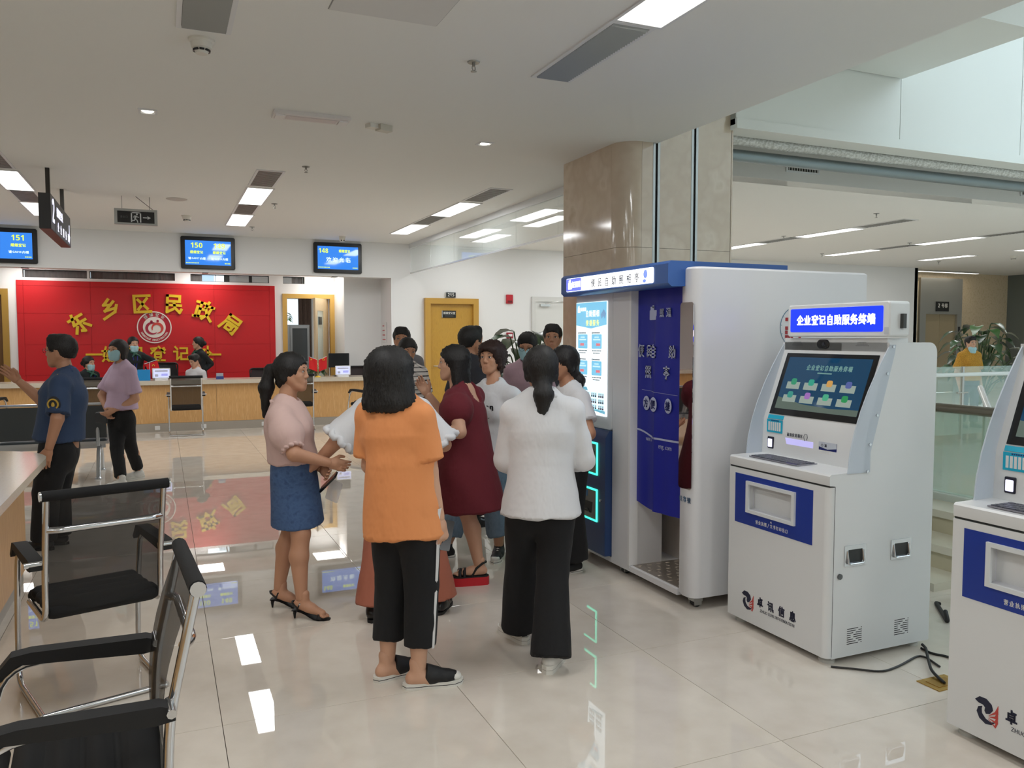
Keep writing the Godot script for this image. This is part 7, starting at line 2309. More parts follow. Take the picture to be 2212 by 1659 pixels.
	for k in ["L", "R"]:
		var d: Vector3 = (j["wr" + k] - j["el" + k]).normalized()
		var th: Vector3 = o.get("thumb" + k, Vector3(0, .3, 1))
		var z := (th - d * th.dot(d)).normalized()
		var x := (-d).cross(z)
		var bs := Basis(x, -d, z).scaled_local(Vector3(hs if k == "L" else -hs, hs, hs))
		body.add(hand_mb(o.get("hand" + k, "relax")), Transform3D(bs, j["wr" + k] + d * .008))
	var kind: String = o.get("shoe", "black")
	var foot_yaw := {}
	for q in [["L", .12, 0], ["R", -.12, 1]]:
		var fy: float = q[1]
		if o.has("toes"):
			fy = deg_to_rad(o.toes[q[2]] - o.face)
		foot_yaw[q[0]] = fy
		var an: Vector3 = j["an" + q[0]]
		if kind in ["heel", "platform", "mule"]:
			var b := Basis(Vector3.UP, fy)
			if kind == "heel":
				b = b * Basis(Vector3.RIGHT, .3)
			body.add(foot_mb(true), Transform3D(b.scaled_local(Vector3(hs if q[0] == "L" else -hs, hs, hs)), Vector3(an.x, LIFT[kind] - .002, an.z) + (Vector3(0, .0, 0))))
	part(body, "body", skin(o.get("tone", 0)), t)
	if not sit or true:
		for k in ["L", "R"]:
			var an: Vector3 = j["an" + k]
			shoe(kind, t, Vector3(an.x, an.y - .07 - lift, an.z), foot_yaw[k], hs, k == "R")
	# face and hair
	var hd := func(mb: MB, nm: String, m: Material) -> MeshInstance3D:
		var q := part(mb, nm, m, t)
		q.transform = hx
		return q
	if o.get("facial", true):
		for s in [-1, 1]:
			var ey: Node3D = hd.call(MB.new().ell(Vector3(s * .031, .0105, .0775), Vector3(.0135, .0062, .0075), 12), "eye", mt("eye_white", rgb8(214, 206, 200), .3))
			part(MB.new().ell(Vector3(s * .031, .0108, .0815), Vector3(.0062, .006, .0045), 10), "iris", mt("eye_dark", rgb8(24, 18, 16), .2), ey)
			hd.call(MB.new().tube([Vector3(s * .016, .034, .084), Vector3(s * .032, .038, .080), Vector3(s * .05, .033, .066)], .0026, 5), "eyebrow", mt("brow_dark", rgb8(34, 26, 24), .8))
			hd.call(MB.new().tube([Vector3(s * .018, .013, .0835), Vector3(s * .031, .0178, .085), Vector3(s * .045, .012, .0765)], .0014, 5), "eyelash", mt("brow_dark", Color.BLACK))
		var lp := MB.new()
		lp.ell(Vector3(0, -.0545, .0815), Vector3(.02, .0045, .006), 12).ell(Vector3(0, -.0625, .081), Vector3(.017, .0055, .006), 12)
		hd.call(lp, "lips", mt("lips", rgb8(166, 92, 84), .45))
	if o.has("hair"):
		hd.call(hair_mb(o.hair), "hair", o.get("hairm", hair_mat("hair_black", rgb8(22, 19, 18))))
	if o.has("mask"):
		var mf := Fld.new(Vector3(-.09, -.14, -.02), Vector3(.09, .03, .13), .005)
		mf.cap(Vector3(-.032, -.02, .048), Vector3(.032, -.02, .048), .042, .042, .02)
		mf.cap(Vector3(-.018, -.072, .048), Vector3(.018, -.072, .048), .044, .044, .03)
		mf.cap(Vector3(0, -.02, .088), Vector3(0, -.05, .088), .014, .014, .02)
		mf.cut(Vector3(0, 0, .016), Vector3(0, 0, -1))
		var mm := MB.new()
		mf.mesh_into(mm)
		var mk: Node3D = hd.call(mm, "face_mask", mt("mask_blue", rgb8(166, 206, 214), .75))
		mk.translate_object_local(Vector3(0, o.mask, 0))
		hd.call(MB.new().tube([Vector3(-.06, -.02 + o.mask, .03), Vector3(-.08, 0, -.008)], .0018, 5).tube([Vector3(.06, -.02 + o.mask, .03), Vector3(.08, 0, -.008)], .0018, 5), "ear_loops", mt("card_white", Color.WHITE))
	if o.get("glasses", false):
		var gm := MB.new()
		for s in [-1, 1]:
			var ring := []
			for k in 12:
				var a := TAU * k / 12
				ring.append(Vector3(s * .033 + .022 * cos(a), .01 + .017 * sin(a), .096))
			gm.tube(ring, .0016, 5, -1, true)
			gm.tube([Vector3(s * .055, .014, .096), Vector3(s * .078, .012, .0)], .0016, 5)
		hd.call(gm, "glasses", mt("glasses_dark", rgb8(50, 44, 42), .3, .5))
	# clothes
	if o.has("top"):
		clothe_top(t, j, h, wf, o.top, cell, lo, hi, o.get("woman", true))
	if o.has("bottom"):
		clothe_bottom(t, j, h, wf, o.bottom, cell, lo, hi)
	pcache["joints"] = j
	return t

func torso(f: Fld, j: Dictionary, h: float, w: float, g: float, woman: bool, clothed := false) -> void:
	var p: Vector3 = j.pel
	var up: Vector3 = j.nek - j.pel
	var fz := Vector3(1, 1, pcache.fz)
	var wst := .072 if woman and not clothed else .079
	f.cap(p, p + up * .3, .086 * h * w + g, wst * h * w + g, .04, fz)
	f.cap(p + up * .3, p + up * .66, wst * h * w + g, .088 * h * w + g, .04, fz)
	f.cap(p + up * .66, p + up * .9, .088 * h * w + g, .06 * h + g, .04, Vector3(1, 1, 1.35))
	f.cap(j.nek.lerp(j.shL, .8) + Vector3(0, -.02 * h, 0), j.nek.lerp(j.shR, .8) + Vector3(0, -.02 * h, 0), .034 * h + g, .034 * h + g, .03)
	for k in ["L", "R"]:
		f.cap(j.nek + Vector3(0, -.01 * h, -.006), j["sh" + k], .034 * h + g * .6, .031 * h + g * .6, .03)
	if clothed:
		if woman:
			f.cap(p + up * .62 + Vector3(-.04 * h, 0, .034 * h), p + up * .62 + Vector3(.04 * h, 0, .034 * h), .036 * h * w + g, .036 * h * w + g, .04)
		return
	f.cap(p + Vector3(-.04 * h, -.02 * h, -.012 * h), p + Vector3(.04 * h, -.02 * h, -.012 * h), .046 * h * w + g, .046 * h * w + g, .03)
	if woman:
		for s in [-1, 1]:
			f.cap(p + up * .62 + Vector3(s * .042 * h, 0, .048 * h), p + up * .6 + Vector3(s * .044 * h, 0, .05 * h), .034 * h * w + g, .034 * h * w + g, .03)
func limb_arm(f: Fld, j: Dictionary, k: String, h: float, g: float) -> void:
	f.cap(j["sh" + k], j["el" + k], .032 * h + g, .0265 * h + g, .02)
	f.cap(j["el" + k], j["wr" + k], .027 * h + g, .0175 * h + g, .012)

func clothe_top(t: Node3D, j: Dictionary, h: float, w: float, c: Dictionary, cell: float, lo: Vector3, hi: Vector3, woman: bool) -> void:
	var g: float = c.get("grow", .012)
	var f := Fld.new(lo, hi, cell)
	torso(f, j, h, w, g, woman, true)
	var p: Vector3 = j.pel
	var up: Vector3 = j.nek - j.pel
	var hem: float = c.get("hem", p.y - .02)
	var wr: float = c.get("waist", .08) * h * w + g
	var hr: float = c.get("hemr", .092) * h * w + g
	var k0: float = c.get("from", .34)
	var a := p + up * k0
	f.cap(a, Vector3(p.x + c.get("dx", 0.0), hem, p.z + c.get("dz", 0.0)), wr, hr, .03, Vector3(1, 1, c.get("flat", 1.12)), 1)
	for k in ["L", "R"]:
		var s: float = c.get("sleeve", .6)
		var sh: Vector3 = j["sh" + k]
		var el: Vector3 = j["el" + k]
		var wv: Vector3 = j["wr" + k]
		var sg: float = c.get("sgrow", g + .006)
		var se: float = c.get("send", sg)
		if c.get("puff", 0.0) > 0:
			var e := sh.lerp(el, s)
			f.cap(sh, sh.lerp(el, s * .55), .03 * h + sg, .04 * h + c.puff, .02)
			f.cap(sh.lerp(el, s * .5), e, .04 * h + c.puff, .03 * h + se, .02, Vector3.ONE, 1)
		elif s <= 1.0:
			f.cap(sh, sh.lerp(el, s), .031 * h + sg * .6, .028 * h + se, .02, Vector3.ONE, 1)
		else:
			f.cap(sh, el, .031 * h + sg * .6, .027 * h + sg, .02)
			f.cap(el, el.lerp(wv, s - 1.0), .027 * h + sg, .02 * h + se, .012, Vector3.ONE, 1)
	# open the neck and trim everything below the hem
	var nr: float = c.get("neck", .034) * h
	f.cap(j.nek + Vector3(0, .045, .03), j.hed + Vector3(0, -.02, .01), nr, nr, .008, Vector3.ONE, 2)
	if c.has("square"):
		f.cap(j.nek + Vector3(0, .03, c.square), j.nek + Vector3(0, -.05, c.square * 1.6), .04 * h, .035 * h, .008, Vector3.ONE, 2)
	f.cut(Vector3(0, hem, 0), Vector3(0, -1, 0))
	var mb := MB.new()
	f.mesh_into(mb, Transform3D(), fnoise(c.get("seed", 3)), c.get("fold", .006), c.get("stretch", Vector3(9, 3.5, 9)))
	part(mb, c.get("name", "shirt"), c.mat, t)

func clothe_bottom(t: Node3D, j: Dictionary, h: float, w: float, c: Dictionary, cell: float, lo: Vector3, hi: Vector3) -> void:
	var g: float = c.get("grow", .01)
	var f := Fld.new(lo, hi, cell)
	var p: Vector3 = j.pel
	var wy: float = c.get("waist_y", p.y + .045 * h)
	f.cap(Vector3(p.x, wy, p.z), p + Vector3(0, -.03 * h, 0), .076 * h * w + g, .09 * h * w + g, .03, Vector3(1, 1, 1.35))
	f.cap(p + Vector3(-.04 * h, -.03 * h, -.012 * h), p + Vector3(.04 * h, -.03 * h, -.012 * h), .042 * h * w + g, .042 * h * w + g, .03)
	if c.kind == "skirt":
		f.cap(p, Vector3(p.x + c.get("dx", 0.0), c.hem, p.z + c.get("dz", 0.0)), .09 * h * w + g, c.hemr * h, .03, Vector3(1, 1, 1.2), 1)
		f.cut(Vector3(0, c.hem, 0), Vector3(0, -1, 0))
	else:
		for k in ["L", "R"]:
			var kn: Vector3 = j["kn" + k]
			var an: Vector3 = j["an" + k]
			var e := kn.lerp(an, c.get("end", .95))
			f.cap(j["hp" + k], kn, .054 * h * w + g, c.get("rk", .042) * h, .03)
			f.cap(kn, e, c.get("rk", .042) * h, c.get("rh", .04) * h, .012, Vector3.ONE, 1)
	f.cut(Vector3(0, wy, 0), Vector3(0, 1, 0))
	var mb := MB.new()
	f.mesh_into(mb, Transform3D(), fnoise(c.get("seed", 8)), c.get("fold", .006), Vector3(8, 3, 8))
	part(mb, c.get("name", "trousers"), c.mat, t)
# a wavy frill round a limb or neck
func frill(t: Node3D, at: Vector3, dir: Vector3, r: float, m: Material, nm := "frill", thick := .009, waves := 14) -> void:
	var d := dir.normalized()
	var s := d.cross(Vector3(.3, .2, 1)).normalized()
	var u := d.cross(s)
	var path := []
	for k in waves * 4:
		var a := TAU * k / (waves * 4)
		var rr := r + thick * .5 * sin(a * waves)
		path.append(at + (s * cos(a) + u * sin(a)) * rr + d * thick * .6 * sin(a * waves + 1.0))
	part(MB.new().tube(path, thick, 6, -1, true), nm, m, t)

func build_people() -> void:
	var black := cloth("cloth_black", rgb8(20, 20, 22), .9)
	var t: Node3D
	var j: Dictionary
	# woman in an orange T-shirt, back to us
	t = person("woman in orange T-shirt and black side-striped trousers with shoulder-length black hair", {
		h = 1.52, face = 152.0, hface = 140.0, feet = [[838, 1466], [905, 1484]], toes = [125.0, 104.0], pel = [872, 1082], nek = [856, 868], hed = [850, 812],
		elR = [926, 1012, -.06], wrR = [948, 1118, -.06], elL = [800, 1005, .1], wrL = [835, 1055, .26], handR = "fist", thumbR = Vector3(0, .2, 1),
		w = 1.12, hs = 1.1, cell = .01, hair = "bob", shoe = "mule", tone = 2, facial = true,
		top = {mat = cloth("cloth_orange", rgb8(232, 150, 92)), grow = .022, hem = .68, hemr = .1, sleeve = .78, sgrow = .02, send = .03, fold = .016, stretch = Vector3(7, 2.2, 7), seed = 11, name = "t_shirt"},
		bottom = {mat = black, kind = "trousers", rk = .05, rh = .046, end = .72, grow = .012}})
	j = pcache.joints
	stripe(t, j, "R", 1.52, .05, .046, .72)
	part(MB.new().rr(-.035, -.07, .035, .07, .008, -.004, .004, .002), "phone", mt("phone_black", rgb8(18, 18, 20), .2), t).transform = Transform3D(Basis.from_euler(Vector3(.5, .6, .2)), j.wrR + Vector3(-.01, -.085, .03))
	# woman in a white long-sleeved shirt, back to us
	t = person("woman in white long-sleeved shirt and wide black trousers with a low ponytail", {
		h = 1.535, face = 186.0, feet = [[1122, 1384], [1190, 1446]], toes = [214.0, 160.0], pel = [1168, 1072], nek = [1172, 862], hed = [1168, 800],
		elL = [1092, 992, .03], wrL = [1122, 1012, .24], elR = [1258, 982, .03], wrR = [1226, 1000, .24], cell = .01, hair = "lowpony", shoe = "white", w = 1.04, sw = .094,
		top = {mat = cloth("cloth_white", rgb8(222, 222, 224)), grow = .026, hem = .7, hemr = .112, waist = .07, sleeve = 1.5, sgrow = .016, send = .024, fold = .012, stretch = Vector3(6, 5, 6), seed = 23},
		bottom = {mat = black, kind = "trousers", rk = .05, rh = .062, end = 1.08, grow = .014}})
	j = pcache.joints
	var col := cloth("cloth_white", Color.WHITE)
	part(MB.new().tube([j.nek + Vector3(.075, .0, -.02), j.nek + Vector3(.05, .02, -.062), j.nek + Vector3(0, .022, -.078), j.nek + Vector3(-.05, .02, -.062), j.nek + Vector3(-.075, .0, -.02)], .017, 8), "collar", col, t)
	# woman in a pale pink blouse and denim skirt
	var pink := cloth("cloth_pink", rgb8(216, 184, 176))
	t = person("woman in pale pink puff-sleeved blouse and denim skirt with a high ponytail", {
		h = 1.50, face = 96.0, hface = 84.0, feet = [[604, 1312], [652, 1336]], toes = [92.0, 84.0], pel = [634, 1012], nek = [616, 874], hed = [632, 806],
		elR = [630, 966, -.21], wrR = [680, 992, -.17], elL = [660, 985, .16], wrL = [694, 1012, .0], fz = 1.2, cell = .01, hair = "pony", shoe = "heel", handR = "relax", thumbR = Vector3(0, 1, .3), thumbL = Vector3(0, 1, .3),
		top = {mat = pink, grow = .022, hem = .86, hemr = .1, sleeve = .86, puff = .03, sgrow = .022, send = .01, fold = .008, seed = 31, flat = 1.25, name = "blouse"},
		bottom = {mat = mtex("denim_blue", [rgb8(44, 66, 104), rgb8(76, 104, 146), rgb8(58, 84, 124)], Vector3(2, 2, 2), .85, .02, 35, false), kind = "skirt", hem = .5, hemr = .118, grow = .016, fold = .004, name = "skirt", dz = .02}})
	j = pcache.joints
	frill(t, j.nek + Vector3(0, .012, -.004), Vector3(0, 1, .1), .072, pink, "collar_frill", .009, 16)
	for k in ["L", "R"]:
		frill(t, j["sh" + k].lerp(j["el" + k], .84), j["el" + k] - j["sh" + k], .052, pink, "cuff_frill", .011, 12)
	part(MB.new().rr(-.03, -.075, .03, .075, .008, -.006, .006, .002), "phone", mt("phone_black", Color.BLACK), t).transform = Transform3D(Basis.from_euler(Vector3(.7, .2, .5)), j.wrL + Vector3(0, -.08, .04))
	part(MB.new().rr(-.05, -.06, .05, .06, .01, -.004, .004, .002), "clear_pouch", glass("pouch", Color(.95, .95, .97), .35), t).transform = Transform3D(Basis.from_euler(Vector3(.2, .9, .2)), j.wrL + Vector3(0, -.13, .07))
	frill(t, Vector3(j.pel.x, .502, j.pel.z + .02), Vector3.UP, .128, mt("denim_fray", rgb8(176, 186, 200), .9), "frayed_hem", .004, 26)
	# woman in a white blouse, mostly hidden
	var wb := cloth("cloth_white2", rgb8(226, 227, 230))
	t = person("woman in white scalloped blouse and rust trousers reaching out behind the orange T-shirt", {
		h = 1.54, face = 176.0, feet = [[806, 1338], [952, 1322]], pel = [862, 1040], nek = [848, 860], hed = [838, 796], w = 1.06, sw = .096,
		elL = [742, 938, -.02], wrL = [706, 976, -.02], handL = "reach", elR = [934, 926, .0], wrR = [912, 905, .22], cell = .012, hair = "bun", shoe = "black",
		top = {mat = wb, grow = .03, hem = .74, hemr = .1, sleeve = .92, sgrow = .034, send = .05, fold = .008, seed = 41, name = "blouse"},
		bottom = {mat = cloth("cloth_rust", rgb8(176, 106, 84)), kind = "trousers", rk = .058, rh = .062, end = 1.0, grow = .016}})
	j = pcache.joints
	for k in ["L", "R"]:
		frill(t, j["sh" + k].lerp(j["el" + k], .92), j["el" + k] - j["sh" + k], .088, wb, "scalloped_cuff", .02, 9)
	part(MB.new().ell(j.hed + Vector3(.07, .02, -.06), Vector3(.012, .012, .012), 8), "hair_pin", mt("pearl", rgb8(210, 190, 150), .3), t)
	# woman in a maroon dress
	var maroon := cloth("cloth_maroon", rgb8(104, 26, 38))
	t = person("woman in knee-length maroon puff-sleeved dress and red platform sandals", {
		h = 1.53, face = -112.0, hface = -84.0, feet = [[1034, 1262], [892, 1250]], toes = [-80.0, -84.0], pel = [1008, 985], nek = [1002, 838], hed = [978, 786],
		fz = 1.25, elL = [992, 925, -.25], wrL = [945, 934, -.24], elR = [962, 905, .16], wrR = [934, 866, .12], cell = .011, hair = "long", shoe = "platform", tone = 2, handL = "relax",
		thumbL = Vector3(0, 1, 0), thumbR = Vector3(0, 1, 0),
		top = {mat = maroon, grow = .014, hem = .475, hemr = .168, waist = .086, from = .5, flat = 1.1, sleeve = .62, puff = .04, send = .012, fold = .012, stretch = Vector3(9, 1.2, 9), seed = 51, square = -.05, neck = .045, name = "dress"}})
	# woman with short curly hair and a lanyard
	t = person("woman in white printed T-shirt and ripped jeans with short curly hair and blue lanyard", {
		h = 1.57, face = -34.0, hface = -30.0, hpitch = -4.0, feet = [[1078, 1204], [964, 1206]], toes = [-8.0, -70.0], pel = [1052, 985], nek = [1074, 832], hed = [1062, 776],
		elL = [1136, 892, .05], wrL = [1168, 872, .16], elR = [1006, 900, .1], wrR = [1002, 950, .05], cell = .011, hair = "curly", hairm = hair_mat("hair_brown", rgb8(46, 26, 20)), shoe = "sneaker", tone = 0, w = 1.08,
		top = {mat = cloth("cloth_tee", rgb8(218, 219, 222)), grow = .022, hem = .78, hemr = .102, sleeve = .7, sgrow = .022, send = .032, fold = .01, seed = 61, name = "t_shirt"},
		bottom = {mat = mtex("jeans_pale", [rgb8(84, 102, 122), rgb8(116, 136, 156), rgb8(98, 118, 138)], Vector3(2, 1, 2), .85, .02, 63, false), kind = "trousers", rk = .052, rh = .052, end = .72, grow = .012, fold = .01, name = "jeans"}})
	j = pcache.joints
	var lz := .155
	part(MB.new().tube([j.nek + Vector3(.06, .01, .0), j.nek + Vector3(.06, -.06, .085), j.nek + Vector3(.03, -.17, lz), j.nek + Vector3(.0, -.33, lz - .01)], .007, 6).tube([j.nek + Vector3(-.06, .01, 0), j.nek + Vector3(-.06, -.06, .085), j.nek + Vector3(-.03, -.17, lz), j.nek + Vector3(0, -.33, lz - .01)], .007, 6), "lanyard", mt("lanyard_blue", rgb8(42, 50, 160), .6), t)
	part(MB.new().rr(-.035, -.05, .035, .05, .006, -.002, .002), "badge", mt("badge_blue", rgb8(70, 150, 210), .4), t).position = j.nek + Vector3(0, -.375, lz - .005)
	part(MB.new().ell(j.nek + Vector3(.0, -.25, lz - .035), Vector3(.06, .06, .03), 16), "shirt_print", mt("print_yellow", rgb8(214, 206, 40), .8), t)
	part(MB.new().bx(-.03, -.02, -.01, .045, .03, .008), "shirt_print_dark", mt("print_dark", rgb8(36, 36, 40), .8), t).position = j.nek + Vector3(.02, -.2, lz - .01)
	latin("en", .06, .004, mt("print_dark", Color.BLACK), "shirt_letters", t, j.nek + Vector3(.06, -.145, lz - .012), true)
	latin("ple", .035, .004, mt("print_dark", Color.BLACK), "shirt_letters", t, j.nek + Vector3(.035, -.325, lz - .012))
	# woman in a white polo by the booth
	t = person("woman in white polo shirt and black trousers standing against the photo booth", {
		h = 1.53, face = -68.0, hface = -72.0, feet = [[1240, 1236], [1182, 1250]], toes = [-60.0, -100.0], pel = [1228, 985], nek = [1230, 838], hed = [1216, 786],
		fz = 1.25, elL = [1264, 905, -.18], wrL = [1232, 935, -.2], elR = [1200, 920, .12], wrR = [1170, 900, .1], cell = .012, hair = "lowpony", shoe = "sneaker", tone = 1,
		top = {mat = cloth("cloth_polo", rgb8(220, 220, 222)), grow = .018, hem = .74, hemr = .098, sleeve = .66, sgrow = .02, send = .03, fold = .008, seed = 71, name = "polo_shirt"},
		bottom = {mat = black, kind = "trousers", rk = .056, rh = .062, end = .95, grow = .016}})
	j = pcache.joints
	part(MB.new().tube([j.nek + Vector3(.03, -.04, .07), j.nek + Vector3(.07, .0, .03), j.nek + Vector3(.05, .02, -.05), j.nek + Vector3(-.05, .02, -.05), j.nek + Vector3(-.07, 0, .03), j.nek + Vector3(-.03, -.04, .07)], .015, 8), "collar", cloth("cloth_polo", Color.WHITE), t)
	# man in uniform
	var uni := cloth("cloth_uniform", rgb8(48, 66, 96))
	t = person("man in dark blue short-sleeved uniform shirt with badges beside the near counter", {
		h = 1.66, face = -76.0, hface = -84.0, woman = false, feet = [[96, 1188], [128, 1176]], toes = [-84.0, -80.0], pel = [128, 962], nek = [142, 808], hed = [130, 760], fz = 1.1,
		elL = [124, 905, -.24], wrL = [106, 968, -.26], elR = [98, 862, .14], wrR = [58, 838, .12], cell = .012, hair = "male", shoe = "black", tone = 1, glasses = true, w = 1.06, handR = "reach", thumbR = Vector3(0, 1, 0),
		top = {mat = uni, grow = .024, hem = .8, hemr = .104, sleeve = .88, sgrow = .024, send = .036, fold = .009, seed = 81, flat = 1.15, name = "uniform_shirt"},
		bottom = {mat = black, kind = "trousers", rk = .054, rh = .052, end = 1.02, grow = .018}})
	j = pcache.joints
	var badge := Node3D.new()
	badge.name = "arm_badge"
	t.add_child(badge)
	badge.transform = Transform3D(Basis(Vector3.UP, PI / 2 - .25), j.shL.lerp(j.elL, .55) + Vector3(.085, 0, .01))
	part(MB.new().ell(Vector3(0, 0, 0), Vector3(.05, .058, .012), 16), "badge_field", mt("badge_black", rgb8(28, 28, 32), .6), badge)
	var bm := MB.new()
	swoosh(bm, 0, 0, .036, 0, 359, .009, .01, .006, .014)
	bm.ell(Vector3(0, -.004, .01), Vector3(.014, .02, .006), 10)
	part(bm, "badge_gold", mt("badge_gold", rgb8(196, 160, 60), .5), badge)
	part(MB.new().bx(-.05, -.006, -.03, .05, .008, .03), "epaulette", mt("badge_black", Color.BLACK), t).transform = Transform3D(Basis.from_euler(Vector3(0, 0, -.35)), j.shL + Vector3(-.01, .062, 0))
	for q in [-.012, .012]:
		part(MB.new().bx(-.004, .008, -.02, .004, .012, .02), "epaulette_bar", mt("badge_gold", Color.GOLD), t).transform = Transform3D(Basis.from_euler(Vector3(0, 0, -.35)), j.shL + Vector3(-.01 + q, .064, 0))
	part(MB.new().tube([j.nek + Vector3(.02, -.03, .085), j.nek + Vector3(.066, .0, .03), j.nek + Vector3(.055, .025, -.055), j.nek + Vector3(-.055, .025, -.055), j.nek + Vector3(-.066, 0, .03), j.nek + Vector3(-.02, -.03, .085)], .016, 8), "collar", uni, t)
	part(MB.new().tube([j.nek + Vector3(.05, .044, -.045), j.nek + Vector3(0, .046, -.068), j.nek + Vector3(-.05, .044, -.045)], .006, 6), "lanyard", mt("lanyard_blue", Color.BLUE), t)
	# woman in lilac with a mask
	t = person("woman in lilac T-shirt and black trousers wearing a pale blue face mask", {
		h = 1.565, face = -38.0, hface = -22.0, feet = [[300, 1034], [262, 1056]], toes = [-30.0, -40.0], pel = [262, 900], nek = [264, 788], hed = [254, 758],
		elL = [292, 862, -.08], wrL = [250, 884, -.16], elR = [218, 858, .02], wrR = [232, 888, -.1], cell = .013, hair = "chin", hairm = hair_mat("hair_dark", rgb8(34, 24, 22)), mask = 0.0, shoe = "white", w = 1.06,
		top = {mat = cloth("cloth_lilac", rgb8(196, 170, 192)), grow = .024, hem = .8, hemr = .1, sleeve = .8, sgrow = .024, send = .036, fold = .01, seed = 91, name = "t_shirt"},
		bottom = {mat = black, kind = "trousers", rk = .042, rh = .036, end = .9, grow = .01}})
	j = pcache.joints
	part(MB.new().add(MB.new().rr(-.09, -.06, .09, .06, .03, -.03, .03, .01), Transform3D(Basis(Vector3.UP, .3), j.pel + Vector3(-.05, .0, .17))), "waist_bag", mt("bag_black", rgb8(40, 42, 46), .5), t)
	# person in yellow in the far hall
	var yat := pd(2096, 735, 14.0)
	yat.y = 0
	t = person("person in yellow patterned shirt standing behind the glass balustrade", {
		h = 1.58, face = 8.0, at = yat, cell = .018, hair = "male", mask = -.075, shoe = "black", tone = 2,
		top = {mat = mtex("cloth_yellow", [rgb8(214, 160, 44), rgb8(226, 176, 60), rgb8(150, 96, 34), rgb8(222, 170, 52)], Vector3(3, 3, 3), .85, .05, 95, false), grow = .028, hem = .82, hemr = .098, sleeve = .8, sgrow = .03, send = .04, fold = .006},
		bottom = {mat = cloth("cloth_navy", rgb8(58, 68, 92)), kind = "trousers", rk = .042, rh = .04}})
	# people at the back of the group
	var tan_ := cloth("cloth_grey", rgb8(120, 120, 126))
	var g: Array = [
		["man standing behind the girl in the striped T-shirt, only his face showing", 868, 8.3, 1.67, 4.0, 0.0, "male", tan_, false],
		["girl in black and white striped T-shirt looking down, behind the group", 880, 7.7, 1.56, 24.0, 16.0, "lowpony", striped(), true],
		["man with short black hair turned away before the yellow door", 1016, 6.7, 1.66, 130.0, 0.0, "male", cloth("cloth_dark", rgb8(44, 46, 54)), false],
		["man in dusty pink T-shirt with glasses and blue mask looking down", 1140, 7.1, 1.61, -12.0, 18.0, "male", cloth("cloth_dusty", rgb8(178, 148, 158)), false],
		["tall man half hidden by the marble column", 1194, 7.7, 1.69, -8.0, 0.0, "male", cloth("cloth_dark2", rgb8(60, 62, 70)), false]]
	for q in g:
		var at := pd(q[1], 760, q[2])
		at.y = 0
		var o := {h = q[3], face = q[4], hpitch = q[5], at = at, cell = .017, hair = q[6], woman = q[8], shoe = "black", tone = 1,
			top = {mat = q[7], grow = .02, sleeve = .7, fold = .006, sgrow = .02, send = .03}, bottom = {mat = black, kind = "trousers"}}
		if q[1] == 1140:
			o.mask = 0.0
			o.glasses = true
		person(q[0], o)
	# clerks behind the counter
	var green := cloth("cloth_blackgreen", rgb8(24, 30, 32))
	var clerks := [
		["standing clerk in dark uniform with green scarf and lowered mask beside the emblem", 288, 15.75, 1.57, 40.0, 46.0, "bun", green, true, false, -.045],
		["seated clerk in dark uniform with green scarf and mask looking aside", 190, 15.7, 1.55, 62.0, 78.0, "bun", green, true, true, -.03],
		["standing clerk in dark uniform with green scarf turned to her colleague", 429, 16.3, 1.57, -40.0, -64.0, "bun", green, true, false, 9.0],
		["seated man in white shirt bending over the counter", 421, 15.5, 1.6, -20.0, -30.0, "male", cloth("cloth_white3", rgb8(214, 214, 218)), false, true, 9.0]]
	for q in clerks:
		var at := pz(q[1], 760, -q[2])
		at.y = 0
		var o := {h = q[3], face = q[4], hface = q[5], at = at, cell = .016, hair = q[6], woman = q[8], sit = q[9], shoe = "black", tone = 2, hpitch = 20.0 if not q[8] else 2.0,
			top = {mat = q[7], grow = .016, sleeve = 1.9 if q[8] else .7, fold = .004, sgrow = .012, send = .012}, bottom = {mat = black, kind = "trousers"}}
		if q[10] < 1.0:
			o.mask = q[10]
		if q[1] == 288:
			o.elL = [327, 778, -.05]
			o.wrL = [316, 800, -.1]
		if q[1] == 429:
			o.elL = [455, 785, 0.0]
			o.wrL = [440, 800, -.12]
		t = person(q[0], o)
		if q[8]:
			j = pcache.joints
			var sc := MB.new()
			sc.tube([j.nek + Vector3(.07, .02, -.03), j.nek + Vector3(.05, .0, .06), j.nek + Vector3(0, -.03, .1), j.nek + Vector3(-.05, 0, .06), j.nek + Vector3(-.07, .02, -.03)], .02, 8)
			sc.tube([j.nek + Vector3(0, -.03, .1), j.nek + Vector3(.07, -.07, .12), j.nek + Vector3(.1, -.12, .1)], .022, 8, .008)
			sc.tube([j.nek + Vector3(0, -.03, .1), j.nek + Vector3(-.05, -.09, .12)], .022, 8, .01)
			part(sc, "scarf", mt("scarf_green", rgb8(30, 84, 66), .5), t)
			part(MB.new().tube([j.nek + Vector3(.04, -.06, .12), j.nek + Vector3(.01, -.3, .13)], .005, 6).tube([j.nek + Vector3(-.04, -.06, .12), j.nek + Vector3(-.01, -.3, .13)], .005, 6), "lanyard", mt("lanyard_blue", Color.BLUE), t)

func striped() -> StandardMaterial3D:
	var m := mt("cloth_striped", Color.WHITE, .85)
	var im := Image.create(8, 64, false, Image.FORMAT_RGB8)
	im.fill(Color8(214, 206, 200))
	for k in 2:
		im.fill_rect(Rect2i(0, k * 32, 8, 9), Color8(34, 32, 36))
	m.albedo_texture = ImageTexture.create_from_image(im)
	m.uv1_triplanar = true
	m.uv1_scale = Vector3(12, 12, 12)
	return m
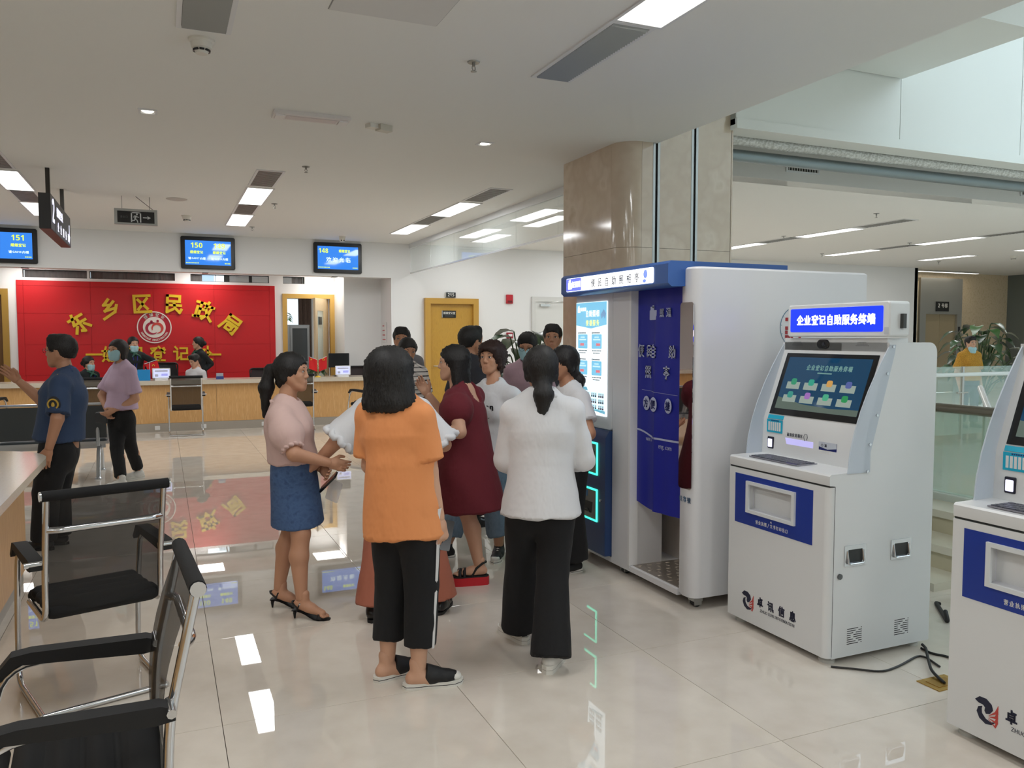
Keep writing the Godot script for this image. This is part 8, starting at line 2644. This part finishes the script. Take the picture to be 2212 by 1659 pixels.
# white stripe down the outside of a trouser leg
func stripe(t: Node3D, j: Dictionary, k: String, h: float, rk: float, rh: float, end: float) -> void:
	var s := 1.0 if k == "L" else -1.0
	var hp: Vector3 = j["hp" + k]
	var kn: Vector3 = j["kn" + k]
	var e: Vector3 = kn.lerp(j["an" + k], end)
	var rows := []
	for i in 25:
		var u := i / 24.0
		var c: Vector3
		var r: float
		if u < .5:
			c = hp.lerp(kn, u * 2)
			r = lerpf(.075 * h, rk * h, u * 2)
		else:
			c = kn.lerp(e, u * 2 - 1)
			r = lerpf(rk, rh, u * 2 - 1) * h
		r += .005
		rows.append([c + Vector3(s * r * .98, 0, -r * .12), c + Vector3(s * r, 0, 0), c + Vector3(s * r * .98, 0, r * .14)])
	part(MB.new().grid(rows), "side_stripe", mt("stripe_white", rgb8(222, 220, 218), .8), t)
